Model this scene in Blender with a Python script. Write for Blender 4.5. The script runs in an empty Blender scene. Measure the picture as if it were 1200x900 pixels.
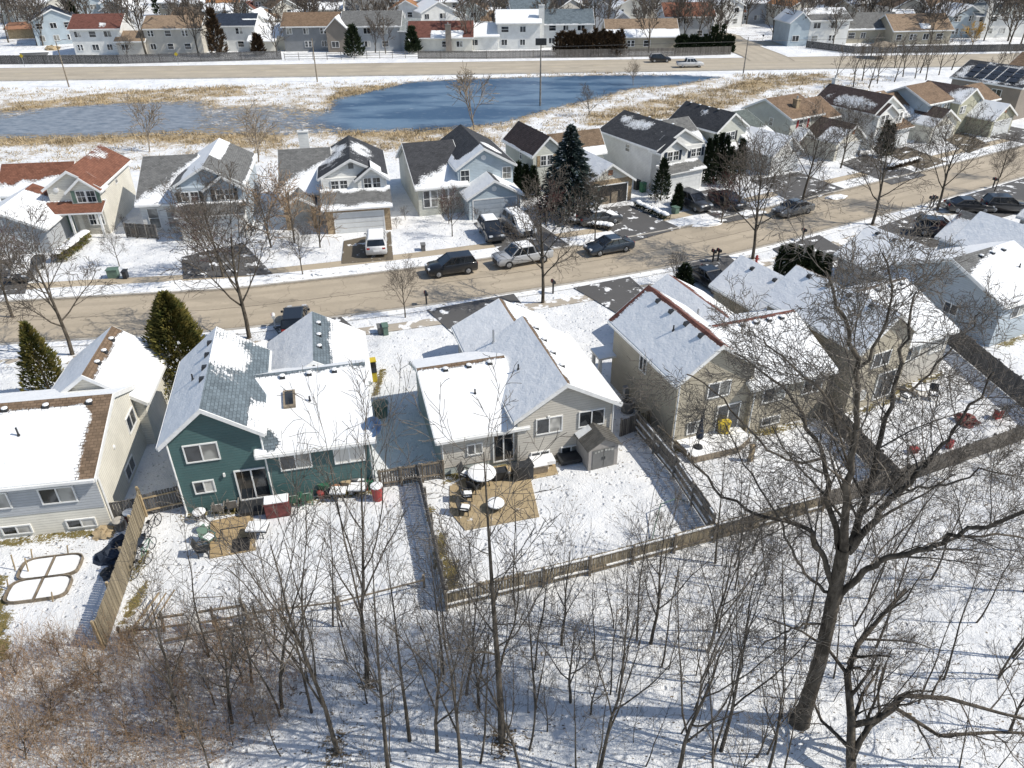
import bpy, bmesh, math, random
import numpy as np
from mathutils import Vector, Matrix, noise

R = math.radians
C = bpy.context.scene.collection
sc = bpy.context.scene
random.seed(7)

# ------------------------------------------------------------------ camera, light
CAM_H, PITCH, FPX, ROLL = 28.0, R(31.75), 890.0, R(-0.4)
cd = bpy.data.cameras.new('camera'); cam = bpy.data.objects.new('camera', cd); C.objects.link(cam)
cd.sensor_width = 36; cd.lens = FPX / 1200 * 36; cd.clip_end = 6000; cd.clip_start = 0.5
cam.matrix_world = Matrix.Translation((0, 0, CAM_H)) @ Matrix.Rotation(R(90) - PITCH, 4, 'X') @ Matrix.Rotation(ROLL, 4, 'Z')
sc.camera = cam
SUN_EL = R(46); SUN_AZ = R(-8)          # azimuth measured from +X towards +Y
sd = bpy.data.lights.new('sun', 'SUN'); so = bpy.data.objects.new('sun', sd); C.objects.link(so)
sd.energy = 3.7; sd.angle = R(0.5); sd.color = (1, 0.945, 0.85)
sv = Vector((math.cos(SUN_EL) * math.cos(SUN_AZ), math.cos(SUN_EL) * math.sin(SUN_AZ), math.sin(SUN_EL)))
so.rotation_euler = sv.to_track_quat('Z', 'Y').to_euler()
W = bpy.data.worlds.new('World'); sc.world = W; W.use_nodes = True
nt = W.node_tree; sky = nt.nodes.new('ShaderNodeTexSky'); sky.sky_type = 'NISHITA'; sky.sun_disc = False
sky.sun_elevation = SUN_EL; sky.sun_rotation = R(90) - SUN_AZ; sky.air_density = 1.0; sky.dust_density = 0.8
nt.nodes['Background'].inputs[1].default_value = 0.11
nt.links.new(sky.outputs[0], nt.nodes['Background'].inputs[0])
sc.view_settings.view_transform = 'Standard'; sc.view_settings.look = 'None'
sc.view_settings.exposure = 0.24; sc.view_settings.gamma = 1
sc.render.engine = 'CYCLES'
sc.cycles.max_bounces = 5; sc.cycles.transparent_max_bounces = 6

def gp(px, py, z=0.0):
    """photo pixel (1200x900) -> ground point at height z"""
    a = (px - 600) / FPX; b = -(py - 450) / FPX
    a, b = a * math.cos(ROLL) - b * math.sin(ROLL), a * math.sin(ROLL) + b * math.cos(ROLL)
    dz = b * math.cos(PITCH) - math.sin(PITCH); dy = b * math.sin(PITCH) + math.cos(PITCH)
    t = (z - CAM_H) / dz
    return (a * t, dy * t)
def proj(x, y, z=0.0):
    zc = y * math.cos(PITCH) - (z - CAM_H) * math.sin(PITCH); yc = y * math.sin(PITCH) + (z - CAM_H) * math.cos(PITCH)
    return 600 + FPX * x / zc, 450 - FPX * yc / zc
def pxm(x, y):      # metres per photo pixel there
    return (y * math.cos(PITCH) + CAM_H * math.sin(PITCH)) / FPX

# ------------------------------------------------------------------ materials
def new(name):
    m = bpy.data.materials.new(name); m.use_nodes = True
    return m, m.node_tree, m.node_tree.nodes['Principled BSDF']
def N(nt, t, **k):
    n = nt.nodes.new(t)
    for a, b in k.items(): setattr(n, a, b)
    return n
def noise_n(nt, scale, detail=4, rough=0.6, coord='pos', stretch=None):
    n = N(nt, 'ShaderNodeTexNoise'); n.inputs['Scale'].default_value = scale
    n.inputs['Detail'].default_value = detail; n.inputs['Roughness'].default_value = rough
    if coord == 'pos': src = N(nt, 'ShaderNodeNewGeometry').outputs['Position']
    elif coord == 'uv': src = N(nt, 'ShaderNodeTexCoord').outputs['UV']
    else: src = N(nt, 'ShaderNodeTexCoord').outputs['Object']
    if stretch:
        mp = N(nt, 'ShaderNodeMapping'); mp.inputs['Scale'].default_value = stretch
        nt.links.new(src, mp.inputs['Vector']); src = mp.outputs[0]
    nt.links.new(src, n.inputs['Vector'])
    return n.outputs['Fac']
def mth(nt, op, a, b=None, c=None):
    n = N(nt, 'ShaderNodeMath', operation=op)
    for i, v in enumerate((a, b, c)):
        if v is None: continue
        if isinstance(v, (int, float)): n.inputs[i].default_value = v
        else: nt.links.new(v, n.inputs[i])
    return n.outputs[0]
def sstep(nt, x, lo, hi):
    n = N(nt, 'ShaderNodeMapRange', interpolation_type='SMOOTHSTEP')
    n.inputs['From Min'].default_value = lo; n.inputs['From Max'].default_value = hi
    nt.links.new(x, n.inputs['Value']); return n.outputs[0]
def mixc(nt, f, a, b):
    n = N(nt, 'ShaderNodeMix', data_type='RGBA')
    for i, v in ((0, f), (6, a), (7, b)):
        if isinstance(v, (int, float)): n.inputs[i].default_value = v
        elif isinstance(v, tuple): n.inputs[i].default_value = (*v[:3], 1)
        else: nt.links.new(v, n.inputs[i])
    return n.outputs[2]
def attr(nt, name):
    return N(nt, 'ShaderNodeAttribute', attribute_name=name).outputs['Fac']
def bump(nt, bs, h, dist, strength=1.0):
    b = N(nt, 'ShaderNodeBump'); b.inputs['Distance'].default_value = dist; b.inputs['Strength'].default_value = strength
    nt.links.new(h, b.inputs['Height']); nt.links.new(b.outputs[0], bs.inputs['Normal'])
def mul(c, k): return tuple(min(1, x * k) for x in c)

def plain(name, col, rough=0.7, var=0.25, scale=3.0, metal=0.0, bmp=0.0, spec=0.4):
    m, nt, bs = new(name)
    f = noise_n(nt, scale)
    f = sstep(nt, f, 0.3, 0.7)
    nt.links.new(mixc(nt, f, mul(col, 1 - var), mul(col, 1 + var)), bs.inputs['Base Color'])
    bs.inputs['Roughness'].default_value = rough; bs.inputs['Metallic'].default_value = metal
    bs.inputs['Specular IOR Level'].default_value = spec
    if bmp: bump(nt, bs, noise_n(nt, scale * 6), bmp)
    return m
SNOW = (0.87, 0.875, 0.87)
def siding(name, col, pitch=0.17, dirt=0.12, vertical=False):
    m, nt, bs = new(name)
    co = N(nt, 'ShaderNodeTexCoord').outputs['Object']
    sx = N(nt, 'ShaderNodeSeparateXYZ'); nt.links.new(co, sx.inputs[0])
    z = sx.outputs['Z']
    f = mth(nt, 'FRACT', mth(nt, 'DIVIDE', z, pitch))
    lap_shade = mth(nt, 'LESS_THAN', f, 0.12)  # shadow under each board lap, painted into the colour as a thin darker line
    n1 = sstep(nt, noise_n(nt, 0.7, 5), 0.3, 0.75)
    n2 = noise_n(nt, 2.2, 3, stretch=(1, 1, 14), coord='obj')
    c = mixc(nt, n1, mul(col, 1 - dirt), mul(col, 1 + dirt * 0.5))
    c = mixc(nt, sstep(nt, n2, 0.35, 0.7), c, mixc(nt, 0.12, c, (0.25, 0.23, 0.2)))
    c = mixc(nt, mth(nt, 'MULTIPLY', lap_shade, 0.42), c, mul(col, 0.35))
    nt.links.new(c, bs.inputs['Base Color'])
    bs.inputs['Roughness'].default_value = 0.55
    bump(nt, bs, mth(nt, 'SUBTRACT', 1.0, f), 0.025)
    return m
def shingle(name, col, snowy=True):
    m, nt, bs = new(name)
    uv = N(nt, 'ShaderNodeTexCoord').outputs['UV']
    br = N(nt, 'ShaderNodeTexBrick'); nt.links.new(uv, br.inputs['Vector'])
    br.inputs['Scale'].default_value = 1.0; br.inputs['Brick Width'].default_value = 0.33; br.inputs['Row Height'].default_value = 0.2
    br.inputs['Mortar Size'].default_value = 0.02; br.inputs['Mortar Smooth'].default_value = 0.3
    br.inputs['Color1'].default_value = (*mul(col, 0.78), 1); br.inputs['Color2'].default_value = (*mul(col, 1.3), 1)
    br.inputs['Mortar'].default_value = (*mul(col, 0.55), 1)
    n3 = sstep(nt, noise_n(nt, 1.1, 4), 0.3, 0.7)
    c = mixc(nt, n3, br.outputs['Color'], mixc(nt, 0.35, br.outputs['Color'], mul(col, 1.6)))
    a = attr(nt, 'snow')
    n1 = noise_n(nt, 0.55, 5, 0.62); n2 = noise_n(nt, 5.5, 3)
    s = mth(nt, 'ADD', a, mth(nt, 'MULTIPLY', mth(nt, 'SUBTRACT', n1, 0.5), 1.3))
    s = mth(nt, 'ADD', s, mth(nt, 'MULTIPLY', mth(nt, 'SUBTRACT', n2, 0.5), 0.45))
    s = mth(nt, 'ADD', s, mth(nt, 'MULTIPLY', br.outputs['Fac'], -0.16))
    mask = sstep(nt, s, 0.42, 0.58)
    sn = mixc(nt, sstep(nt, noise_n(nt, 2.5, 4), 0.35, 0.7), (0.82, 0.835, 0.845), SNOW)
    nt.links.new(mixc(nt, mask, c, sn), bs.inputs['Base Color'])
    bs.inputs['Roughness'].default_value = 0.8; bs.inputs['Specular IOR Level'].default_value = 0.2
    h = mth(nt, 'ADD', mth(nt, 'MULTIPLY', mask, 1.0), mth(nt, 'MULTIPLY', mth(nt, 'MULTIPLY', br.outputs['Fac'], mth(nt, 'SUBTRACT', 1.02, mask)), -0.12))
    h = mth(nt, 'ADD', h, mth(nt, 'ADD', mth(nt, 'MULTIPLY', noise_n(nt, 1.0, 5), 1.2), mth(nt, 'MULTIPLY', noise_n(nt, 7, 3), .25)))
    bump(nt, bs, h, 0.08)
    return m

M = {}
M['white'] = plain('white trim', (0.78, 0.78, 0.76), 0.5, 0.06)
M['snow'] = plain('snow', SNOW, 0.75, 0.05, 1.5, bmp=0.03)
M['dark'] = plain('dark plastic', (0.03, 0.032, 0.035), 0.5, 0.3)
M['black'] = plain('black rubber', (0.012, 0.012, 0.013), 0.7, 0.3)
M['metal'] = plain('galvanised metal', (0.42, 0.43, 0.44), 0.45, 0.15, metal=0.6)
M['concrete'] = plain('concrete', (0.42, 0.39, 0.34), 0.85, 0.18, 1.5, bmp=0.01)
M['wood'] = plain('weathered wood', (0.23, 0.19, 0.14), 0.85, 0.35, 2.5, bmp=0.01)
M['woodtan'] = plain('tan wood', (0.40, 0.31, 0.19), 0.8, 0.25, 2.5, bmp=0.01)
M['woodgrey'] = plain('grey wood', (0.20, 0.185, 0.165), 0.85, 0.35, 2.5, bmp=0.01)
M['brick'] = plain('red brick', (0.33, 0.17, 0.10), 0.85, 0.25, 6)
M['stone'] = plain('tan stone', (0.36, 0.27, 0.17), 0.85, 0.35, 5)
M['red'] = plain('red plastic', (0.34, 0.05, 0.045), 0.5, 0.2)
M['green'] = plain('green plastic', (0.03, 0.13, 0.07), 0.5, 0.2)
M['yellow'] = plain('yellow plastic', (0.6, 0.45, 0.04), 0.5, 0.1)
M['blue'] = plain('blue plastic', (0.05, 0.14, 0.35), 0.4, 0.1)
M['tealbox'] = plain('grey green box paint', (0.12, 0.19, 0.15), 0.5, 0.1)
M['maroon'] = plain('maroon cloth', (0.16, 0.05, 0.045), 0.8, 0.35)
M['greyplastic'] = plain('grey plastic', (0.33, 0.31, 0.29), 0.6, 0.1)
M['doorgrey'] = plain('grey door plastic', (0.17, 0.17, 0.165), 0.6, 0.1)
M['shedroof'] = plain('brown grey shed roof', (0.11, 0.105, 0.095), 0.7, 0.2)
M['navy'] = plain('dark blue fabric', (0.02, 0.03, 0.05), 0.8, 0.2)
def glass(name, col, rough=0.08):
    m, nt, bs = new(name)
    f = sstep(nt, noise_n(nt, 0.9, 2), 0.4, 0.6)
    nt.links.new(mixc(nt, f, mul(col, 0.6), mul(col, 1.4)), bs.inputs['Base Color'])
    bs.inputs['Roughness'].default_value = rough; bs.inputs['Specular IOR Level'].default_value = 0.8
    return m
M['glass'] = glass('dark window glass', (0.03, 0.035, 0.04))
M['glasslit'] = glass('curtained window glass', (0.26, 0.26, 0.24), 0.2)
M['glassmid'] = glass('window with blinds', (0.42, 0.41, 0.38), 0.35)
M['carglass'] = glass('car glass', (0.015, 0.018, 0.022), 0.05)
SID = dict(green=(0.055, 0.125, 0.125), beige=(0.56, 0.53, 0.47), tan=(0.43, 0.385, 0.295), cream=(0.68, 0.64, 0.55),
           grey=(0.44, 0.46, 0.48), greyblue=(0.44, 0.50, 0.55), white=(0.78, 0.78, 0.75), ltblue=(0.45, 0.53, 0.58), sage=(0.56, 0.57, 0.51),
           brown=(0.27, 0.23, 0.19), ivory=(0.74, 0.71, 0.62), olive=(0.44, 0.43, 0.32), paleteal=(0.45, 0.50, 0.48), dgrey=(0.24, 0.25, 0.26))
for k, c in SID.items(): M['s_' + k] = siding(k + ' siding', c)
ROOF = dict(slate=(0.13, 0.16, 0.18), brown=(0.17, 0.12, 0.08), redbrown=(0.19, 0.085, 0.055), grey=(0.15, 0.15, 0.145), charcoal=(0.055, 0.056, 0.06),
            darkbrown=(0.075, 0.055, 0.05), tan=(0.26, 0.19, 0.13), rust=(0.15, 0.065, 0.05), orange=(0.33, 0.17, 0.08), ltgrey=(0.25, 0.27, 0.27), navy=(0.03, 0.04, 0.06), umber=(0.19, 0.13, 0.085), green=(0.12,0.14,0.13))
for k, c in ROOF.items(): M['r_' + k] = shingle(k + ' shingles', c)

def panelled(name, col):
    m, nt, bs = new(name)
    co = N(nt, 'ShaderNodeTexCoord').outputs['Object']; sx = N(nt, 'ShaderNodeSeparateXYZ'); nt.links.new(co, sx.inputs[0])
    nt.links.new(mixc(nt, sstep(nt, noise_n(nt, 1.5), .35, .7), mul(col, .92), col), bs.inputs['Base Color'])
    bs.inputs['Roughness'].default_value = 0.5
    return m
M['garage_white'] = panelled('white garage door', (0.72, 0.73, 0.72))
M['garage_blue'] = panelled('blue grey garage door', (0.40, 0.45, 0.50))
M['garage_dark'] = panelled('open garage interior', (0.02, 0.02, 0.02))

def planks(name, col, w=0.15):
    m, nt, bs = new(name)
    uv = N(nt, 'ShaderNodeTexCoord').outputs['UV']; sx = N(nt, 'ShaderNodeSeparateXYZ'); nt.links.new(uv, sx.inputs[0])
    q = mth(nt, 'DIVIDE', sx.outputs['X'], w); fl = mth(nt, 'FLOOR', q); fr = mth(nt, 'FRACT', q)
    wn = N(nt, 'ShaderNodeTexWhiteNoise', noise_dimensions='1D'); nt.links.new(fl, wn.inputs['W'])
    c = mixc(nt, wn.outputs['Value'], mul(col, 0.65), mul(col, 1.3))
    c = mixc(nt, sstep(nt, noise_n(nt, 1.3, 5), .35, .7), c, mixc(nt, .3, c, mul(col, .5)))
    c = mixc(nt, mth(nt, 'LESS_THAN', fr, 0.1), c, mul(col, 0.15))
    nt.links.new(c, bs.inputs['Base Color']); bs.inputs['Roughness'].default_value = 0.85
    return m
M['planks'] = planks('weathered fence planks', (0.30, 0.25, 0.17))
M['planks_grey'] = planks('grey fence planks', (0.19, 0.17, 0.145))
M['planks_dark'] = planks('dark fence planks', (0.13, 0.125, 0.12))
M['deck'] = planks('tan deck boards', (0.42, 0.33, 0.20), 0.6)

# ------------------------------------------------------------------ mesh helpers
class MB:
    def __init__(s): s.v = []; s.f = []; s.uv = {}; s.mi = []; s.cur = 0; s.snow = {}
    def add(s, vs, fs, mi=None):
        b = len(s.v); s.v += [tuple(p) for p in vs]
        for f in fs: s.f.append(tuple(b + i for i in f)); s.mi.append(s.cur if mi is None else mi)
        return b
    def hexa(s, p):       # 8 points: bottom 0-3, top 4-7
        return s.add(p, [(0, 3, 2, 1), (4, 5, 6, 7), (0, 1, 5, 4), (1, 2, 6, 5), (2, 3, 7, 6), (3, 0, 4, 7)])
    def box(s, x0, x1, y0, y1, z0, z1, T=None):
        p = [(x0, y0, z0), (x1, y0, z0), (x1, y1, z0), (x0, y1, z0), (x0, y0, z1), (x1, y0, z1), (x1, y1, z1), (x0, y1, z1)]
        if T: p = [T(*q) for q in p]
        return s.hexa(p)
    def slab(s, a, b, c, d, th):   # top quad, thickness down
        dn = lambda p: (p[0], p[1], p[2] - th)
        return s.hexa([dn(a), dn(b), dn(c), dn(d), a, b, c, d])
    def bar(s, a, b, w, h=None, up=(0, 0, 1)):
        a = Vector(a); b = Vector(b); d = (b - a).normalized(); h = h or w
        u = Vector(up)
        if abs(d.dot(u)) > 0.98: u = Vector((1, 0, 0))
        x = d.cross(u).normalized() * w / 2; y = x.cross(d).normalized() * h / 2
        s.hexa([a - x - y, a + x - y, b + x - y, b - x - y, a - x + y, a + x + y, b + x + y, b - x + y])
    def tube(s, a, b, r0, r1=None, k=8, cap=True):
        a = Vector(a); b = Vector(b); d = (b - a).normalized(); r1 = r0 if r1 is None else r1
        u = Vector((0, 0, 1)) if abs(d.z) < 0.95 else Vector((1, 0, 0))
        x = d.cross(u).normalized(); y = x.cross(d)
        vs = []
        for c, r in ((a, r0), (b, r1)):
            for i in range(k):
                t = 2 * math.pi * i / k; vs.append(c + x * r * math.cos(t) + y * r * math.sin(t))
        fs = [(i, (i + 1) % k, k + (i + 1) % k, k + i) for i in range(k)]
        if cap: fs += [tuple(range(k))[::-1], tuple(range(k, 2 * k))]
        s.add(vs, fs)
    def ring(s, c, R_, r, axis, k=18, q=5):   # torus
        c = Vector(c); ax = Vector(axis).normalized(); u = Vector((0, 0, 1)) if abs(ax.z) < .9 else Vector((1, 0, 0))
        x = ax.cross(u).normalized(); y = ax.cross(x)
        vs = []
        for i in range(k):
            t = 2 * math.pi * i / k; d = x * math.cos(t) + y * math.sin(t)
            for j in range(q):
                p = 2 * math.pi * j / q; vs.append(c + d * (R_ + r * math.cos(p)) + ax * r * math.sin(p))
        fs = [(i * q + j, ((i + 1) % k) * q + j, ((i + 1) % k) * q + (j + 1) % q, i * q + (j + 1) % q) for i in range(k) for j in range(q)]
        s.add(vs, fs)
    def lathe(s, c, prof, k=16):    # prof: (r, z) upward
        vs = []; c = Vector(c)
        for r, z in prof:
            for i in range(k):
                t = 2 * math.pi * i / k; vs.append((c.x + r * math.cos(t), c.y + r * math.sin(t), c.z + z))
        n = len(prof)
        fs = [(j * k + i, j * k + (i + 1) % k, (j + 1) * k + (i + 1) % k, (j + 1) * k + i) for j in range(n - 1) for i in range(k)]
        fs += [tuple(range(k))[::-1], tuple(range((n - 1) * k, n * k))]
        s.add(vs, fs)
    def prism(s, poly, fn, a0, a1):    # poly of (c,z); fn(c,a,z)
        n = len(poly)
        vs = [fn(c, a0, z) for c, z in poly] + [fn(c, a1, z) for c, z in poly]
        fs = [tuple(range(n))[::-1], tuple(range(n, 2 * n))] + [(i, (i + 1) % n, n + (i + 1) % n, n + i) for i in range(n)]
        s.add(vs, fs)
    def build(s, name, mats, parent=None, bevel=0, smooth=False):
        me = bpy.data.meshes.new(name); me.from_pydata(s.v, [], s.f)
        if not isinstance(mats, (list, tuple)): mats = [mats]
        for m in mats: me.materials.append(m)
        me.polygons.foreach_set('material_index', s.mi)
        bm = bmesh.new(); bm.from_mesh(me)
        bmesh.ops.recalc_face_normals(bm, faces=bm.faces)
        if bevel: bmesh.ops.bevel(bm, geom=[e for e in bm.edges], offset=bevel, segments=2, affect='EDGES', clamp_overlap=True)
        bm.to_mesh(me); bm.free()
        if smooth: me.polygons.foreach_set('use_smooth', [True] * len(me.polygons))
        o = bpy.data.objects.new(name, me); C.objects.link(o)
        if parent is not None: o.parent = parent
        return o
def tag(o, label=None, cat=None, group=None, kind=None):
    if label: o['label'] = label
    if cat: o['category'] = cat
    if group: o['group'] = group
    if kind: o['kind'] = kind
    return o
def empty(name, loc, yaw=0.0, label=None, cat=None, group=None):
    o = bpy.data.objects.new(name, None); C.objects.link(o); o.empty_display_size = 0.3
    o.location = (loc[0], loc[1], loc[2] if len(loc) > 2 else 0); o.rotation_euler = (0, 0, yaw)
    return tag(o, label, cat, group)
KIDS = {}
def kids(o):
    return [c for c in bpy.data.objects if c.parent == o]
def copy_tree(o, cache, parent=None):
    c = o.copy(); C.objects.link(c)
    if parent is not None: c.parent = parent
    for ch in cache.get(o.name, []): copy_tree(ch, cache, c)
    return c
def cache_tree(o, cache=None):
    if cache is None: cache = {}
    cache[o.name] = kids(o)
    for ch in cache[o.name]: cache_tree(ch, cache)
    return cache
def smoothstep(a, b, x):
    t = np.clip((x - a) / (b - a), 0, 1); return t * t * (3 - 2 * t)
ORD = 'first second third fourth fifth sixth seventh eighth ninth tenth eleventh twelfth thirteenth fourteenth fifteenth sixteenth seventeenth eighteenth nineteenth twentieth'.split()
def ordn(i, n):
    if i == 0: return 'leftmost'
    if i == n - 1: return 'rightmost'
    if i < 20: return ORD[i] + ' from the left'
    if n - 1 - i < 20: return ORD[n - 1 - i] + ' from the right'
    return 'number %d from the left' % (i + 1)
# ------------------------------------------------------------------ splines for the streets
NEAR = [(-140, 44), (-80, 46.5), (-60, 48.6), (-39.4, 51.6), (-24.8, 53.4), (-18.5, 54.8), (-7.1, 58.0), (3.1, 61.4), (13.3, 65.2), (23.4, 69.9), (36.1, 77.2), (63.3, 93.0), (100, 116), (160, 156)]
def smooth_line(pts, n=6):
    out = []
    P_ = [Vector(p) for p in pts]
    for i in range(len(P_) - 1):
        p0 = P_[max(0, i - 1)]; p1 = P_[i]; p2 = P_[i + 1]; p3 = P_[min(len(P_) - 1, i + 2)]
        for k in range(n):
            t = k / n
            out.append(0.5 * ((2 * p1) + (p2 - p0) * t + (2 * p0 - 5 * p1 + 4 * p2 - p3) * t * t + (3 * p1 - p0 - 3 * p2 + p3) * t ** 3))
    out.append(P_[-1]); return out
NL = smooth_line(NEAR)
def offset_line(L, d):
    out = []
    for i, p in enumerate(L):
        a = L[max(0, i - 1)]; b = L[min(len(L) - 1, i + 1)]; t = (b - a).normalized()
        out.append(p + Vector((-t.y, t.x)) * d)
    return out
def strip(name, L, d0, d1, z, m, z2=None, kind='structure', thick=0):
    A = offset_line(L, d0); B = offset_line(L, d1); mb = MB(); n = len(A)
    if thick:
        for i in range(n - 1):
            mb.slab((A[i].x, A[i].y, z), (A[i + 1].x, A[i + 1].y, z), (B[i + 1].x, B[i + 1].y, z), (B[i].x, B[i].y, z), thick)
    else:
        vs = [(p.x, p.y, z) for p in A] + [(p.x, p.y, z) for p in B]
        mb.add(vs, [(i, i + 1, n + i + 1, n + i) for i in range(n - 1)])
    o = mb.build(name, m); tag(o, kind=kind); return o
RW = 7.9
# ------------------------------------------------------------------ ground sheet with painted-in cover attributes
def ground_material():
    m, nt, bs = new('snowy ground')
    lit = attr(nt, 'litter'); reed = attr(nt, 'reed'); dirt = attr(nt, 'dirt')
    nA = noise_n(nt, 3.4, 5, 0.7); nB = noise_n(nt, 0.35, 4); nC = noise_n(nt, 11, 3, 0.7)
    nS = noise_n(nt, 1.0, 4, 0.75, stretch=(0.9, 4.0, 1))
    t = mth(nt, 'ADD', mth(nt, 'MULTIPLY', mth(nt, 'SUBTRACT', nA, .5), 1.0), mth(nt, 'MULTIPLY', mth(nt, 'SUBTRACT', nC, .5), 0.9))
    t = mth(nt, 'ADD', t, mth(nt, 'MULTIPLY', mth(nt, 'SUBTRACT', nB, .5), 0.8))
    t = mth(nt, 'ADD', t, mth(nt, 'MULTIPLY', mth(nt, 'SUBTRACT', nS, .5), 0.5))
    mask = sstep(nt, mth(nt, 'ADD', t, lit), 0.46, 0.60)
    hue = noise_n(nt, 1.7, 4)
    brown = mixc(nt, sstep(nt, hue, .35, .65), (0.085, 0.062, 0.04), (0.21, 0.16, 0.10))
    tan = mixc(nt, sstep(nt, hue, .35, .65), (0.30, 0.22, 0.13), (0.46, 0.36, 0.21))
    lc = mixc(nt, reed, brown, tan)
    sn = mixc(nt, sstep(nt, noise_n(nt, 0.9, 5), .3, .7), (0.76, 0.775, 0.79), SNOW)
    c = mixc(nt, mask, sn, lc)
    vs_ = N(nt, 'ShaderNodeTexVoronoi'); vs_.inputs['Scale'].default_value = 2.3; vs_.inputs['Randomness'].default_value = 1
    mpv = N(nt, 'ShaderNodeMapping'); mpv.inputs['Scale'].default_value = (1.0, 1.7, 1); nt.links.new(N(nt, 'ShaderNodeNewGeometry').outputs['Position'], mpv.inputs[0]); nt.links.new(mpv.outputs[0], vs_.inputs['Vector'])
    spk = mth(nt, 'MULTIPLY', sstep(nt, mth(nt, 'ADD', vs_.outputs['Distance'], mth(nt, 'MULTIPLY', nB, -.16)), .075, .03), sstep(nt, lit, .05, .3))
    c = mixc(nt, mth(nt, 'MULTIPLY', spk, .9), c, lc)
    grass = mixc(nt, sstep(nt, nC, .4, .6), (0.13, 0.115, 0.04), (0.24, 0.19, 0.08))
    dm = sstep(nt, mth(nt, 'ADD', mth(nt, 'MULTIPLY', t, 0.8), dirt), 0.47, 0.56)
    c = mixc(nt, dm, c, grass)
    nt.links.new(c, bs.inputs['Base Color']); bs.inputs['Roughness'].default_value = 0.85; bs.inputs['Specular IOR Level'].default_value = 0.15
    vor = N(nt, 'ShaderNodeTexVoronoi'); vor.inputs['Scale'].default_value = 1.9
    nt.links.new(N(nt, 'ShaderNodeNewGeometry').outputs['Position'], vor.inputs['Vector'])
    h = mth(nt, 'ADD', mth(nt, 'MULTIPLY', nA, 0.8), mth(nt, 'MULTIPLY', sstep(nt, vor.outputs['Distance'], 0.05, 0.28), 0.7))
    h = mth(nt, 'ADD', h, mth(nt, 'MULTIPLY', nC, 0.5))
    h = mth(nt, 'ADD', h, mth(nt, 'MULTIPLY', sstep(nt, noise_n(nt, .16, 3, .5), .3, .7), 2.5))
    bump(nt, bs, h, 0.12)
    return m
def poly_px(pts): return [gp(*p) for p in pts]
def sdist(X, Y, poly):       # signed distance, + inside
    P_ = np.array(poly); n = len(P_); ins = np.zeros(X.shape, bool); dm = np.full(X.shape, 1e9)
    for i in range(n):
        x0, y0 = P_[i]; x1, y1 = P_[(i + 1) % n]
        c = ((y0 > Y) != (y1 > Y)); xi = (x1 - x0) * (Y - y0) / ((y1 - y0) if y1 != y0 else 1e-9) + x0
        ins ^= c & (X < xi)
        dx, dy = x1 - x0, y1 - y0; t = np.clip(((X - x0) * dx + (Y - y0) * dy) / (dx * dx + dy * dy + 1e-9), 0, 1)
        dm = np.minimum(dm, np.hypot(X - x0 - t * dx, Y - y0 - t * dy))
    return np.where(ins, dm, -dm)
WOODS = poly_px([(-260, 770), (-20, 752), (60, 770), (140, 748), (200, 738), (270, 722), (380, 712), (520, 716), (700, 676), (830, 634), (960, 598), (1080, 560), (1200, 520), (1400, 470)]) + [(60, 16), (60, 2), (-60, 2), (-60, 16)]
BRUSH = poly_px([(-60, 770), (60, 755), (200, 735), (300, 740), (360, 790), (330, 860), (200, 930), (-80, 960)])
WATER = [[(-40, 132), (60, 126), (140, 121), (235, 118), (255, 126), (330, 124), (378, 132), (392, 116), (480, 96), (560, 92), (700, 88), (800, 88), (850, 90), (795, 100), (740, 104), (690, 118), (640, 130), (585, 146), (520, 152), (400, 156), (330, 158), (200, 158), (100, 162), (-40, 164)]]
WPOLY = [poly_px(p) for p in WATER]
MEADOW = poly_px([(-150, 200), (-150, 104), (60, 104), (400, 97), (700, 84), (870, 92), (960, 84), (1050, 90), (1000, 120), (900, 130), (800, 140), (720, 150), (590, 178), (470, 190), (330, 190), (170, 200)])
REEDS = [poly_px(p) for p in ([(0, 122), (100, 112), (170, 106), (285, 100), (285, 112), (160, 120), (60, 124), (0, 133)],
                              [(395, 103), (500, 98), (500, 108), (440, 116), (385, 120)], [(-40, 158), (240, 150), (330, 158), (330, 176), (240, 168), (-40, 172)],
                              [(690, 132), (760, 118), (820, 108), (890, 92), (900, 104), (850, 128), (760, 142), (690, 148)], [(400, 156), (560, 150), (590, 172), (400, 176)], [(860, 88), (960, 86), (980, 96), (880, 104)])]
DIRTP = [poly_px(p) for p in ([(-60, 690), (8, 665), (14, 775), (-60, 800)], [(212, 540), (250, 530), (205, 745), (150, 758)][:0] or [(162, 640), (175, 640), (160, 750), (140, 752)],
                              [(436, 425), (450, 430), (446, 462), (438, 464)], [(496, 580), (508, 600), (545, 690), (560, 705), (522, 712)])]
SKID = [poly_px(p) for p in ([(-60, 640), (130, 628), (178, 640), (150, 752), (-60, 780)], [(170, 620), (480, 570), (520, 710), (300, 740), (150, 750)], [(500, 570), (740, 500), (840, 620), (530, 712)],
                             [(745, 500), (1000, 450), (1100, 560), (850, 625)])]
def axis(lo, hi, f0, f1, st, mid0=None, mid1=None):
    a = [f0]; 
    while a[-1] < f1: a.append(a[-1] + st)
    b = [a[0]]; s = st
    while b[-1] > lo: s *= 1.35; b.append(b[-1] - s)
    c = [a[-1]]; s = st
    while c[-1] < hi: s *= 1.35; c.append(c[-1] + s)
    return np.array(b[:0:-1] + a + c[1:])
xs = axis(-3500, 3500, -115, 115, 0.8); ys = axis(-600, 6000, 12, 212, 0.8)
X, Y = np.meshgrid(xs, ys); nx, ny = len(xs), len(ys)
rs = np.random.RandomState(3)
lit = np.full(X.shape, 0.20)
for p in SKID: lit = np.maximum(lit, 0.0 + 0.26 * smoothstep(-.5, .5, sdist(X, Y, p)))
lit += 0.10 * smoothstep(-1, 1, sdist(X, Y, WOODS))
lit += 0.07 * smoothstep(-2, 2, sdist(X, Y, BRUSH))
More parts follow.
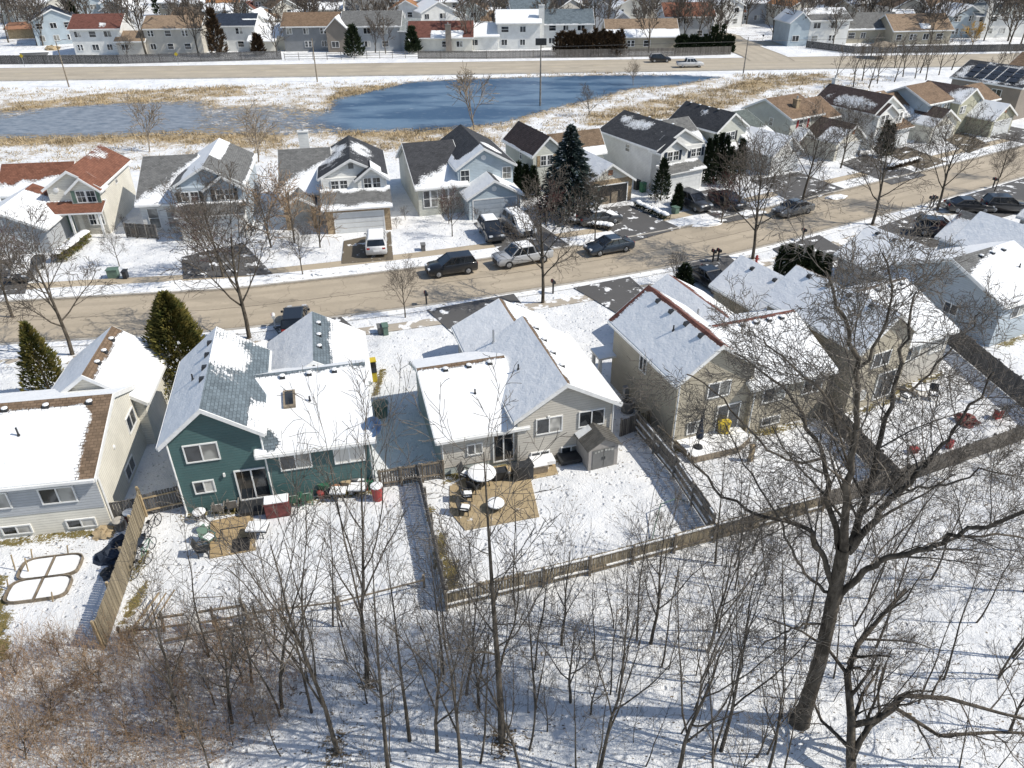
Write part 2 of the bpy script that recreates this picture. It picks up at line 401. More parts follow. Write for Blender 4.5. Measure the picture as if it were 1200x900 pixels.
md = sdist(X, Y, MEADOW); lit += 0.24 * smoothstep(-2, 4, md)
reed = smoothstep(-3, 3, md)
for p in REEDS:
    d = smoothstep(-2.0, 1.5, sdist(X, Y, p)); lit += 0.17 * d
wd = np.full(X.shape, -1e9)
for p in WPOLY: wd = np.maximum(wd, sdist(X, Y, p))
lit += 0.16 * smoothstep(-3.5, 0, wd)
far = smoothstep(190, 215, Y); lit += 0.20 * far
dirt = np.zeros(X.shape)
for p in DIRTP: dirt += 0.75 * smoothstep(-.6, .3, sdist(X, Y, p))
v = np.stack([X, Y, np.zeros_like(X)], -1).reshape(-1, 3)
ii, jj = np.meshgrid(np.arange(nx - 1), np.arange(ny - 1)); a = (jj * nx + ii).ravel()
f = np.stack([a, a + 1, a + nx + 1, a + nx], -1)
def np_mesh(name, v, f, mats, parent=None, smooth=False, k=None, mi=None):
    me = bpy.data.meshes.new(name); n = f.shape[1]
    me.vertices.add(len(v)); me.vertices.foreach_set('co', np.ascontiguousarray(v, dtype=np.float32).ravel())
    me.loops.add(f.size); me.loops.foreach_set('vertex_index', np.ascontiguousarray(f, dtype=np.int32).ravel())
    me.polygons.add(len(f)); me.polygons.foreach_set('loop_start', np.arange(0, f.size, n, dtype=np.int32))
    me.polygons.foreach_set('loop_total', np.full(len(f), n, dtype=np.int32))
    if mi is not None: me.polygons.foreach_set('material_index', mi)
    if smooth: me.polygons.foreach_set('use_smooth', np.ones(len(f), bool))
    me.update(); me.validate()
    for m in (mats if isinstance(mats, (list, tuple)) else [mats]): me.materials.append(m)
    o = bpy.data.objects.new(name, me); C.objects.link(o)
    if parent is not None: o.parent = parent
    return o
def set_attr(o, name, arr):
    at = o.data.attributes.new(name, 'FLOAT', 'POINT'); at.data.foreach_set('value', np.ascontiguousarray(arr, dtype=np.float32).ravel())
for ox, oy, yw, segs in ((-21.6, 30.9, 9, [(-14, -.3, 0, -.3)]), (-18.0, 31.9, 13, [(0, -.25, 4.6, -.25), (4.6, -.35, 10.4, -.35)]), (-4.1, 35.1, 16, [(0, -.25, 4.7, -.25), (4.7, -.5, 10.6, -.5)]), (10.3, 38.9, 20, [(-1, -1.3, 4.3, -1.3), (4.3, -1.6, 9.9, -1.6), (10.2, -1.4, 10.2, 6)]), (20.9, 43.4, 27, [(0, -2.6, 4.5, -2.6), (4.5, -1.9, 9.8, -1.9)]), (34.7, 51.2, 28, [(.6, -1.9, 12, -1.9)])):
    cc, ss = math.cos(R(yw)), math.sin(R(yw))
    for u0, v0, u1, v1 in segs:
        ax_, ay_ = ox + u0 * cc - v0 * ss, oy + u0 * ss + v0 * cc; bx_, by_ = ox + u1 * cc - v1 * ss, oy + u1 * ss + v1 * cc
        dx, dy = bx_ - ax_, by_ - ay_; t_ = np.clip(((X - ax_) * dx + (Y - ay_) * dy) / (dx * dx + dy * dy), 0, 1); dd = np.hypot(X - ax_ - t_ * dx, Y - ay_ - t_ * dy)
        dirt = np.maximum(dirt, .62 * smoothstep(1.1, .1, dd)); lit = np.maximum(lit, .42 * smoothstep(1.8, .2, dd))
for px, py in ((936, 848), (588, 868), (292, 396), (636, 355), (882, 303), (85, 416), (1022, 263), (1098, 246), (1000, 935), (430, 800), (395, 880), (222, 458), (62, 468)):
    cx_, cy_ = gp(px, py); lit = np.maximum(lit, .6 * smoothstep(1.5, .3, np.hypot(X - cx_, Y - cy_)))
gr = np_mesh('ground', v, f, ground_material()); tag(gr, kind='structure')
for nm, ar in (('litter', lit), ('reed', reed), ('dirt', dirt)): set_attr(gr, nm, ar)

# ---- pond
def water_material():
    m, nt, bs = new('pond water and ice')
    e = attr(nt, 'edge'); open_ = attr(nt, 'open')
    n1 = noise_n(nt, 0.5, 6, 0.72, stretch=(1, 2.2, 1)); n4 = noise_n(nt, 1.1, 5, 0.7, stretch=(.6, 2.0, 1)); n2 = noise_n(nt, 0.06, 4, 0.6, stretch=(1, 2.5, 1)); n3 = noise_n(nt, 2.2, 4)
    ice = sstep(nt, n2, .42, .62)
    c = mixc(nt, ice, (0.035, 0.08, 0.15), (0.13, 0.20, 0.28))
    c = mixc(nt, open_, mixc(nt, sstep(nt, n1, .35, .6), (0.12, 0.145, 0.18), (0.27, 0.29, 0.32)), c)
    c = mixc(nt, mth(nt, 'MULTIPLY', sstep(nt, n1, .56, .70), 0.5), c, (0.40, 0.46, 0.52))
    nt.links.new(c, bs.inputs['Base Color'])
    bs.inputs['Roughness'].default_value = 0.32; bs.inputs['Specular IOR Level'].default_value = 0.35
    bump(nt, bs, n1, 0.006)
    # broken, reedy edge: water only where the mask allows, ground shows between
    s = mth(nt, 'ADD', e, mth(nt, 'ADD', mth(nt, 'MULTIPLY', mth(nt, 'SUBTRACT', n4, .5), 4.0), mth(nt, 'MULTIPLY', mth(nt, 'SUBTRACT', n3, .5), 1.8)))
    mask = sstep(nt, s, 0.44, 0.56)
    tr = N(nt, 'ShaderNodeBsdfTransparent'); mx = N(nt, 'ShaderNodeMixShader')
    nt.links.new(mask, mx.inputs[0]); nt.links.new(tr.outputs[0], mx.inputs[1]); nt.links.new(bs.outputs[0], mx.inputs[2])
    nt.links.new(mx.outputs[0], nt.nodes['Material Output'].inputs['Surface'])
    return m
WP = WPOLY[0]; wx = np.arange(min(p[0] for p in WP) - 3, max(p[0] for p in WP) + 3, 1.2); wy = np.arange(min(p[1] for p in WP) - 3, max(p[1] for p in WP) + 3, 1.2)
WX, WY = np.meshgrid(wx, wy); wd2 = sdist(WX, WY, WP)
MARSH = poly_px([(225, 118), (260, 122), (390, 120), (380, 140), (430, 152), (590, 146), (600, 175), (300, 175), (-60, 172), (-60, 120), (30, 120), (60, 134), (120, 126)])
mar = smoothstep(-3, 3, sdist(WX, WY, MARSH)) * (1 - 0.5 * smoothstep(0, 4, sdist(WX, WY, poly_px([(-20, 140), (110, 124), (240, 120), (240, 152), (120, 160), (-20, 162)]))))
edge = np.where(wd2 > 0, np.clip(wd2 / 5.0, 0, 1) * (1.9 * (1 - mar) + .22 * mar) + .35, .35 + wd2 * .5)
v = np.stack([WX, WY, np.full_like(WX, 0.02)], -1).reshape(-1, 3); nx2, ny2 = len(wx), len(wy)
ii, jj = np.meshgrid(np.arange(nx2 - 1), np.arange(ny2 - 1)); a = (jj * nx2 + ii).ravel(); f = np.stack([a, a + 1, a + nx2 + 1, a + nx2], -1)
keep = (wd2.ravel()[f] > -4).any(1)
wt = np_mesh('water', v, f[keep], water_material()); tag(wt, kind='structure'); set_attr(wt, 'edge', edge); set_attr(wt, 'open', smoothstep(-8, 6, sdist(WX, WY, poly_px([(370, 90), (900, 80), (800, 140), (380, 160)]))))

# ---- streets
def road_material(name, base, wet=0.0, snowy=0.0, cracks=True):
    m, nt, bs = new(name)
    n1 = noise_n(nt, 0.25, 5); n2 = noise_n(nt, 3.5, 5, .7); n3 = noise_n(nt, 40, 2)
    c = mixc(nt, sstep(nt, n1, .3, .7), mul(base, .88), mul(base, 1.1))
    c = mixc(nt, mth(nt, 'MULTIPLY', sstep(nt, n2, .45, .8), .5), c, mul(base, .62))
    c = mixc(nt, mth(nt, 'MULTIPLY', n3, .25), c, mul(base, 1.5))
    uv = N(nt, 'ShaderNodeTexCoord').outputs['UV']; sx = N(nt, 'ShaderNodeSeparateXYZ'); nt.links.new(uv, sx.inputs[0])
    # tyre lanes, a little darker, and a crack along the crown
    w = noise_n(nt, .6, 4, .6)
    lane = sstep(nt, mth(nt, 'SINE', mth(nt, 'MULTIPLY', sx.outputs['Y'], 25.1)), .1, .9); c = mixc(nt, mth(nt, 'MULTIPLY', mth(nt, 'MULTIPLY', lane, sstep(nt, n1, .3, .6)), .34), c, mul(base, .68))
    ctr = mth(nt, 'ABSOLUTE', mth(nt, 'SUBTRACT', sx.outputs['Y'], mth(nt, 'ADD', .5, mth(nt, 'MULTIPLY', mth(nt, 'SUBTRACT', w, .5), .05))))
    edge_ = sstep(nt, mth(nt, 'ADD', mth(nt, 'ABSOLUTE', mth(nt, 'SUBTRACT', sx.outputs['Y'], .5)), mth(nt, 'MULTIPLY', mth(nt, 'SUBTRACT', n2, .5), .10)), .44, .485)
    c = mixc(nt, mth(nt, 'MULTIPLY', edge_, .6), c, mul(base, .38))
    patchy = sstep(nt, noise_n(nt, .12, 3, .5, stretch=(1, 1.6, 1)), .60, .63); c = mixc(nt, mth(nt, 'MULTIPLY', patchy, .28), c, mul(base, .6))
    if cracks:
        c = mixc(nt, mth(nt, 'MULTIPLY', mth(nt, 'LESS_THAN', ctr, .009), .65), c, mul(base, .3))
        vo = N(nt, 'ShaderNodeTexVoronoi', feature='DISTANCE_TO_EDGE'); vo.inputs['Scale'].default_value = .16
        mp = N(nt, 'ShaderNodeVectorMath', operation='ADD'); g = N(nt, 'ShaderNodeNewGeometry').outputs['Position']
        nn = N(nt, 'ShaderNodeTexNoise'); nn.inputs['Scale'].default_value = .8; nt.links.new(g, nn.inputs['Vector'])
        sc_ = N(nt, 'ShaderNodeVectorMath', operation='SCALE'); sc_.inputs['Scale'].default_value = 3.0; nt.links.new(nn.outputs['Color'], sc_.inputs[0])
        nt.links.new(g, mp.inputs[0]); nt.links.new(sc_.outputs[0], mp.inputs[1]); nt.links.new(mp.outputs[0], vo.inputs['Vector'])
        c = mixc(nt, mth(nt, 'MULTIPLY', mth(nt, 'LESS_THAN', vo.outputs['Distance'], .008), .5), c, mul(base, .35))
    if snowy:
        k = sstep(nt, mth(nt, 'ADD', noise_n(nt, 0.8, 5, .65), snowy), .60, .66)
        c = mixc(nt, k, c, SNOW)
    nt.links.new(c, bs.inputs['Base Color']); bs.inputs['Roughness'].default_value = .8 - wet
    bump(nt, bs, n3, .004)
    return m
M['road'] = road_material('salted asphalt', (0.42, 0.355, 0.265))
M['road_far'] = road_material('salted arterial asphalt', (0.43, 0.375, 0.29), cracks=False)
M['drive'] = road_material('dark driveway asphalt', (0.15, 0.145, 0.14), snowy=0.03, cracks=False)
M['drive_tan'] = road_material('muddy driveway asphalt', (0.22, 0.18, 0.125), snowy=0.02, cracks=False)
M['walk'] = road_material('pavement concrete', (0.46, 0.385, 0.28), snowy=-0.09, cracks=False)
M['snowwalk'] = road_material('snowed pavement concrete', (0.42, 0.37, 0.30), snowy=0.12, cracks=False)
def road_strip(name, L, d0, d1, z, m):
    A = offset_line(L, d0); B = offset_line(L, d1); n = len(A); s = [0]
    for i in range(1, n): s.append(s[-1] + (A[i] - A[i - 1]).length)
    v = np.array([(p.x, p.y, z) for p in A] + [(p.x, p.y, z) for p in B]); f = np.array([(i, i + 1, n + i + 1, n + i) for i in range(n - 1)])
    o = np_mesh(name, v, f, m); uv = o.data.uv_layers.new(name='UVMap')
    val = [(s[i % n], 0.0 if i < n else 1.0) for i in f.ravel()]
    uv.data.foreach_set('uv', np.array(val, dtype=np.float32).ravel())
    return tag(o, kind='structure')
NL2 = smooth_line(NEAR, 8)
road_strip('road', NL2, 0.0, RW, 0.03, M['road'])
strip('kerb', NL2, -0.25, 0.0, 0.10, M['concrete'], thick=0.1); strip('kerb', NL2, RW, RW + 0.25, 0.10, M['concrete'], thick=0.1)
road_strip('pavement', NL2, RW + 2.5, RW + 3.9, 0.045, M['walk'])
road_strip('pavement', NL2, -3.9, -2.6, 0.035, M['snowwalk'])
def mucky():
    m, nt, bs = new('gritty verge snow')
    n1 = noise_n(nt, 1.2, 5, .7, stretch=(1, 1.5, 1)); n2 = noise_n(nt, 9, 4, .7)
    s = mth(nt, 'ADD', n1, mth(nt, 'MULTIPLY', mth(nt, 'SUBTRACT', n2, .5), .5))
    c = mixc(nt, sstep(nt, s, .31, .43), (0.13, 0.105, 0.07), SNOW)
    nt.links.new(c, bs.inputs['Base Color']); bs.inputs['Roughness'].default_value = .85; bump(nt, bs, n1, .15)
    return m
M['verge'] = mucky()
strip('verge', NL2, RW + 0.25, RW + 2.5, 0.055, M['verge']); strip('verge', NL2, -1.1, -0.25, 0.055, M['verge'])
ART = smooth_line([(-700, 140), (-350, 158), (-200, 166), (-112, 170.3), (-37, 173.2), (55, 177.5), (140, 183), (300, 200), (700, 260)], 6)
road_strip('main_road', ART, -8, 7.5, 0.05, M['road_far'])
strip('kerb', ART, -8.5, -8, 0.14, M['concrete'], thick=0.12); 
SIDE = smooth_line([gp(905, 72), gp(895, 66), gp(868, 55), gp(850, 46), gp(835, 40), gp(760, 30)], 6)
road_strip('side_road', SIDE, -5, 5, 0.07, M['road_far'])
CROSS = smooth_line([gp(850, 51), gp(900, 51), gp(965, 49), gp(1060, 40)], 4)
road_strip('side_road', CROSS, -3.5, 3.5, 0.085, M['road_far'])
def poly_sheet(name, pts, z, m, kind='structure', thick=0):
    mb = MB(); n = len(pts)
    if thick: mb.prism([(p[0], p[1]) for p in pts], lambda c, a, z_: (c, z_, a), z - thick, z)
    else: mb.add([(p[0], p[1], z) for p in pts], [tuple(range(n))])
    o = mb.build(name, m); return tag(o, kind=kind)
# lane dashes along the arterial (long, worn, pale)
mb = MB(); A = ART
for L_off in (-0.2,):
    B = offset_line(smooth_line([(-350, 158), (-200, 166), (-112, 170.3), (-37, 173.2), (55, 177.5), (140, 183), (300, 200)], 40), L_off)
    for i in range(0, len(B) - 2, 4):
        p, q = B[i], B[i + 1]; d = (q - p).normalized(); q = p + d * 3.5; nn = Vector((-d.y, d.x)) * .09
        mb.add([(p.x - nn.x, p.y - nn.y, .056), (q.x - nn.x, q.y - nn.y, .056), (q.x + nn.x, q.y + nn.y, .056), (p.x + nn.x, p.y + nn.y, .056)], [(0, 1, 2, 3)])
tag(mb.build('lane_markings', plain('worn road paint', (.6, .52, .32), .8)), kind='structure')
# drives: (pixels of the four corners)
def drive(pts, m='drive', z=0.075):
    poly_sheet('driveway', [gp(*p) for p in pts], z, M[m])
drive([(403, 283), (458, 272), (461, 305), (400, 310)], 'drive_tan')
drive([(213, 302), (285, 285), (320, 322), (215, 328)])
drive([(555, 262), (612, 250), (668, 288), (592, 302)])
drive([(686, 246), (738, 241), (798, 268), (735, 286)])
drive([(788, 230), (836, 222), (900, 252), (850, 262)])
drive([(880, 212), (935, 202), (990, 222), (932, 240)])
drive([(984, 192), (1012, 182), (1086, 206), (1045, 217)])
drive([(1035, 178), (1062, 172), (1110, 190), (1080, 200)], 'drive_tan')
drive([(1100, 160), (1122, 152), (1160, 170), (1135, 180)], 'drive_tan')
drive([(1150, 158), (1182, 148), (1240, 160), (1215, 172)])
drive([(-30, 310), (40, 300), (30, 345), (-30, 348)])
drive([(430, 372), (528, 352), (556, 400), (520, 412), (440, 420)][:0] or [(500, 364), (602, 345), (640, 392), (540, 400)])
drive([(320, 384), (400, 372), (432, 400), (340, 408)])
drive([(672, 338), (738, 325), (790, 372), (740, 378)])
drive([(785, 312), (850, 297), (905, 345), (850, 350)])
drive([(985, 262), (1100, 232), (1160, 255), (1060, 285)][:0] or [(1005, 276), (1080, 248), (1125, 282), (1060, 300)])
drive([(1095, 240), (1215, 205), (1260, 232), (1150, 262)])
drive([(905, 292), (960, 276), (1000, 300), (940, 318)])
# ------------------------------------------------------------------ houses
def T_face(face, plane):
    if face == 'f': return lambda s, d, t: (s, plane - d, t)
    if face == 'b': return lambda s, d, t: (s, plane + d, t)
    if face == 'r': return lambda s, d, t: (plane + d, s, t)
    return lambda s, d, t: (plane - d, s, t)
# snow cover functions of (s along the ridge 0..1, t ridge 0 -> eave 1)
def smooth01(x):
    x = max(0, min(1, x)); return x * x * (3 - 2 * x)
def full(s, t): return 1.25
def ridge_bare(w=.10):
    return lambda s, t: 0.05 + min(1.2, t / w * .5)
def bare(s, t): return -0.5
def mostly_bare(s, t): return 0.08
def low_snow(a=.45): return lambda s, t: (t - a) * 2.2 + .5
def patch(s0, t0, rs_, rt, base=-.4):
    return lambda s, t: max(base, .66 - .42 * (((s - s0) / rs_) ** 2 + ((t - t0) / rt) ** 2))
class House:
    def __init__(s, origin, yaw, label, cat='house', group=None, name='house'):
        s.e = empty(name, (origin[0], origin[1], 0), R(yaw), label, cat, group)
        s.wb = {}; s.trim = MB(); s.vents = []; s.rng = random.Random(hash(label) % 1000 if False else int(abs(origin[0] * 7 + origin[1] * 13)))
        s.o = origin; s.yaw = yaw; s.gut = MB()
    def wallmb(s, m):
        return s.wb.setdefault(m, MB())
    def box(s, u0, u1, v0, v1, z0, z1, m): s.wallmb(m).box(u0, u1, v0, v1, z0, z1)
    def gable(s, ax, c0, c1, a0, a1, ze, zh, wall, roof, sl=full, sr=full, rp=None, zr=None, oh=.32, zb=-.1, trim=True, label=None, oh1=None, front_wall=None):
        """ridge along u ('u') or v ('v'); c = the other axis; sl/sr snow on the c0 / c1 slopes"""
        rp = (c0 + c1) / 2 if rp is None else rp; zr = ze if zr is None else zr; oh1 = oh if oh1 is None else oh1
        fn = (lambda c, a, z: (c, a, z)) if ax == 'v' else (lambda c, a, z: (a, c, z))
        if wall:
            w = s.wallmb(wall)
            w.prism([(c0, zb), (c1, zb), (c1, zr - .05), (rp, zh - .05), (c0, ze - .05)], fn, a0, a1)
        A0, A1 = a0 - oh, a1 + oh1
        mb = MB(); snow = []; uvs = {}; s.trim = MB(); s.gut = MB()
        NS, NT = 10, 8
        Lr = A1 - A0
        for side, ce, zz, f in ((0, c0, ze, sl), (1, c1, zr, sr)):
            k = (zh - zz) / abs(rp - ce); ce2 = ce - oh if side == 0 else ce + oh; z2 = zz - k * oh
            sl_len = math.hypot(abs(ce2 - rp), zh - z2)
            b = len(mb.v)
            for j in range(NT + 1):
                t = j / NT
                for i in range(NS + 1):
                    q = i / NS; c = rp + (ce2 - rp) * t; z = zh + (z2 - zh) * t + .08
                    mb.v.append(fn(c, A0 + Lr * q, z)); snow.append(f(q, t)); uvs[len(mb.v) - 1] = (Lr * q, sl_len * t + side * .1)
            for j in range(NT):
                for i in range(NS):
                    p = b + j * (NS + 1) + i; mb.f.append((p, p + 1, p + NS + 2, p + NS + 1)); mb.mi.append(0)
            # underside + edges
            b2 = len(mb.v)
            for (c, z) in ((rp, zh), (ce2, z2)):
                for q in (A0, A1): mb.v.append(fn(c, q, z - .06)); snow.append(-9)
            mb.f.append((b2, b2 + 1, b2 + 3, b2 + 2)); mb.mi.append(1)
            top = [b, b + NS, b + NT * (NS + 1), b + NT * (NS + 1) + NS]
            mb.f.append((top[2], top[3], b2 + 3, b2 + 2)); mb.mi.append(1)
            mb.f.append((top[0], top[2], b2 + 2, b2)); mb.mi.append(1)
            mb.f.append((top[1], top[3], b2 + 3, b2 + 1)); mb.mi.append(1)
            if trim:     # fascia / gutter along the eave and rake boards
                g0, g1 = (ce2 - .1, ce2) if side == 0 else (ce2, ce2 + .1)
                p = [(g0, A0 + .02, z2 - .14), (g1, A0 + .02, z2 - .14), (g1, A1 - .02, z2 - .14), (g0, A1 - .02, z2 - .14)]
                p += [(c, a, z + .16) for c, a, z in p]
                s.gut.hexa([fn(*x) for x in p])
                for aa, da in ((A0, -.05), (A1, .05)):
                    p = [(rp, aa, zh - .2), (ce2, aa, z2 - .2), (ce2, aa + da, z2 - .2), (rp, aa + da, zh - .2)]
                    p += [(c, a, z + .26) for c, a, z in p]
                    s.trim.hexa([fn(*x) for x in p])
        me = bpy.data.meshes.new('roof'); me.from_pydata(mb.v, [], mb.f)
        me.materials.append(M['r_' + roof]); me.materials.append(M['white']); me.polygons.foreach_set('material_index', mb.mi)
        bm = bmesh.new(); bm.from_mesh(me); bmesh.ops.recalc_face_normals(bm, faces=bm.faces); bm.to_mesh(me); bm.free()
        for p in me.polygons:      # tops must look up
            pass
        at = me.attributes.new('snow', 'FLOAT', 'POINT'); at.data.foreach_set('value', snow)
        uv = me.uv_layers.new(name='UVMap'); vi = np.zeros(len(me.loops), dtype=np.int32); me.loops.foreach_get('vertex_index', vi)
        uv.data.foreach_set('uv', np.array([uvs.get(int(i), (0, 0)) for i in vi], dtype=np.float32).ravel())
        o = bpy.data.objects.new('roof', me); C.objects.link(o); o.parent = s.e
        if label: o['label'] = label
        if s.trim.v: s.trim.build('trim', M['white'], o)
        if s.gut.v: s.gut.build('gutter', M['white'], o)
        s.last = dict(ax=ax, c0=c0, c1=c1, a0=a0, a1=a1, ze=ze, zr=zr, zh=zh, rp=rp, roof=o, fn=fn)
        return o
    def roof_point(s, side, q, t, g=None):
        g = g or s.last; ce = g['c0'] if side == 0 else g['c1']; zz = g['ze'] if side == 0 else g['zr']
        c = g['rp'] + (ce - g['rp']) * t; z = g['zh'] + (zz - g['zh']) * t + .08; a = g['a0'] + (g['a1'] - g['a0']) * q
        return g['fn'](c, a, z)
    def vent(s, side, qs, t=.14, snow=True, col='dark'):
        for q in qs:
            x, y, z = s.roof_point(side, q, t); mb = MB()
            mb.hexa([(x - .17, y - .17, z - .12), (x + .17, y - .17, z - .12), (x + .17, y + .17, z - .12), (x - .17, y + .17, z - .12),
                     (x - .13, y - .13, z + .12), (x + .13, y - .13, z + .12), (x + .13, y + .13, z + .12), (x - .13, y + .13, z + .12)])
            v_ = mb.build('roof_vent', M[col], s.last['roof'])
            if snow:
                m2 = MB(); m2.lathe((x, y, z + .12), [(.17, 0), (.16, .05), (.08, .08)], 8); m2.build('snow_cap', M['snow'], v_)
    def pipe(s, side, q, t, h=.5, r=.05, m='dark'):
        x, y, z = s.roof_point(side, q, t); mb = MB(); mb.tube((x, y, z - .1), (x, y, z + h), r, k=7); mb.tube((x, y, z - .1), (x, y, z + .08), r * 2.2, r * 1.3, k=7)
        mb.build('vent_pipe', M[m], s.last['roof'])
    def window(s, face, plane, sx, z0, w=1.5, h=1.1, kind='slide', lit=None, shutters=None, grid=False):
        T = T_face(face, plane); mb = MB(); fw = .07
        mb.box(sx, sx + w, -.02, .07, z0, z0 + fw, T); mb.box(sx, sx + w, -.02, .07, z0 + h - fw, z0 + h, T)
        mb.box(sx, sx + fw, -.02, .065, z0 + fw, z0 + h - fw, T); mb.box(sx + w - fw, sx + w, -.02, .065, z0 + fw, z0 + h - fw, T)
        n = 2 if kind in ('slide', 'twin') else 1
        if kind == 'slide': mb.box(sx + w / 2 - .035, sx + w / 2 + .035, -.02, .06, z0 + fw, z0 + h - fw, T)
        if kind == 'twin': mb.box(sx + w / 2 - .1, sx + w / 2 + .1, -.02, .06, z0 + fw, z0 + h - fw, T)
        if kind in ('twin', 'single'): mb.box(sx + fw, sx + w - fw, .0, .05, z0 + h / 2 - .025, z0 + h / 2 + .025, T)
        if grid:
            for i in range(1, n * 2):
                x = sx + w * i / (n * 2)
                if n == 2 and i == 2: continue
                mb.box(x - .015, x + .015, 0, .045, z0 + fw, z0 + h - fw, T)
        f = mb.build('window', M['white'], s.e)
        g = MB(); lit = lit if lit is not None else s.rng.choice((0, 1, 2, 1))
        if n == 2:
            g.cur = 1 if lit & 1 and s.rng.random() < .5 else 0
            g.box(sx + fw, sx + w / 2, .0, .025, z0 + fw, z0 + h - fw, T)
            g.cur = 1 if lit else 0
            g.box(sx + w / 2, sx + w - fw, .0, .028, z0 + fw, z0 + h - fw, T)
        else: g.cur = 1 if lit == 1 else 0; g.box(sx + fw, sx + w - fw, 0, .025, z0 + fw, z0 + h - fw, T)
        g.build('pane', [M['glass'], M[s.rng.choice(('glasslit', 'glasslit', 'glassmid'))]], f)
        if shutters:
            for x0 in (sx - .42, sx + w + .04):
                m2 = MB(); m2.box(x0, x0 + .36, 0, .05, z0, z0 + h, T)
                for k in range(7): m2.box(x0 + .05, x0 + .31, .05, .06, z0 + .1 + k * (h - .2) / 7, z0 + .1 + (k + .6) * (h - .2) / 7, T)
                m2.build('shutter', M[shutters], s.e)
    def garage(s, face, plane, sx, w=4.8, h=2.15, m='garage_white', opened=False):
        T = T_face(face, plane); mb = MB()
        mb.box(sx - .12, sx, -.02, .05, 0, h + .12, T); mb.box(sx + w, sx + w + .12, -.02, .05, 0, h + .12, T); mb.box(sx, sx + w, -.02, .05, h, h + .12, T)
        f = mb.build('garage_door_frame', M['white'], s.e)
        g = MB()
        if opened:
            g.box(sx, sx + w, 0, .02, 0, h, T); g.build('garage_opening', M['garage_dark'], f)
            m3 = MB(); m3.box(sx + 1.2, sx + 2.4, .02, .05, 0, .9, T); m3.box(sx + 2.6, sx + 3.4, .02, .05, 0, 1.3, T); m3.build('stored_boxes', M['wood'], f)
        else:
            nr = 4; hh = h / nr
            for r in range(nr):
                g.box(sx, sx + w, 0, .02, r * hh + .015, (r + 1) * hh - .015, T)
                for k in range(8):
                    x = sx + .08 + k * (w - .08) / 8; g.box(x, x + (w - .08) / 8 - .12, .02, .032, r * hh + .1, (r + 1) * hh - .1, T)
            g.build('garage_door', M[m], f)
    def door(s, face, plane, sx, z0=.15, w=.95, h=2.05, m='dark', patio=False):
        T = T_face(face, plane); mb = MB(); k = .08
        mb.box(sx, sx + k, -.02, .07, z0, z0 + h, T); mb.box(sx + w - k, sx + w, -.02, .07, z0, z0 + h, T); mb.box(sx + k, sx + w - k, -.02, .07, z0 + h - k, z0 + h, T)
        if patio: mb.box(sx + w / 2 - .04, sx + w / 2 + .04, -.02, .06, z0, z0 + h - k, T); mb.box(sx + k, sx + w - k, -.02, .07, z0, z0 + .08, T)
        d = mb.build('door', M['white'], s.e)
        g = MB()
        if patio:
            g.box(sx + k, sx + w - k, 0, .025, z0 + .08, z0 + h - k, T); g.build('pane', M['glass'], d)
        else:
            g.box(sx + k, sx + w - k, 0, .03, z0, z0 + h - k, T); g.build('door_leaf', M[m], d)
            g = MB(); g.box(sx + w - .25, sx + w - .19, .03, .08, z0 + .95, z0 + 1.05, T); g.build('handle', M['metal'], d)
    def disc(s, face, plane, sx, z, r=.3, m='white', name='gable_vent', square=False):
        T = T_face(face, plane); mb = MB()
        if square: mb.box(sx - r, sx + r, 0, .05, z - r, z + r, T)
        else:
            a = T(sx, 0, z); b = T(sx, .05, z); mb.tube(a, b, r, k=14); b2 = T(sx, .07, z); mb.tube(b, b2, r * .62, k=14)
        mb.build(name, M[m], s.e)
    def chimney(s, u, v, z0, z1, w=.9, d=.7, m='s_white'):
        mb = MB(); mb.box(u - w / 2, u + w / 2, v - d / 2, v + d / 2, z0, z1); mb.box(u - w / 2 - .06, u + w / 2 + .06, v - d / 2 - .06, v + d / 2 + .06, z1, z1 + .12)
        c = mb.build('chimney', M[m], s.e); m2 = MB(); m2.tube((u, v, z1 + .1), (u, v, z1 + .5), .12, k=8); m2.build('flue', M['metal'], c)
    def shed_roof(s, u0, u1, v0, v1, z0, z1, roof, snow=mostly_bare, th=.15, label=None):
        """lean-to strip: v0 low edge (z0) -> v1 high edge (z1)"""
        mb = MB(); N_ = 10; sn = []; uvs = {}
        for j in range(3):
            for i in range(N_ + 1):
                q = i / N_; t = j / 2; mb.v.append((u0 + (u1 - u0) * q, v0 + (v1 - v0) * t, z0 + (z1 - z0) * t)); sn.append(snow(q, 1 - t)); uvs[len(mb.v) - 1] = ((u1 - u0) * q, -(v1 - v0) * t * 1.1)
        for j in range(2):
            for i in range(N_): p = j * (N_ + 1) + i; mb.f.append((p, p + 1, p + N_ + 2, p + N_ + 1)); mb.mi.append(0)
        b = len(mb.v)
        for (u, v_, z) in ((u0, v0, z0), (u1, v0, z0), (u1, v1, z1), (u0, v1, z1)): mb.v.append((u, v_, z - th)); sn.append(-9)
        c4 = [0, N_, 2 * (N_ + 1) + N_, 2 * (N_ + 1)]
        for i in range(4): mb.f.append((c4[i], c4[(i + 1) % 4], b + (i + 1) % 4, b + i)); mb.mi.append(1)
        mb.f.append((b + 3, b + 2, b + 1, b)); mb.mi.append(1)
        me = bpy.data.meshes.new('roof'); me.from_pydata(mb.v, [], mb.f); me.materials.append(M['r_' + roof]); me.materials.append(M['white']); me.polygons.foreach_set('material_index', mb.mi)
        at = me.attributes.new('snow', 'FLOAT', 'POINT'); at.data.foreach_set('value', sn)
        uv = me.uv_layers.new(name='UVMap'); vi = np.zeros(len(me.loops), dtype=np.int32); me.loops.foreach_get('vertex_index', vi)
        uv.data.foreach_set('uv', np.array([uvs.get(int(i), (0, 0)) for i in vi], dtype=np.float32).ravel())
        o = bpy.data.objects.new('porch_roof', me); C.objects.link(o); o.parent = s.e
        if label: o['label'] = label
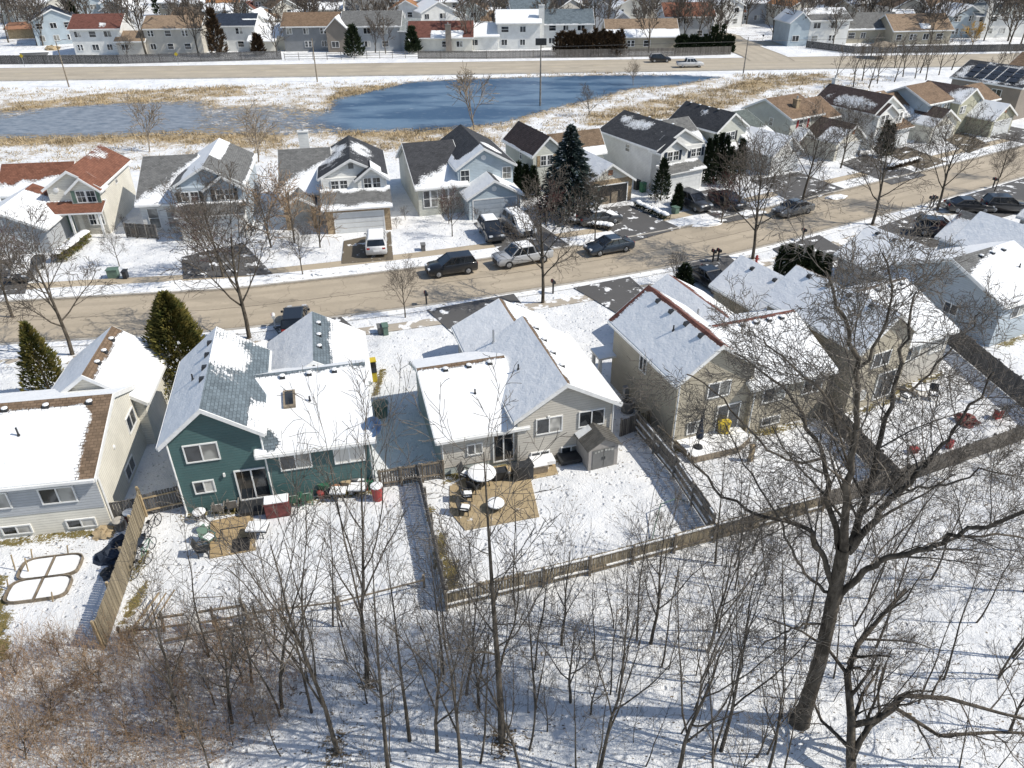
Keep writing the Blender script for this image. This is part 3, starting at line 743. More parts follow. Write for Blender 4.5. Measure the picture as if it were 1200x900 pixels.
    def post(s, u, v, z1, m='white', w=.2):
        mb = MB(); mb.box(u - w / 2, u + w / 2, v - w / 2, v + w / 2, 0, z1); mb.build('post', M[m], s.e)
    def downspout(s, u, v, z1):
        mb = MB(); mb.tube((u, v, .1), (u, v, z1), .05, k=6); mb.tube((u, v, .1), (u, v - .3, .05), .05, k=6); mb.build('downspout', M['white'], s.e)
    def done(s, foundation=True):
        for m, mb in s.wb.items():
            if mb.v: mb.build('wall' if m.startswith('s_') else ('foundation' if m == 'concrete' else 'stone_wall'), M[m], s.e)
        return s.e

NEARG = 'near row houses with their backs to the camera'
FARG = 'houses across the street'
# ---------- A1 grey split-level, far left
h = House((-21.6, 30.9), 9, 'grey sided split-level house at left edge with cream side wall and snowy brown roof', group=NEARG)
h.gable('u', 0, 9.0, -14, 0.0, 3.6, 5.35, 's_ivory', 'brown', lambda s, t: min((t - .02) * 9 - .3, (0.99 - s) * 42 - .1, 1.2), full, rp=4.9, oh1=.12)
h.vent(0, (.62, .77, .93), .1); h.pipe(0, .70, .45)
h.box(-14.02, -.02, -.03, .02, 1.45, 3.45, 's_grey')
for x, l in ((-6.1, 2), (-2.9, 2), (-10, 0)):
    h.window('f', -.03, x, 2.0, 1.75, 1.05, lit=l)
for x in (-5.4, -2.2, -9): h.window('f', 0, x, .2, 1.5, .62, lit=2)
h.window('r', 0, 5.6, 2.1, 1.5, 1.1); h.window('r', 0, 3.4, .3, 1.6, .9, lit=0)
h.gable('v', -5.0, .55, 7.6, 13.2, 3.4, 5.4, 's_ivory', 'brown', full, lambda s, t: min(1.2, (t - .12) * 6 + .2), rp=-2.2)
h.vent(1, (.25, .5, .78), .12)
h.disc('r', 0, 3.2, 3.0, .13, 'white', 'meter'); h.downspout(.08, .15, 3.3)
h.done()
# ---------- A0 corner of the next house on the left
h = House((-37.6, 27.4), 8, 'partly visible white house beyond left edge of the near row', group=NEARG)
h.gable('u', 0, 8.6, -8, 0.6, 3.4, 5.1, 's_ivory', 'brown', full, full, rp=4.6)
h.gable('v', -1.2, 4.6, 7.5, 13.2, 2.9, 4.6, 's_white', 'brown', full, ridge_bare(.2)); h.pipe(1, .3, .2, .9, .07, 'metal')
h.done()
# ---------- A2 green
h = House((-18.0, 31.9), 13, 'dark green sided two-part house with bay of snow on slate roof', group=NEARG)
h.gable('v', 0.0, 4.65, 0.0, 8.6, 5.0, 6.75, 's_green', 'slate', full,
        lambda s, t: max(-.3, .9 - .6 * (((s - .75) / .42) ** 2 + ((t - .28) / .45) ** 2), .62 if (t > .72 and s < .4) else -1, .75 - 9 * (1 - s) if s > .9 else -1), rp=2.15)
h.vent(0, (.35, .5, .67, .84), .12, snow=False); h.pipe(0, .48, .45, .35)
h.gable('u', -.1, 8.5, 4.6, 10.4, 3.55, 5.3, 's_green', 'slate', lambda s, t: min(1.2, .25 + t * 9) - 2.0 * max(0, 1 - ((s - .12) / .1) ** 2 - ((t - .86) / .16) ** 2), full, rp=5.0, oh1=.25)
g1 = h.last
h.vent(0, (.22, .48, .73), .08, snow=True); h.pipe(0, .47, .45, .3)
# skylight
x0, y0, z0 = h.roof_point(0, .22, .52); x1, y1, z1 = h.roof_point(0, .335, .30)
mb = MB(); mb.slab((x0, y0, z0 + .16), (x1, y0, z0 + .16), (x1, y1, z1 + .16), (x0, y1, z1 + .16), .3); f = mb.build('skylight', M['brown_frame'] if 'brown_frame' in M else M['wood'], h.last['roof'])
mb = MB(); mb.slab((x0 + .12, y0 + .12, z0 + .215), (x1 - .12, y0 + .12, z0 + .215), (x1 - .12, y1 - .12, z1 + .155), (x0 + .12, y1 - .12, z1 + .155), .03); mb.build('pane', M['glass'], f)
h.gable('v', 4.6, 10.6, 7.6, 14.0, 2.75, 4.55, 's_green', 'slate', full, lambda s, t: min(1.1, (t - .28) * 4 + .4), rp=7.55)
h.vent(1, (.28, .53, .8), .13)
h.window('f', 0, .75, 3.35, 1.75, 1.15, lit=1); h.window('f', 0, .75, 1.25, 1.1, .85, lit=1)
h.door('f', 0, 2.95, .35, 1.75, 2.1, patio=True)
h.window('f', -.1, 5.4, 2.05, 1.7, 1.05, lit=2); h.window('f', -.1, 8.3, 2.0, 1.7, 1.05, lit=1)
mb = MB(); mb.box(2.4, 2.5, -.12, 0, 2.2, 2.4); mb.build('wall_lamp', M['white'], h.e)
mb = MB(); mb.box(2.9, 4.8, -1.1, 0, .05, .32); mb.build('step', M['dark'], h.e)
h.downspout(4.72, -.08, 4.9); h.downspout(10.3, -.2, 3.5); h.downspout(.06, -.06, 4.9)
green_house = h; h.done()
# satellite dish on a short mast at the roof corner: rests on the house but is its own thing
# ---------- A3 beige
h = House((-4.1, 35.1), 16, 'beige sided split-level house with fully snow-covered roof, behind the storage shed', group=NEARG)
h.gable('u', 0, 8.0, 0, 4.9, 2.75, 4.4, 's_paleteal', 'brown', lambda s, t: min(1.2, .2 + t * 14), full, rp=5.1, zr=3.3)
h.box(-.03, 4.8, -.03, .01, .5, 2.55, 's_beige')
h.vent(0, (.28, .58, .85), .09); h.pipe(0, .55, .5, .3)
h.gable('v', 4.5, 10.5, -.3, 7.9, 3.55, 5.35, 's_beige', 'brown', full, ridge_bare(.06), rp=7.35)
h.vent(1, (.25, .45, .66, .86), .16, snow=True); h.pipe(0, .45, .6, .35); h.pipe(0, .97, .75, .9, .07, 'metal')
h.gable('v', 4.0, 10.2, 7.5, 13.4, 2.55, 4.15, 's_beige', 'brown', full, ridge_bare(.10), rp=7.25)
h.window('f', -.03, 1.5, 1.15, .95, .8, lit=2); h.door('f', -.03, 3.05, .3, 1.3, 2.0, patio=True)
h.window('f', -.3, 5.6, 1.95, 1.65, 1.15, lit=2); h.window('f', -.3, 8.25, 1.95, 1.65, 1.15, lit=0)
h.window('f', -.3, 7.2, .15, 1.3, .6, lit=2); h.window('f', -.3, 5.3, .15, 1.2, .6, lit=0)
mb = MB(); mb.box(6.9, 8.7, -1.25, -.35, .1, .35); mb.build('window_well', M['dark'], h.e)
mb = MB(); mb.box(5.2, 6.6, -1.15, -.35, .25, .5); mb.build('window_well_cover', M['snow'], h.e)
mb = MB(); mb.box(6.3, 6.45, -.4, -.3, 3.05, 3.2); mb.build('wall_lamp', M['white'], h.e)
h.downspout(.06, -.1, 2.6); h.downspout(10.4, -.4, 3.4); h.done()
# ---------- A4 tan with rusty ridge
h = House((10.3, 38.9), 20, 'tan sided two-storey house with rust red ridge shingles and snow deck behind', group=NEARG)
rb = lambda s, t: min(min(1.2, (t - .03) * 11 + .15), (.98 - s) * 16 + .35)
h.gable('v', -1.0, 4.3, -1.0, 7.2, 5.0, 6.85, 's_tan', 'rust', rb, ridge_bare(.3), rp=1.5)
h.vent(0, (.18, .38, .6, .8), .13, snow=False); h.pipe(0, .42, .4, .35)
h.gable('u', -1.3, 7.0, 4.2, 9.9, 3.65, 5.45, 's_tan', 'rust', lambda s, t: min(1.2, .2 + t * 12), full, rp=3.3)
h.vent(0, (.3, .48, .66, .83), .1)
h.gable('v', 3.6, 9.6, 5.6, 13.0, 2.75, 4.5, 's_tan', 'rust', full, ridge_bare(.3), rp=6.6); h.pipe(0, .2, .4, .8, .07, 'metal')
h.window('l', -1.0, 2.6, 3.2, .9, 1.2, kind='slide', lit=0)
h.window('f', -1.0, 1.1, 3.1, 1.6, 1.1, lit=2); h.window('f', -1.0, .0, .75, 1.1, .9, lit=1); h.door('f', -1.0, 2.0, .35, 1.7, 2.05, patio=True)
h.window('f', -1.3, 5.0, 2.05, 1.7, 1.1, lit=2); h.window('f', -1.3, 8.0, 2.05, 1.5, 1.1, lit=0)
h.window('f', -1.3, 5.3, .25, 1.4, .65, lit=2)
h.shed_roof(-2.3, -1.0, 6.6, 8.0, 2.5, 2.6, 'rust', full); h.post(-2.1, 6.8, 2.4); h.post(-2.1, 7.8, 2.4)
h.downspout(-.95, -1.1, 4.9); h.downspout(4.3, -1.4, 3.6); h.done()
# ---------- A5
h = House((20.9, 43.4), 27, 'olive grey two-storey house with white snow roof behind the big oak branches', group=NEARG)
h.gable('v', -.2, 4.6, -2.3, 5.8, 5.0, 6.8, 's_tan', 'brown', lambda s, t: min(1.2, .4 + t * 9), ridge_bare(.08), rp=2.3)
h.vent(0, (.2, .42, .64, .85), .13, snow=False)
h.gable('u', -1.6, 6.3, 4.5, 9.8, 3.6, 5.4, 's_beige', 'brown', lambda s, t: min(1.2, .3 + t * 12), full, rp=3.1)
h.vent(0, (.2, .45, .7, .9), .1); h.window('f', -1.6, 5.3, 2.0, 1.6, 1.1); h.window('f', -1.6, 8.0, 2.0, 1.4, 1.1); h.window('f', -2.3, 1.2, 3.0, 1.6, 1.1); h.window('f', -2.3, .3, .7, 1.1, .8); h.door('f', -2.3, 2.2, .3, 1.7, 2.05, patio=True)
h.gable('v', 1.6, 6.8, 5.0, 13.2, 2.75, 4.5, 's_tan', 'brown', full, ridge_bare(.1), rp=4.2); h.vent(0, (.5, .8), .2, snow=False)
h.done()
# ---------- A6 blue grey
h = House((34.7, 51.2), 28, 'pale blue grey sided house with gable wall towards the camera, right side of near row', group=NEARG)
h.gable('u', -1.6, 7.3, .6, 7.5, 3.6, 5.5, 's_greyblue', 'grey', lambda s, t: min(1.2, (t - .22) * 5 + (s - .25) * 2.5 + .6), full, rp=3.0)
h.vent(0, (.35, .55, .75), .12); h.pipe(0, .7, .5, .3)
h.gable('v', 7.4, 12.5, -1.5, 7.2, 4.4, 6.2, 's_greyblue', 'grey', full, full)
h.gable('v', -.2, 6.2, 5.6, 12.5, 2.75, 4.5, 's_grey', 'grey', full, ridge_bare(.1), rp=3.2); h.vent(0, (.35, .6, .85), .15, snow=False)
h.window('l', .6, 1.5, 1.2, 1.2, .9); h.window('f', -1.6, 2, 2, 1.6, 1.1); h.window('f', -1.6, 5, 2, 1.6, 1.1); h.done()
# ---------- A7, A8 at the right edge
h = House((45.3, 58.0), 30, 'pale blue house with half-cleared grey shingle garage roof, right edge of near row', group=NEARG)
h.gable('u', -1.5, 6.5, 0, 7.0, 3.6, 5.3, 's_greyblue', 'grey', full, full, rp=3.0)
h.gable('v', 6.8, 12, -1.5, 7, 4.6, 6.4, 's_greyblue', 'grey', full, full)
h.gable('v', -1.1, 5.0, 4.5, 10.0, 2.75, 4.5, 's_greyblue', 'grey', lambda s, t: min(1.0, (t - .14) * 4.5 - .1 + .3 * s) * (1 if t < .8 else .8), full, rp=1.7); h.pipe(0, .15, .55, 1.2, .09, 'metal'); h.done()
h = House((56.5, 63.5), 30, 'house with red brown ridge shingles and snowy roof at the right photo edge', group=NEARG)
h.gable('u', -1.5, 6.5, 0, 7.0, 3.6, 5.3, 's_beige', 'redbrown', full, full, rp=3.0)
h.gable('v', -1.8, 4.2, 4.5, 10.2, 2.75, 4.5, 's_beige', 'redbrown', lambda s, t: min(1.2, (t - .18) * 6 + .1), full, rp=1.2); h.done()

# ================= row B (fronts to the camera)
def roundvent(h, f, p, s_, z): h.disc(f, p, s_, z, .28)
# B1
h = House(gp(136, 273), 7, 'ivory two-storey house with red brown roof and stone porch, left end of far row', group=FARG)
h.gable('v', -5.6, -.6, .5, 10.2, 4.9, 6.5, 's_ivory', 'redbrown', bare, patch(.75, .1, .3, .5), rp=-3.1)
h.gable('u', 4.4, 10.6, -12.2, -5.4, 3.3, 5.5, 's_ivory', 'redbrown', lambda s, t: (t - .42) * 2.4 + .75 * s - .1, bare, rp=7.6)
h.gable('v', -12.0, -4.5, -4.8, 3.6, 2.6, 4.35, 's_grey', 'redbrown', full, lambda s, t: 1.3 if (s < .72) else 1.3 - 2.4 * smooth01((s - .72) / .2) , rp=-8.3)
h.gable('v', -3.3, -.5, -.05, 1.5, 4.75, 5.9, 's_ivory', 'redbrown', bare, bare)
h.shed_roof(-5.9, -.2, -1.5, .55, 2.75, 3.5, 'redbrown', lambda s, t: -.2 + (.9 if t < .15 else 0))
h.wallmb('stone').box(-2.8, -.6, -.05, .5, 0, 2.7); h.wallmb('stone')
h.box(-5.6, -.6, .45, .55, 0, 2.7, 's_ivory')
h.window('f', -.05, -2.75, 3.35, 1.9, 1.25, kind='twin', lit=0, shutters='tealbox', grid=True)
h.window('f', -.07, -2.2, 1.0, 1.5, 1.2, kind='twin', lit=1, grid=True)
h.disc('f', .5, -4.7, 4.6, .26); h.door('f', .45, -4.9, .2, 1.1, 2.1, m='tealbox'); h.post(-3.4, -1.3, 2.75); h.post(-.6, -1.3, 2.75); h.post(-5.6, -1.3, 2.75)
h.garage('f', -4.8, -10.8, 4.9, 2.1, 'garage_white'); h.disc('f', -4.8, -8.3, 3.2, .3, 'white', square=True)
h.window('r', -.6, 5.0, 3.6, .8, .9, kind='single')
h.done()
# B2
h = House(gp(173.6, 280), 10, 'blue grey two-storey house with dark shutters and twin front gables, second of far row', group=FARG)
h.gable('u', 1.6, 12.5, -.5, 4.5, 3.2, 6.1, 's_white', 'grey', lambda s, t: (t - .5) * 2.0 + (s - .4) * 1.7 + .3, bare, rp=8.4)
h.gable('v', 3.3, 10.0, 1.2, 12.0, 4.9, 6.75, 's_greyblue', 'grey', lambda s, t: .95 if t < .7 else .3, lambda s, t: .95 if (t < .35 and s > .3) or t > .88 else -.2, rp=6.6)
h.gable('v', 6.5, 10.0, .45, 2.2, 4.75, 5.9, 's_greyblue', 'grey', bare, bare)
h.box(3.3, 10.0, .5, 1.3, 2.4, 4.8, 's_greyblue')
h.box(3.7, 10.0, -1.4, .6, -.1, 2.6, 's_white')
h.shed_roof(3.4, 10.2, -1.8, .55, 2.62, 3.35, 'grey', lambda s, t: .9 if t < .12 else -.1)
h.window('f', .5, 4.0, 3.45, 1.75, 1.0, kind='twin', lit=0, shutters='dark', grid=True); h.window('f', .45, 7.35, 3.4, 1.75, 1.15, kind='twin', lit=0, shutters='dark', grid=True)
h.garage('f', -1.4, 4.5, 4.8, 2.1); h.window('f', 1.6, .1, .5, 1.1, 2.2, kind='single', lit=1); h.window('f', 1.6, 1.9, .5, 1.1, 2.2, kind='single', lit=1)
h.window('r', 10.0, 4.5, 3.4, .9, 1.1, kind='single', lit=0); h.vent(0, (.4, .6), .2); h.done()
# B3
h = House(gp(385, 272), 11, 'white and brick two-storey house with chimney and beige garage front behind parked white van', group=FARG)
h.gable('u', 3.9, 14.0, -4.4, .6, 3.2, 6.1, 's_white', 'grey', lambda s, t: (t - .55) * 2.6 + (s - .3) * 1.3 + .35, bare, rp=10.0)
h.gable('v', -.2, 6.4, 3.0, 12.4, 4.9, 6.6, 's_white', 'charcoal', patch(.55, .45, .5, .6), patch(.5, .3, .5, .45), rp=3.0)
h.gable('v', 3.5, 6.5, 2.35, 4.2, 4.75, 5.85, 's_white', 'charcoal', bare, full)
h.box(-.2, 6.4, 2.5, 3.1, 2.4, 4.8, 's_white'); h.wallmb('stone').box(0, 6.5, -.7, 2.6, -.1, 2.6)
h.shed_roof(-.4, 6.8, -1.05, 2.6, 2.65, 3.75, 'grey', lambda s, t: 1.0 if (t > .55 and s < .3) or t > .8 or (t < .12) else -.1)
h.gable('v', -4.2, -1.2, 1.6, 4.5, 2.6, 3.5, None, 'grey', mostly_bare, mostly_bare); h.post(-4.0, 1.6, 2.6, 'stone', .4); h.post(-1.3, 1.6, 2.6, 'stone', .4)
h.window('f', 2.5, .75, 3.65, 1.75, .95, kind='twin', lit=0, grid=True); h.window('f', 2.35, 4.1, 3.5, 1.8, 1.25, kind='twin', lit=0, grid=True)
h.disc('f', 3.0, 3.0, 5.85, .26, 'doorgrey', square=True); h.garage('f', -.7, .85, 4.9, 2.1, 'garage_white'); h.chimney(-1.9, 11.5, 4, 7.6, 1.1, .8); h.done()
# B4
h = House(gp(491, 252), 16, 'light blue house with round gable vents and low front garage gable, far row', group=FARG)
h.gable('u', -.5, 12.5, 0, 5.2, 3.2, 6.1, 's_sage', 'charcoal', lambda s, t: (t - .62) * 2.6 + (s - .2) * 1.5 + .1, bare, rp=6.6)
h.gable('v', 4.5, 10.7, -.2, 10.4, 4.9, 6.75, 's_ltblue', 'charcoal', lambda s, t: .1 + (1 if t > .8 or s < .12 else 0), lambda s, t: -.35 + 1.6 * max(0, 1 - ((s - .3) / .22) ** 2 - ((t - .45) / .5) ** 2), rp=7.4)
h.gable('v', 4.9, 10.6, -3.3, .5, 2.55, 4.15, 's_ltblue', 'charcoal', full, ridge_bare(.2), rp=7.7)
h.garage('f', -3.3, 5.4, 4.7, 2.1, 'garage_blue'); roundvent(h, 'f', -3.3, 7.7, 3.2); roundvent(h, 'f', -.2, 7.4, 5.7)
h.window('f', -.2, 4.75, 3.2, 1.05, 1.35, kind='single', lit=0, grid=True); h.window('f', -.2, 9.45, 3.2, 1.05, 1.35, kind='single', lit=1, grid=True)
h.window('f', -.5, .5, .9, 1.6, 1.9, kind='twin', lit=1); h.window('f', -.5, 2.6, .9, 1.4, 1.9, kind='twin', lit=1); h.done()
# B5
h = House(gp(628, 213), 24, 'cream house with brown roofs and stone-fronted open garage beside tall spruce', group=FARG)
h.gable('v', -2.8, 1.2, -5.0, 2.8, 4.9, 6.65, 's_sage', 'darkbrown', lambda s, t: -.35 + (1.3 if t > .93 else 0), bare, rp=-.9); h.vent(1, (.3, .5, .7), .12)
h.gable('u', -3.0, 2.0, 1.1, 7.6, 3.8, 5.8, 's_sage', 'brown', lambda s, t: -.3 + (1.5 if t > .72 and s > .4 else 0), bare, rp=-1.2)
h.gable('v', .9, 6.8, -10.9, -2.8, 2.6, 4.5, 's_ivory', 'brown', full, ridge_bare(.25), rp=3.95)
h.wallmb('stone').box(.9, 6.8, -10.95, -10.85, 0, 2.75); h.garage('f', -10.95, 1.55, 4.6, 2.1, opened=True); h.disc('f', -10.9, 3.9, 3.5, .28, 'brick', square=True)
h.window('f', -5.0, -1.9, 3.4, 1.6, 1.2, kind='twin', lit=0, shutters='stone', grid=True); h.window('l', -2.8, -2.0, 3.5, .6, 1.1, kind='single', lit=0); h.done()
# B6
h = House(gp(764, 230), 30, 'white two-storey house with black shingle roof streaked with snow, right of the stone garage', group=FARG)
h.gable('v', 1.4, 8.4, 1.5, 12.4, 4.9, 6.75, 's_white', 'charcoal', patch(.62, .35, .45, .3), bare, rp=5.1); h.vent(1, (.2, .4, .6, .8), .08)
h.gable('v', 1.4, 5.1, .7, 2.2, 4.75, 5.95, 's_white', 'charcoal', bare, bare)
h.box(1.4, 8.2, .8, 1.6, 2.4, 4.8, 's_white'); h.box(1.9, 6.9, -.6, .9, -.1, 2.5, 's_white')
h.shed_roof(.9, 7.2, -.95, .85, 2.55, 3.25, 'grey', lambda s, t: .9 if (s > .5 and t > .75) or t < .12 else -.1)
h.gable('u', 5.0, 13.0, 8, 12.2, 3.4, 5.8, 's_white', 'grey', lambda s, t: (t - .4) * 3 + .2, bare, rp=9.0)
h.window('f', .7, 2.3, 3.45, 1.75, 1.15, kind='twin', lit=0, shutters='navy', grid=True); h.window('f', .8, 6.0, 3.45, 1.6, 1.0, kind='twin', lit=0, shutters='navy', grid=True)
h.garage('f', -.6, 2.1, 4.5, 2.1, 'garage_white'); h.window('l', 1.4, 6.4, 3.4, .9, .9, kind='single', lit=1); h.done()
# B7
h = House(gp(850, 190), 33, 'pale sage house with black ridge roof and snowbank garage roof, middle of far row', group=FARG)
h.gable('v', -4.0, 1.3, -1.5, 6.6, 4.9, 6.7, 's_sage', 'charcoal', patch(.55, .3, .15, .25), bare, rp=-2.0 + .6); h.vent(0, (.3, .5, .7, .9), .08, snow=True)
h.gable('u', -2.5, 7, .8, 5.8, 3.3, 5.4, 's_sage', 'green', lambda s, t: (t - .5) * 3, bare, rp=3)
h.gable('v', .0, 5.2, -7.3, -.6, 2.6, 4.35, 's_white', 'charcoal', full, bare, rp=2.9)
h.garage('f', -7.3, .5, 4.1, 2.05, 'garage_white'); h.disc('f', -7.3, 2.9, 3.4, .25, 'white', square=True)
h.window('f', -1.5, -2.4, 3.3, 1.7, 1.15, kind='twin', lit=0, shutters='dark', grid=True); h.shed_roof(-4.2, -.2, -2.9, -1.5, 2.6, 3.0, 'charcoal', full); h.done()
# B8
h = House(gp(926, 170), 32, 'cream house with red shutters and brown roof behind dark snowy garage roof', group=FARG)
h.gable('u', -3.4, 4.8, -5.0, 1.0, 4.9, 6.6, 's_sage', 'umber', bare, bare, rp=1.2)
h.gable('u', -2.8, 4.5, 1.0, 5.5, 4.0, 5.8, 's_ivory', 'umber', bare, bare, rp=1.0)
h.gable('v', -2.0, 3.4, -8.8, -2.6, 2.6, 4.35, 's_ivory', 'darkbrown', lambda s, t: .1 + (1 if (s < .5 and t > .3) else 0), patch(.5, .5, .5, .5), rp=1.0)
h.garage('f', -8.8, -1.4, 4.3, 2.05); h.disc('f', -8.8, 1.0, 3.4, .25, 'brick', square=True)
h.window('f', -3.4, -3.4, 3.3, 1.6, 1.2, kind='twin', lit=1, shutters='red', grid=True); h.door('f', -3.4, -3.2, .2, 1.0, 2.0, m='red')
h.gable('v', -4.8, -2.2, -5.0, -3.2, 2.6, 3.6, None, 'umber', full, mostly_bare); h.post(-4.6, -4.9, 2.6); h.window('l', -5.0, -.5, 3.3, .7, 1.1, kind='single', lit=1)
h.chimney(-2.2, -1.5, 4.5, 6.6, .7, .7, 'stone'); h.done()
# B9
h = House(gp(1028, 174), 31, 'white two-storey house with dark brown roof and small brown skirt roof over garage', group=FARG)
h.gable('v', -1.8, 4.2, .5, 10.3, 4.9, 6.8, 's_white', 'darkbrown', patch(.45, .65, .5, .4, -.35), bare, rp=1.0); h.vent(1, (.2, .5, .8), .08)
h.gable('v', -1.5, 2.2, -.1, 1.2, 4.75, 5.9, 's_white', 'darkbrown', bare, full)
h.box(-1.6, 4.1, 0, .6, 2.3, 4.8, 's_white'); h.box(.4, 5.2, -.8, .7, -.1, 2.5, 's_white')
h.shed_roof(-.6, 5.6, -1.2, 1.0, 2.55, 3.35, 'umber', bare); h.garage('f', -.8, .7, 4.2, 2.05)
h.window('f', -.1, -.9, 3.3, 1.6, 1.25, kind='twin', lit=0, grid=True); h.window('f', 0, 2.5, 3.3, 1.3, 1.2, kind='twin', lit=0, grid=True)
h.window('l', -1.8, 2.6, 3.0, .8, .8, kind='single', lit=0); h.gable('u', 3, 11, 4.2, 8.5, 3.4, 5.6, 's_white', 'tan', low_snow(.5), bare); h.chimney(1.5, 10.2, 5, 7.5, .6, .6); h.done()
# B10
h = House(gp(1100, 160), 33, 'pale blue house with tan brown roof and dark half-bare garage roof', group=FARG)
ox, oy = h.o
h.gable('u', 0.8, 8.6, -3.4, 2.2, 4.9, 6.6, 's_ltblue', 'umber', bare, bare, rp=4.8)
h.gable('u', 2.5, 9.5, -8.2, -3.4, 3.4, 5.6, 's_ltblue', 'umber', low_snow(.7), bare, rp=6)
h.gable('v', -5.0, 1.0, -1.5, 5.7, 2.6, 4.35, 's_ivory', 'darkbrown', lambda s, t: .2 + (1 if t > .5 else -.3), patch(.1, .5, .3, .8), rp=-2.2)
h.garage('f', -1.5, -4.6, 4.6, 2.05); h.window('f', .8, -1.6, 3.3, 1.5, 1.1, kind='twin', lit=1, grid=True); h.window('f', .8, .6, 3.3, 1.3, 1.1, kind='twin', lit=1); h.done()
# B11
h = House(gp(1147, 158), 33, 'olive sided house with white snow-covered garage roof near right edge of far row', group=FARG)
h.gable('v', -3.5, 1.8, 2.2, 9.2, 4.7, 6.2, 's_olive', 'darkbrown', patch(.1, .6, .4, .9), bare, rp=-.6)
h.gable('u', 2.5, 9, 1.8, 7.5, 4.0, 5.6, 's_olive', 'umber', bare, bare)
h.gable('v', -.5, 5.2, -1.6, 5.3, 2.65, 4.35, 's_olive', 'darkbrown', full, full, rp=2.2); h.vent(1, (.3, .6, .9), .1); h.vent(0, (.8,), .1)
h.garage('f', -1.6, .2, 4.4, 2.05, 'garage_white'); h.disc('f', -1.6, 2.3, 3.4, .25, 'umber' if 'umber' in M else 'brick', square=True); h.window('f', 2.2, -3.0, 2.9, 1.4, 1.1, kind='twin', lit=1); h.done()
# B12
h = House(gp(1181, 141), 33, 'tall brown house with solar panels on its black roof, right edge of far row', group=FARG)
h.gable('v', 0, 9, -.5, 10.5, 5.0, 7.1, 's_brown', 'charcoal', patch(.5, .5, .8, .7, -.3), full, rp=4.5)
for r in range(3):
    for c in range(5):
        P = [h.roof_point(0, .12 + .15 * c + a, .2 + .25 * r + b) for a, b in ((0, .2), (.13, .2), (.13, 0), (0, 0))]
        mb = MB(); mb.slab(*[(x, y, z + .14) for x, y, z in P], .05); mb.build('solar_panel', M['navy'], h.last['roof'])
h.window('l', 0, 2.2, 3.0, 1.6, 1.2, lit=0); h.window('l', 0, 6.5, 3.0, 1.4, 1.2, lit=1); h.window('f', -.5, 2, 3, 1.6, 1.2); h.done()
# B13, just off the right edge in the photo
h = House((94, 135), 34, 'brown roofed house showing behind the solar panelled house at the right edge', group=FARG)
h.gable('v', 0, 7, 0, 10, 4.9, 6.6, 's_tan', 'umber', bare, full); h.done()

# ================= the neighbourhood beyond the main road
FARH = []
def far_house(px, py, yaw, w, d, ze, zh, wall, roof, sl=bare, sr=bare, ax='u', desc='', wing=None, garage=None, wins=True, fx=None, chim=None):
    x, y = gp(px, py) if fx is None else fx
    h = House((x, y), yaw, None, 'house', 'houses beyond the main road')
    if ax == 'u': h.gable('u', 0, d, -w / 2, w / 2, ze, zh, 's_' + wall, roof, sl, sr)
    else: h.gable('v', -w / 2, w / 2, 0, d, ze, zh, 's_' + wall, roof, sl, sr)
    if wins:
        n = max(2, int(w / 3)); 
        for fl in ((.8, 3.3) if ze > 4 else (.9,)):
            for i in range(n):
                if h.rng.random() < .85: h.window('f', 0, -w / 2 + .7 + i * (w - 1.0) / n, fl, 1.1 + .5 * h.rng.random(), 1.2, kind=h.rng.choice(('single', 'twin', 'slide')), lit=h.rng.choice((0, 0, 1, 2)))
    if wing:
        u0, u1, v0, v1, z0, z1, ax2, wl, rf, s1 = wing
        h.gable(ax2, *( (u0, u1, v0, v1) if ax2 == 'v' else (v0, v1, u0, u1)), z0, z1, 's_' + wl, rf, s1, s1)
        if wins: h.window('f', v0, u0 + .8, .9, 1.5, 1.2, lit=0)
    if chim: h.chimney(chim[0], chim[1], 0, chim[2], 1.1, .8, chim[3])
    h.done(); h.e.scale = (1.2, 1.2, 1.15); FARH.append((h.e, desc, wall, roof, x, y))
far_house(118, 64, 4, 9.5, 8.5, 5.0, 7.2, 'white', 'rust', lambda s, t: -.4 + (.95 if abs(s - .65) < .06 and abs(t - .75) < .15 else 0), bare, 'u', 'white house with rust brown roof and small snow patch')
far_house(72, 52, 28, 9, 9.5, 5.0, 7.2, 'ltblue', 'navy', lambda s, t: .45, bare, 'v', 'pale blue gable house beside a leaning orange shed')
far_house(207, 63, 2, 11, 8, 4.9, 6.8, 'beige', 'tan', bare, bare, 'u', 'beige house with tan roof and low left wing', wing=(-11, -5.6, -.8, 5, 2.7, 4.2, 'u', 'beige', 'tan', bare))
far_house(279, 60, 2, 8, 7.5, 5.0, 6.8, 'white', 'navy', lambda s, t: -.2 + (1.2 if s > .6 and abs(t - .5) < .1 else 0), full, 'u', 'white two-storey house with solar panels on its front roof')
far_house(315, 59, 2, 7, 8, 2.9, 4.8, 'ivory', 'rust', full, full, 'u', 'low ivory house with rust roof and snowy porch', wing=(-3, 2, -2.5, 1, 2.3, 3.0, 'u', 'ivory', 'tan', full))
far_house(367, 60, 2, 11, 8, 4.9, 7.0, 'dgrey', 'umber', bare, bare, 'u', 'dark grey house with gabled porch and white bay window', wing=(3.4, 7.5, -1.8, 6, 4.6, 6.6, 'v', 'brown', 'tan', full))
far_house(437, 60, 1, 11.5, 8.5, 4.9, 7.2, 'grey', 'grey', lambda s, t: -.3 + (.95 if t > .94 else 0), bare, 'u', 'light grey house with wide grey roof and two small trees', wing=(5.6, 9.5, 0, 6.5, 4.0, 5.8, 'u', 'grey', 'ltgrey', bare))
far_house(517, 61, 1, 12.5, 8, 2.9, 5.4, 'ivory', 'rust', lambda s, t: -.4 + (1.6 if t > .55 and .35 < s < .85 else 0), bare, 'u', 'low cream house with brown roof and central chimney', chim=(1.6, -.5, 5.2, 's_brown'))
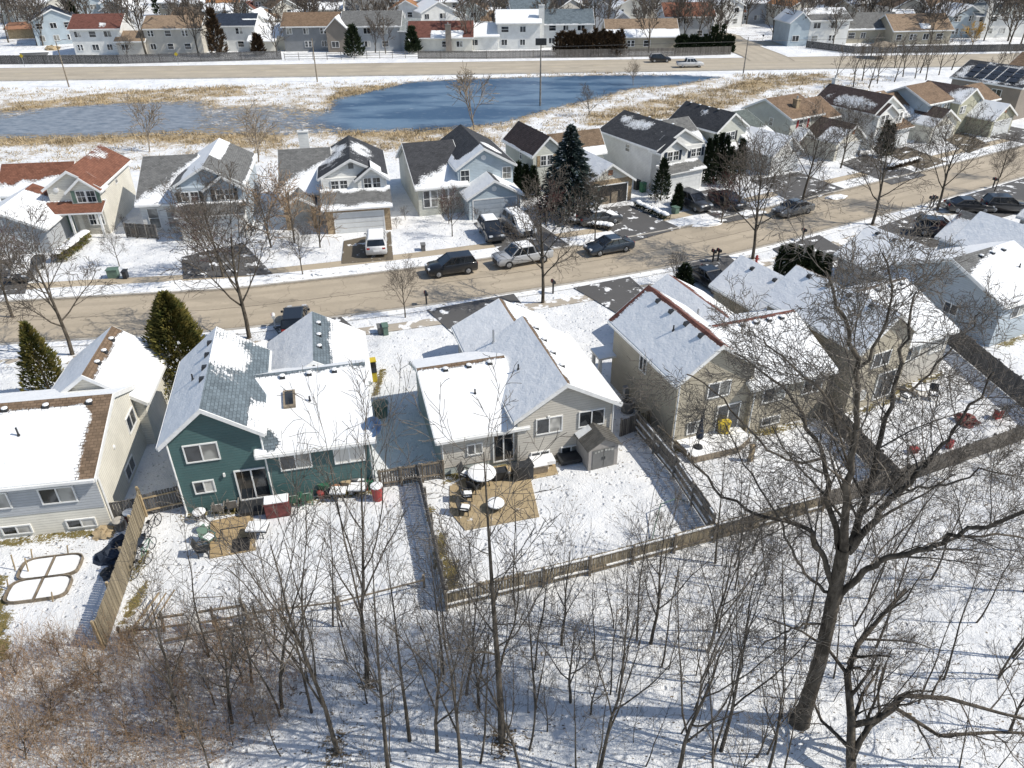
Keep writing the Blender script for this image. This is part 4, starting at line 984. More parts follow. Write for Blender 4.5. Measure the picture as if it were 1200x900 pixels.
far_house(608, 58, 1, 8.5, 8, 5.2, 7.2, 'white', 'ltgrey', full, full, 'u', 'bright white two-storey house with snowy roof facing the pond', wing=(-10.5, -4.2, -.4, 6.5, 2.8, 4.8, 'u', 'white', 'grey', full))
far_house(658, 56, 1, 12.5, 8.5, 4.7, 7.0, 'white', 'slate', lambda s, t: -.3 + (1 if t > .93 else 0), bare, 'u', 'white house with slate grey roof behind the clipped hedge', chim=(-4.2, -.3, 8.2, 's_white'))
far_house(752, 60, 1, 14, 8.5, 2.9, 5.6, 'tan', 'tan', lambda s, t: -.3 + (1.5 if t > .62 else 0), bare, 'u', 'long tan house with tan roof and thick snow at the eaves')
far_house(806, 47, 3, 10.5, 8.5, 4.9, 7.2, 'grey', 'redbrown', lambda s, t: -.45 + (1.3 if s > .9 and t < .6 else 0), bare, 'u', 'grey house with brick red roof behind row of small conifers')
far_house(852, 33, 30, 9, 9, 5.0, 7.0, 'white', 'grey', full, full, 'v', 'large white gable house at side street')
far_house(968, 53, 8, 8.5, 8, 5.0, 6.8, 'white', 'grey', lambda s, t: .1 if t > .6 else .6, full, 'u', 'white two-storey corner house with skylights by side street', wing=(-8.5, -4.3, 0, 7, 4.8, 6.6, 'v', 'ltblue', 'grey', full))
far_house(1020, 50, 6, 12, 8.5, 2.9, 5.5, 'tan', 'grey', lambda s, t: -.2 + (1 if t > .93 else 0), bare, 'u', 'long tan house with mottled grey roof right of corner house')
far_house(1078, 52, 6, 12.5, 8.5, 2.9, 5.5, 'tan', 'tan', lambda s, t: -.3 + (1.2 if .45 < s < .65 and .5 < t < .9 else 0), bare, 'u', 'long tan house with brown roof behind roadside saplings')
far_house(1128, 44, 10, 7.5, 9, 4.6, 6.6, 'ltblue', 'orange', full, full, 'v', 'blue gable house with snowy orange roof by the yellow willow')
far_house(1168, 44, 6, 12, 8.5, 4.6, 6.6, 'white', 'ltgrey', lambda s, t: -.2 + (1 if t > .9 else 0), bare, 'u', 'white house with pale grey roof and white chimney near right edge', chim=(-3.8, -.2, 7.8, 's_white'))
far_house(940, 32, 20, 8, 9, 4.8, 6.8, 'ivory', 'orange', lambda s, t: .1, full, 'v', 'ivory gable house with orange brown roof above corner house')
nf = len(FARH)
rg = random.Random(21)
rows = [(37, 1.0, -30, 1240, 40, 'second'), (26, 1.0, -40, 1250, 35, 'third'), (14, 1.0, -40, 1250, 33, 'fourth'), (3, .95, -50, 1260, 36, 'fifth')]
walls = ['white', 'ivory', 'beige', 'grey', 'tan', 'ltblue', 'sage', 'white', 'white', 'cream', 'ivory']
roofs = ['grey', 'tan', 'umber', 'rust', 'charcoal', 'ltgrey', 'orange', 'grey', 'redbrown', 'slate', 'brown']
RN = {}
for ri, (py, k, x0, x1, st, nm) in enumerate(rows):
    x = x0
    while x < x1:
        py2 = py + rg.uniform(-3, 3)
        skip = (ri == 0 and (x < 100 or 150 < x < 205 or 770 < x < 980 or 40 < x < 90)) or (150 < x < 178 + ri * 14) 
        if not skip:
            wl = rg.choice(walls); rf = rg.choice(roofs); two = rg.random() < .75; w = rg.uniform(7, 10); ax = rg.choice(('u', 'v')); 
            if ax == 'v': w = rg.uniform(6.5, 8.5)
            sl = rg.choice((bare, mostly_bare, full, low_snow(.4), low_snow(.7), bare)); ze = 4.9 if two else 2.9
            wing = None
            if rg.random() < .7:
                s_ = rg.choice((-1, 1)); u = s_ * w / 2; ww = rg.uniform(4, 5.5)
                wing = (min(u - s_, u + s_ * (ww - 1)), max(u - s_, u + s_ * (ww - 1)), rg.uniform(-2.5, -.6), 6, 2.8, 4.6, rg.choice(('u', 'v')), wl, rf, rg.choice((bare, full)))
            far_house(x, py2, rg.uniform(-4, 8) + (rg.choice((0, 0, 25)) if ax == 'v' else 0), w, 8.5, ze, ze + 2.1, wl, rf, sl, rg.choice((bare, full)), ax, None, wing, wins=ri < 3)
            RN.setdefault(nm, []).append(FARH[-1])
        x += st * rg.uniform(.85, 1.2)
CN = dict(ltblue='light blue', dgrey='dark grey', ltgrey='light grey', redbrown='red brown', rust='rust brown', umber='brown', darkbrown='dark brown', green='dark green', navy='navy')
for (e, desc, wl, rf, x, y) in FARH[:nf]: e['label'] = desc + ' beyond the main road'
for nm, L in RN.items():
    L.sort(key=lambda q: proj(q[4], q[5])[0])
    for i, (e, d_, wl, rf, x, y) in enumerate(L):
        e['label'] = '%s house, %s roof, %s, %s row past main road' % (CN.get(wl, wl), CN.get(rf, rf), ordn(i, len(L)), nm)
# ------------------------------------------------------------------ bare trees
def bark(name, col, lt=1.6):
    m, nt, bs = new(name)
    n1 = noise_n(nt, 5, 4, .7, stretch=(1, 1, .3)); n2 = noise_n(nt, 1.2, 3)
    c = mixc(nt, sstep(nt, n1, .35, .65), mul(col, .6), mul(col, lt)); c = mixc(nt, mth(nt, 'MULTIPLY', sstep(nt, n2, .5, .7), .4), c, mul(col, 2.2))
    nt.links.new(c, bs.inputs['Base Color']); bs.inputs['Roughness'].default_value = .9; bs.inputs['Specular IOR Level'].default_value = .15
    bump(nt, bs, n1, .03); return m
M['bark'] = bark('grey brown bark', (0.085, 0.072, 0.056)); M['bark_dark'] = bark('dark oak bark', (0.078, 0.066, 0.052)); M['twig'] = bark('grey twigs', (0.115, 0.098, 0.082))
M['twig_red'] = bark('red brown twigs', (0.36, 0.25, 0.16)); M['bark_pale'] = bark('pale bark', (0.24, 0.20, 0.155)); M['twig_pale'] = bark('pale twigs', (0.25, 0.205, 0.155))
M['twig_dark'] = bark('dark twigs', (0.13, 0.115, 0.098)); M['twig_brown'] = bark('warm brown twigs', (0.29, 0.21, 0.14)); M['twig_maroon'] = bark('dark maroon twigs', (0.095, 0.045, 0.042)); M['twig_yellow'] = bark('yellow willow twigs', (0.48, 0.30, 0.08))
def rotv(v, ax, a):
    c, s = math.cos(a), math.sin(a)
    return v * c + np.cross(ax, v) * s + ax * np.dot(ax, v) * (1 - c)
def perp(v, rs):
    p = rs.normal(size=3); p -= v * np.dot(p, v); return p / (np.linalg.norm(p) + 1e-9)
def grow(rs, out, p, d, L, r, lev, S):
    """one limb: wandering polyline, then children; S = settings per level"""
    s = S[min(lev, len(S) - 1)]; n = s['n']; pts = [p]; rad = [r]; seg = L / n
    rt = r * s.get('taper', .35)
    for i in range(n):
        d = d + rs.normal(size=3) * s['wob'] + np.array([0, 0, s['up']]); d = d / np.linalg.norm(d)
        p = p + d * seg; pts.append(p); rad.append(r + (rt - r) * ((i + 1) / n) ** .9)
    out.append((lev, np.array(pts), np.array(rad)))
    if lev >= len(S) - 1: return
    nx_ = S[lev + 1]; k = s['kids']; k = max(1, int(round(k * (0.8 + .4 * rs.rand()))))
    phi = rs.rand() * 6.28
    for j in range(k):
        t = s['start'] + (1 - s['start']) * (j + rs.rand() * .8) / k; t = min(t, .99)
        f = t * n; i = int(f); i = min(i, n - 1); q = pts[i] + (pts[i + 1] - pts[i]) * (f - i); rr = rad[i] + (rad[i + 1] - rad[i]) * (f - i)
        dd = (pts[i + 1] - pts[i]); dd = dd / np.linalg.norm(dd)
        a = s['ang'] * (0.75 + .5 * rs.rand()); phi += 2.4 + rs.normal() * .4
        ref = np.array([0, 0, 1.]) if abs(dd[2]) < .95 else np.array([1., 0, 0]); x = np.cross(dd, ref); x /= np.linalg.norm(x); y = np.cross(dd, x)
        side = x * math.cos(phi) + y * math.sin(phi)
        nd = dd * math.cos(a) + side * math.sin(a)
        LL = L * s['len'] * (1.15 - .55 * t) * (.75 + .5 * rs.rand())
        grow(rs, out, q, nd, max(LL, nx_.get('minL', .2)), min(rr * s.get('rk', .62), rr * .95), lev + 1, S)
def tubes(polys, k, rmin=0.0):
    V = []; F = []; b = 0
    ang = np.arange(k) * 2 * math.pi / k; ca = np.cos(ang)[:, None]; sa = np.sin(ang)[:, None]
    for pts, rad in polys:
        n = len(pts); d = np.gradient(pts, axis=0); d /= (np.linalg.norm(d, axis=1)[:, None] + 1e-9)
        ref = np.array([0.31, 0.22, 0.92]) if abs(d[0][2]) < .9 else np.array([1., 0.1, 0])
        x = np.cross(d, ref); x /= (np.linalg.norm(x, axis=1)[:, None] + 1e-9); y = np.cross(d, x)
        r = np.maximum(rad, rmin)
        ringv = pts[:, None, :] + (x[:, None, :] * ca[None] + y[:, None, :] * sa[None]) * r[:, None, None]
        V.append(ringv.reshape(-1, 3))
        i, j = np.meshgrid(np.arange(n - 1), np.arange(k), indexing='ij'); j2 = (j + 1) % k
        F.append((np.stack([i * k + j, i * k + j2, (i + 1) * k + j2, (i + 1) * k + j], -1).reshape(-1, 4)) + b); b += n * k
    return np.concatenate(V), np.concatenate(F)
def make_tree(name, skel, rsplit, m1, m2, loc, rmin=.008, yaw=0, k1=8, k2=3):
    e = empty(name, loc, yaw)
    big = [(p, r) for l, p, r in skel if r[0] >= rsplit]; small = [(p, r) for l, p, r in skel if r[0] < rsplit]
    if big: v, f = tubes(big, k1); np_mesh('trunk', v, f, M[m1], e, smooth=True)
    if small: v, f = tubes(small, k2, rmin); np_mesh('branches', v, f, M[m2], e)
    return e
UP = np.array([0, 0, 1.])
def sk(seed, h, r, S, lean=(0, 0)):
    rs = np.random.RandomState(seed); out = []
    d = np.array([lean[0], lean[1], 1.]); d /= np.linalg.norm(d)
    grow(rs, out, np.array([0, 0, -.1]), d, h, r, 0, S); return out
STREET = [dict(n=5, wob=.04, up=.05, kids=12, start=.30, ang=.75, len=.76, rk=.55, taper=.35), dict(n=5, wob=.10, up=.10, kids=8, start=.25, ang=.65, len=.55, rk=.6), dict(n=4, wob=.14, up=.05, kids=5, start=.2, ang=.65, len=.55, rk=.65), dict(n=3, wob=.18, up=.03, kids=3, start=.2, ang=.7, len=.5, rk=.7, minL=.2), dict(n=2, wob=.2, up=0, kids=0, start=0, ang=0, len=0)]
TALL = [dict(n=12, wob=.012, up=.02, kids=17, start=.28, ang=.75, len=.30, rk=.42, taper=.12), dict(n=5, wob=.12, up=.10, kids=6, start=.2, ang=.6, len=.5, rk=.6), dict(n=4, wob=.15, up=.05, kids=4, start=.2, ang=.65, len=.5, rk=.65), dict(n=3, wob=.2, up=.02, kids=0, start=0, ang=0, len=0)]
FORK = [dict(n=8, wob=.07, up=.05, kids=9, start=.22, ang=.5, len=.62, rk=.6, taper=.2), dict(n=7, wob=.10, up=.08, kids=8, start=.25, ang=.55, len=.45, rk=.55), dict(n=4, wob=.15, up=.03, kids=4, start=.2, ang=.6, len=.5, rk=.65), dict(n=3, wob=.2, up=.0, kids=0, start=0, ang=0, len=0)]
WHIP = [dict(n=9, wob=.05, up=.04, kids=9, start=.3, ang=.6, len=.26, rk=.45, taper=.15), dict(n=4, wob=.15, up=.08, kids=4, start=.2, ang=.6, len=.45, rk=.6), dict(n=3, wob=.2, up=.0, kids=0, start=0, ang=0, len=0)]
BUSHY = [dict(n=4, wob=.1, up=.02, kids=8, start=.1, ang=.55, len=.8, rk=.7, taper=.5), dict(n=4, wob=.12, up=.06, kids=6, start=.2, ang=.6, len=.6, rk=.6), dict(n=3, wob=.16, up=.03, kids=5, start=.2, ang=.6, len=.6, rk=.7), dict(n=3, wob=.2, up=0, kids=0, start=0, ang=0, len=0)]
ROAD_ = [dict(n=6, wob=.05, up=.03, kids=8, start=.2, ang=.55, len=.7, rk=.55, taper=.25), dict(n=5, wob=.08, up=.08, kids=6, start=.3, ang=.5, len=.5, rk=.6), dict(n=4, wob=.12, up=.03, kids=4, start=.2, ang=.5, len=.5, rk=.65), dict(n=2, wob=.2, up=0, kids=0, start=0, ang=0, len=0)]
# prototypes kept as (trunk mesh, branch mesh)
class Proto:
    def __init__(s, seed, h, r, S, rsplit, m1, m2, rmin, k1=7, k2=3):
        s.h = h; skel = sk(seed, h, r, S); s.parts = []
        for nm, lst, k, m, rm in (('trunk', [(p, q) for l, p, q in skel if q[0] >= rsplit], k1, m1, 0), ('branches', [(p, q) for l, p, q in skel if q[0] < rsplit], k2, m2, rmin)):
            if not lst: continue
            v, f = tubes(lst, k, rm); o = np_mesh(nm, v, f, M[m], None, smooth=(nm == 'trunk')); s.parts.append((nm, o.data)); bpy.data.objects.remove(o)
    def put(s, name, loc, h=None, yaw=0, label=None, cat='tree', group=None, lean=(0, 0), wide=1.0):
        k = (h or s.h) / s.h; e = empty(name, (loc[0], loc[1], 0), 0, label, cat, group)
        e.rotation_euler = (lean[1], lean[0], yaw); e.scale = (k * wide, k * wide, k)
        for nm, me in s.parts:
            o = bpy.data.objects.new(nm, me); C.objects.link(o); o.parent = e
        return e
street = [Proto(11 + i, 7.0, .15, STREET, .035, 'bark', 'twig', .013) for i in range(4)]
tall = [Proto(31 + i, 14.0, .15, TALL, .04, 'bark_dark', 'twig_dark', .009) for i in range(4)]
fork = [Proto(51 + i, 10.0, .13, FORK, .035, 'bark_dark', 'twig_dark', .009) for i in range(5)]
whip = [Proto(71 + i, 7.0, .05, WHIP, .02, 'bark_dark', 'twig_dark', .008, 5) for i in range(5)]
bushy = [Proto(91 + i, 3.0, .06, BUSHY, .02, 'bark', 'twig', .012, 5) for i in range(2)]
bushr = [Proto(95 + i, 3.0, .06, BUSHY, .02, 'bark', 'twig_maroon', .014, 5) for i in range(2)]
bushp = [Proto(97 + i, 4.0, .08, BUSHY, .03, 'bark_pale', 'twig_pale', .022, 5) for i in range(2)]
bushb = [Proto(195 + i, 3.0, .06, BUSHY, .02, 'bark', 'twig_brown', .014, 5) for i in range(2)]
roadt = [Proto(101 + i, 9.0, .20, ROAD_, .06, 'bark', 'twig', .03, 5) for i in range(3)]
fart = [Proto(111 + i, 9.0, .22, ROAD_, .09, 'bark', 'twig', .06, 4) for i in range(3)]
SG = 'bare street trees'
# street trees: trunk base pixel, height, what stands by it
for i, (px, py, h_, lab, q) in enumerate([
    (85, 416, 7.4, 'bare street tree on near verge behind the grey house at the left edge', 0),
    (292, 396, 8.4, 'large bare street tree on near verge between the evergreen and the green house garage', 1),
    (636, 355, 7.3, 'round crowned bare street tree on near verge behind the beige house', 2),
    (882, 303, 7.8, 'bare street tree on near verge beside the red hydrant', 3),
    (1022, 263, 7.6, 'bare street tree on near verge above the pale blue house garage', 0),
    (1098, 246, 7.2, 'slanting bare street tree on near verge by the twin mailboxes at right', 1),
    (262, 325, 6.4, 'bare tree with reddish crown on far verge before the chimney house', 2),
    (355, 322, 3.4, 'small bare young tree on far verge in front of the brick garage house', 3),
    (940, 236, 7.0, 'tall thin bare tree on far verge right of the parked grey sedan', 2),
    (985, 197, 5.6, 'spreading bare tree in front lawn by the red door', 3),
    (1073, 201, 3.2, 'small bare tree on far verge before the pale blue house drive', 1),
    (1088, 176, 4.0, 'spreading bare tree in the front lawn of brown-roofed house at right', 0),
    (1165, 225, 3.6, 'young bare tree on near verge by the single dark mailbox', 2),
    (1172, 208, 3.6, 'small bare tree right of the single dark mailbox', 3),
    (140, 312, 2.6, 'spindly sapling on far lawn beside the green utility box', 0),
    (475, 372, 3.4, 'small upright bare tree on near verge left of the mailbox post', 1),
    (481, 336 - 2, 0, '', 0),
    (530, 277, 3.4, 'small pinkish bare tree on lawn before the light blue house', 2),
    (697, 282, 4.6, 'bare young tree on far verge beside the dark blue sedan', 3),
    (15, 372, 6.0, 'bare tree at the left edge on near verge', 2)]):
    if h_: street[q].put('street_tree', gp(px, py), h_, i * 1.3, lab, 'tree', SG, wide=1.0 if h_ > 5 else .85)
for i, (px, py, h_, lab, P_) in enumerate([
    (375, 290, 4.2, 'third brown leafless shrub left of the brick garage drive', bushb[0]), (250, 318, 3.6, 'dense dark leafless shrub in front of the shuttered twin gable house', bushr[0]),
    (232, 290, 3.2, 'maroon leafless ornamental shrub left of the twin gable garage door', bushr[1]),
    (345, 285, 5.2, 'bushy brown leafless shrub before the chimney house porch', bushb[0]),
    (318, 290, 5.0, 'second brown leafless shrub at left corner of the chimney house', bushb[1]),
    (640, 266, 3.2, 'round maroon leafless ornamental tree in front of the spruce', bushr[0]),
    (845, 262, 3.6, 'dark wide leafless tree beside the tall arborvitae clump', bushr[1]),
    (865, 245, 4.6, 'dense grey leafless tree in front of the black ridge house', bushy[0]),
    (526, 262, 2.6, 'reddish low shrub beside the light blue garage', bushr[1]),
    (1105, 300, 3.0, 'leafless maroon hedge shrub beside covered car at right', bushr[0]),
    (20, 325, 3.0, 'dark leafless shrub beside snowy parked car at left edge', bushr[1]),
    (175, 178, 5.0, 'leafless meadow shrub behind the red brown roof', bushp[0]), (303, 190, 4.8, 'round yellow brown leafless bush behind twin gable house', bushp[1]),
    (556, 152, 6.4, 'pale leafless willow standing at the pond edge', bushp[0]),
    (690, 135, 3.6, 'thin leafless shrub on right bank of the pond', bushy[1]), (742, 100, 3.0, 'low leafless shrub at the tip of the pond', bushp[1]),
    (790, 335, 2.2, 'leafless shrub between tan house and its drive', bushy[0]), (150, 70, 4, 'bare shrub behind the dark fence beyond the road', bushy[1])]):
    P_.put('bare_shrub', gp(px, py), h_, i * .9, lab, 'shrub', 'leafless shrubs')
# roadside trees before the main road, right half
rt = [(978, 95, 8), (1000, 102, 9), (1010, 95, 10), (1018, 103, 10), (1028, 98, 8), (1048, 96, 9), (1058, 90, 9), (1072, 92, 8), (1078, 86, 10), (1085, 94, 9), (1100, 88, 9), (1115, 82, 9), (1160, 106, 8), (1048, 80, 8), (1182, 88, 7)]
rt.sort()
for i, (px, py, h_) in enumerate(rt):
    roadt[i % 3].put('roadside_tree', gp(px, py), h_ * .62, i * 2.1, 'bare multi-stemmed roadside tree at upper right, %s' % ordn(i, len(rt)), 'tree', 'bare trees along the main road', wide=1.05)
e = Proto(131, 7.0, .2, BUSHY, .05, 'bark_pale', 'twig_yellow', .07, 5).put('willow', gp(1138, 58), 4.2, 0, 'golden yellow weeping willow beyond the main road', 'tree'); 
# trees among the far houses
FT = []; rg = random.Random(5)
fixed = [(172, 66, 11), (233, 66, 10), (255, 64, 9), (440, 62, 6), (452, 63, 6), (548, 60, 10), (905, 48, 8), (325, 66, 7), (760, 62, 9), (818, 48, 8), (838, 52, 7), (1105, 30, 12), (10, 50, 9), (25, 40, 9), (105, 30, 9), (50, 40, 8), (1010, 30, 9), (1180, 60, 10), (1195, 55, 9), (1150, 20, 10), (1060, 30, 10)]
for px, py, h_ in fixed: FT.append((px, py, h_))
for i in range(215):
    px = rg.uniform(-20, 1220); py = rg.choice((50, 40, 30, 22, 15, 8, 3)) + rg.uniform(-4, 4)
    if 150 < px < 200 and py < 60: continue
    FT.append((px, py, rg.uniform(6, 11)))
for i in range(20): FT.append((rg.uniform(950, 1220), rg.uniform(15, 50), rg.uniform(8, 13)))
FT.sort()
for i, (px, py, h_) in enumerate(FT):
    band = 'nearest' if py > 45 else ('middle' if py > 20 else 'farthest')
    q = fart[i % 3].put('bare_tree', gp(px, py), h_, i * 1.7, None, 'tree', 'bare trees among the far houses'); q['band'] = band
for band in ('nearest', 'middle', 'farthest'):
    for side, a, b in (('left', -999, 400), ('central', 400, 800), ('mid right', 800, 990), ('far right', 990, 9999)):
        L = sorted([o for o in bpy.data.objects if o.get('band') == band and a <= proj(o.location.x, o.location.y)[0] < b], key=lambda o: proj(o.location.x, o.location.y)[0])
        for i, o in enumerate(L): o['label'] = 'bare tree, %s among the %s %s houses past main road' % (ordn(i, len(L)), band, side); del o['band']
# ---- woods edge in the foreground
e = tall[0].put('tall_tree', gp(588, 868), 14.5, .4, 'tall straight bare tree at bottom centre, rising before the beige house', 'tree', 'bare trees at the wood edge')
WL = [(430, 800, 12, 'f', 0), (395, 880, 11, 'f', 1), (455, 905, 12, 't', 1), (540, 915, 9, 'f', 2), (512, 880, 9, 'f', 3), (700, 915, 9, 'f', 4), (795, 905, 10, 'f', 1),
      (520, 790, 8, 't', 2), (330, 830, 9, 'f', 3), (215, 865, 8, 'f', 4), (628, 830, 8, 't', 3), (838, 660, 8, 't', 0), (845, 880, 9, 'f', 0), (900, 905, 7, 'f', 2), (480, 868, 11, 't', 3), (365, 835, 7, 'f', 4), (610, 905, 7, 'f', 3)]
WOODT = []
for i, (px, py, h_, k, q) in enumerate(WL):
    P_ = (fork if k == 'f' else tall)[q]; o = P_.put('wood_edge_tree', gp(px, py), h_, i * 1.9 + .5, None, 'tree', 'bare trees at the wood edge', lean=(rs.normal() * .06, rs.normal() * .05), wide=.72); WOODT.append(o)
rg = random.Random(17); SAP = []
tries = 0
while len(SAP) < 105 and tries < 4000:
    tries += 1
    px = rg.uniform(240, 1230); py = rg.uniform(640, 960)
    x, y = gp(px, py); d = float(sdist(np.array([x]), np.array([y]), WOODS)[0])
    if d < .6: continue
    if 560 < px < 800 or px > 800 or rg.random() < .75:
        if px > 1000 and rg.random() < .35: continue
        P_ = rg.choice(whip + fork[:2]); h_ = rg.uniform(2.6, 7.5) * (.8 if P_ in fork else 1) * (1.1 if px < 1000 else 1.25)
        SAP.append(P_.put('sapling', (x, y), h_, rg.uniform(0, 6.28), None, 'sapling', 'thin bare saplings in the wood edge', lean=(rg.gauss(0, .09), rg.gauss(0, .08))))
def zone_label(L, fmt, zones):
    for nm, a, b, c0, c1 in zones:
        Z_ = [o for o in L if a <= proj(o.location.x, o.location.y)[0] < b and c0 <= proj(o.location.x, o.location.y)[1] < c1]
        Z_.sort(key=lambda o: proj(o.location.x, o.location.y)[0])
        for i, o in enumerate(Z_): o['label'] = fmt % (nm, ordn(i, len(Z_)) if len(Z_) > 1 else 'the only one there')
zone_label(WOODT, 'slender bare tree rooted %s, %s', [('left of the tall straight tree', -99, 588, 0, 2000), ('right of the tall straight tree', 588, 2000, 0, 2000)])
ZZ = []
for nm, a, b in (('left of the tall tree', -300, 588), ('between tall tree and oak', 588, 930), ('right of the oak', 930, 3000)):
    ZZ += [('by the fence ' + nm, a, b, 0, 780), ('near bottom ' + nm, a, b, 780, 3000)]
zone_label(SAP, 'thin bare sapling %s, %s', ZZ)
# ---- the big oak
def oak():
    rs = np.random.RandomState(8); out = []
    x0, y0 = gp(936, 846); B = np.array([x0, y0, 0.])
    def at(px, py, Y):          # photo pixel at ground distance Y -> point of the tree
        a_ = (px - 600) / FPX; b_ = -(py - 450) / FPX; dz = b_ * math.cos(PITCH) - math.sin(PITCH); dy = b_ * math.sin(PITCH) + math.cos(PITCH); t = Y / dy
        return np.array([a_ * t, Y, CAM_H + dz * t])
    T = [np.array([x0, y0, -.2]), at(941, 832, 18.95), at(959, 775, 18.8), at(972, 718, 18.6), at(981, 675, 18.4), at(987, 645, 18.3)]
    out.append((0, np.array(T), np.array([.47, .30, .26, .24, .23, .21])))
    OS = [dict(n=5, wob=.10, up=.03, kids=9, start=.18, ang=.75, len=.42, rk=.5, taper=.4), dict(n=5, wob=.12, up=.04, kids=6, start=.12, ang=.7, len=.55, rk=.5), dict(n=4, wob=.15, up=.02, kids=5, start=.15, ang=.75, len=.58, rk=.6, minL=.4), dict(n=3, wob=.16, up=0, kids=3, start=.2, ang=.7, len=.6, rk=.7, minL=.3), dict(n=2, wob=.18, up=0, kids=0, start=0, ang=0, len=0)]
    def limb(pts, r0, r1, kids, L, ang=.85):
        P_ = np.array(pts); q = []
        for i in range(len(P_) - 1):
            for k in range(4):
                t = k / 4; p0 = P_[max(0, i - 1)]; p1 = P_[i]; p2 = P_[i + 1]; p3 = P_[min(len(P_) - 1, i + 2)]
                q.append(.5 * (2 * p1 + (p2 - p0) * t + (2 * p0 - 5 * p1 + 4 * p2 - p3) * t * t + (3 * p1 - p0 - 3 * p2 + p3) * t ** 3) + (rs.normal(size=3) * .05 if i or k else 0))
        q.append(P_[-1]); q = np.array(q); n = len(q); rad = r0 + (r1 - r0) * (np.linspace(0, 1, n) ** .7); out.append((0, q, rad))
        for j in range(kids):
            t = .12 + .88 * (j + rs.rand() * .7) / kids; f = min(t, .995) * (n - 1); i = int(f); p = q[i] + (q[i + 1] - q[i]) * (f - i); d = q[i + 1] - q[i]; d /= np.linalg.norm(d)
            side = perp(d, rs); side[2] = side[2] * .7; nd = d * math.cos(ang) + side * math.sin(ang); nd /= np.linalg.norm(nd)
            grow(rs, out, p, nd, L * (1.1 - .5 * t) * (.7 + .6 * rs.rand()), min(rad[i] * .42, .05), 1, OS)
    limb([at(977, 690, 18.5), at(958, 650, 18.6), at(945, 622, 18.8), at(900, 608, 19.2), at(862, 592, 19.6), at(815, 548, 20), at(770, 500, 20.4)], 0.120, .025, 14, 2.9)
    limb([at(984, 668, 18.4), at(975, 605, 18.8), at(965, 540, 19.4), at(940, 490, 20), at(915, 455, 20.4), at(860, 415, 20.8)], 0.136, .025, 14, 2.9)
    limb([at(987, 650, 18.3), at(990, 585, 18.0), at(1000, 520, 17.8), at(1002, 440, 17.6), at(990, 375, 17.4), at(968, 320, 17.2)], 0.160, .03, 16, 2.9)
    limb([at(990, 648, 18.3), at(1012, 590, 18.7), at(1030, 530, 19.2), at(1046, 460, 19.6), at(1063, 400, 20), at(1075, 345, 20.3)], 0.144, .03, 16, 2.9)
    limb([at(992, 650, 18.3), at(1025, 612, 18.2), at(1055, 575, 18.3), at(1090, 540, 18.5), at(1125, 495, 18.8), at(1165, 440, 19.2)], 0.144, .03, 15, 2.9)
    limb([at(984, 698, 18.5), at(1010, 674, 18), at(1040, 657, 17.6), at(1085, 646, 17.2), at(1120, 628, 16.9), at(1200, 610, 16.4), at(1290, 595, 16)], 0.128, .05, 14, 2.7)
    limb([at(1100, 640, 17.1), at(1150, 630, 17.3), at(1210, 636, 17.6), at(1260, 640, 17.8)], 0.048, .025, 6, 2.1)
    limb([at(975, 702, 18.5), at(950, 680, 18.8), at(930, 655, 19.1), at(915, 620, 19.4), at(880, 560, 19.8), at(850, 500, 20.2)], 0.072, .02, 10, 2.5)
    limb([at(970, 738, 18.7), at(940, 735, 18.3), at(915, 745, 18), at(893, 757, 17.8), at(880, 775, 17.7)], 0.048, .02, 5, 1.5)
    limb([at(998, 520, 17.8), at(970, 470, 17.4), at(935, 440, 17), at(895, 400, 16.8)], 0.056, .02, 9, 2.4)
    limb([at(1002, 440, 17.6), at(1030, 400, 17), at(1045, 350, 16.8), at(1035, 300, 16.6)], 0.052, .02, 9, 2.2)
    limb([at(965, 540, 19.4), at(930, 545, 19.1), at(890, 520, 19), at(850, 470, 19.1), at(805, 440, 19.2)], 0.052, .02, 9, 2.4)
    limb([at(1046, 460, 19.6), at(1080, 450, 20), at(1120, 405, 20.4), at(1150, 370, 20.6)], 0.048, .02, 8, 2.2)
    limb([at(1055, 575, 18.3), at(1100, 575, 18), at(1145, 555, 17.8), at(1190, 560, 17.6)], 0.048, .02, 8, 2.2)
    e = empty('oak_tree', (x0, y0, 0), 0, 'huge gnarled bare oak with thick leaning trunk at lower right', 'tree')
    big = [(p - B, r) for l, p, r in out if r[0] >= .045]; small = [(p - B, r) for l, p, r in out if r[0] < .045]
    v, f = tubes(big, 8); np_mesh('trunk', v, f, M['bark_dark'], e, smooth=True)
    v, f = tubes(small, 3, .0065); np_mesh('branches', v, f, M['twig_dark'], e)
oak()
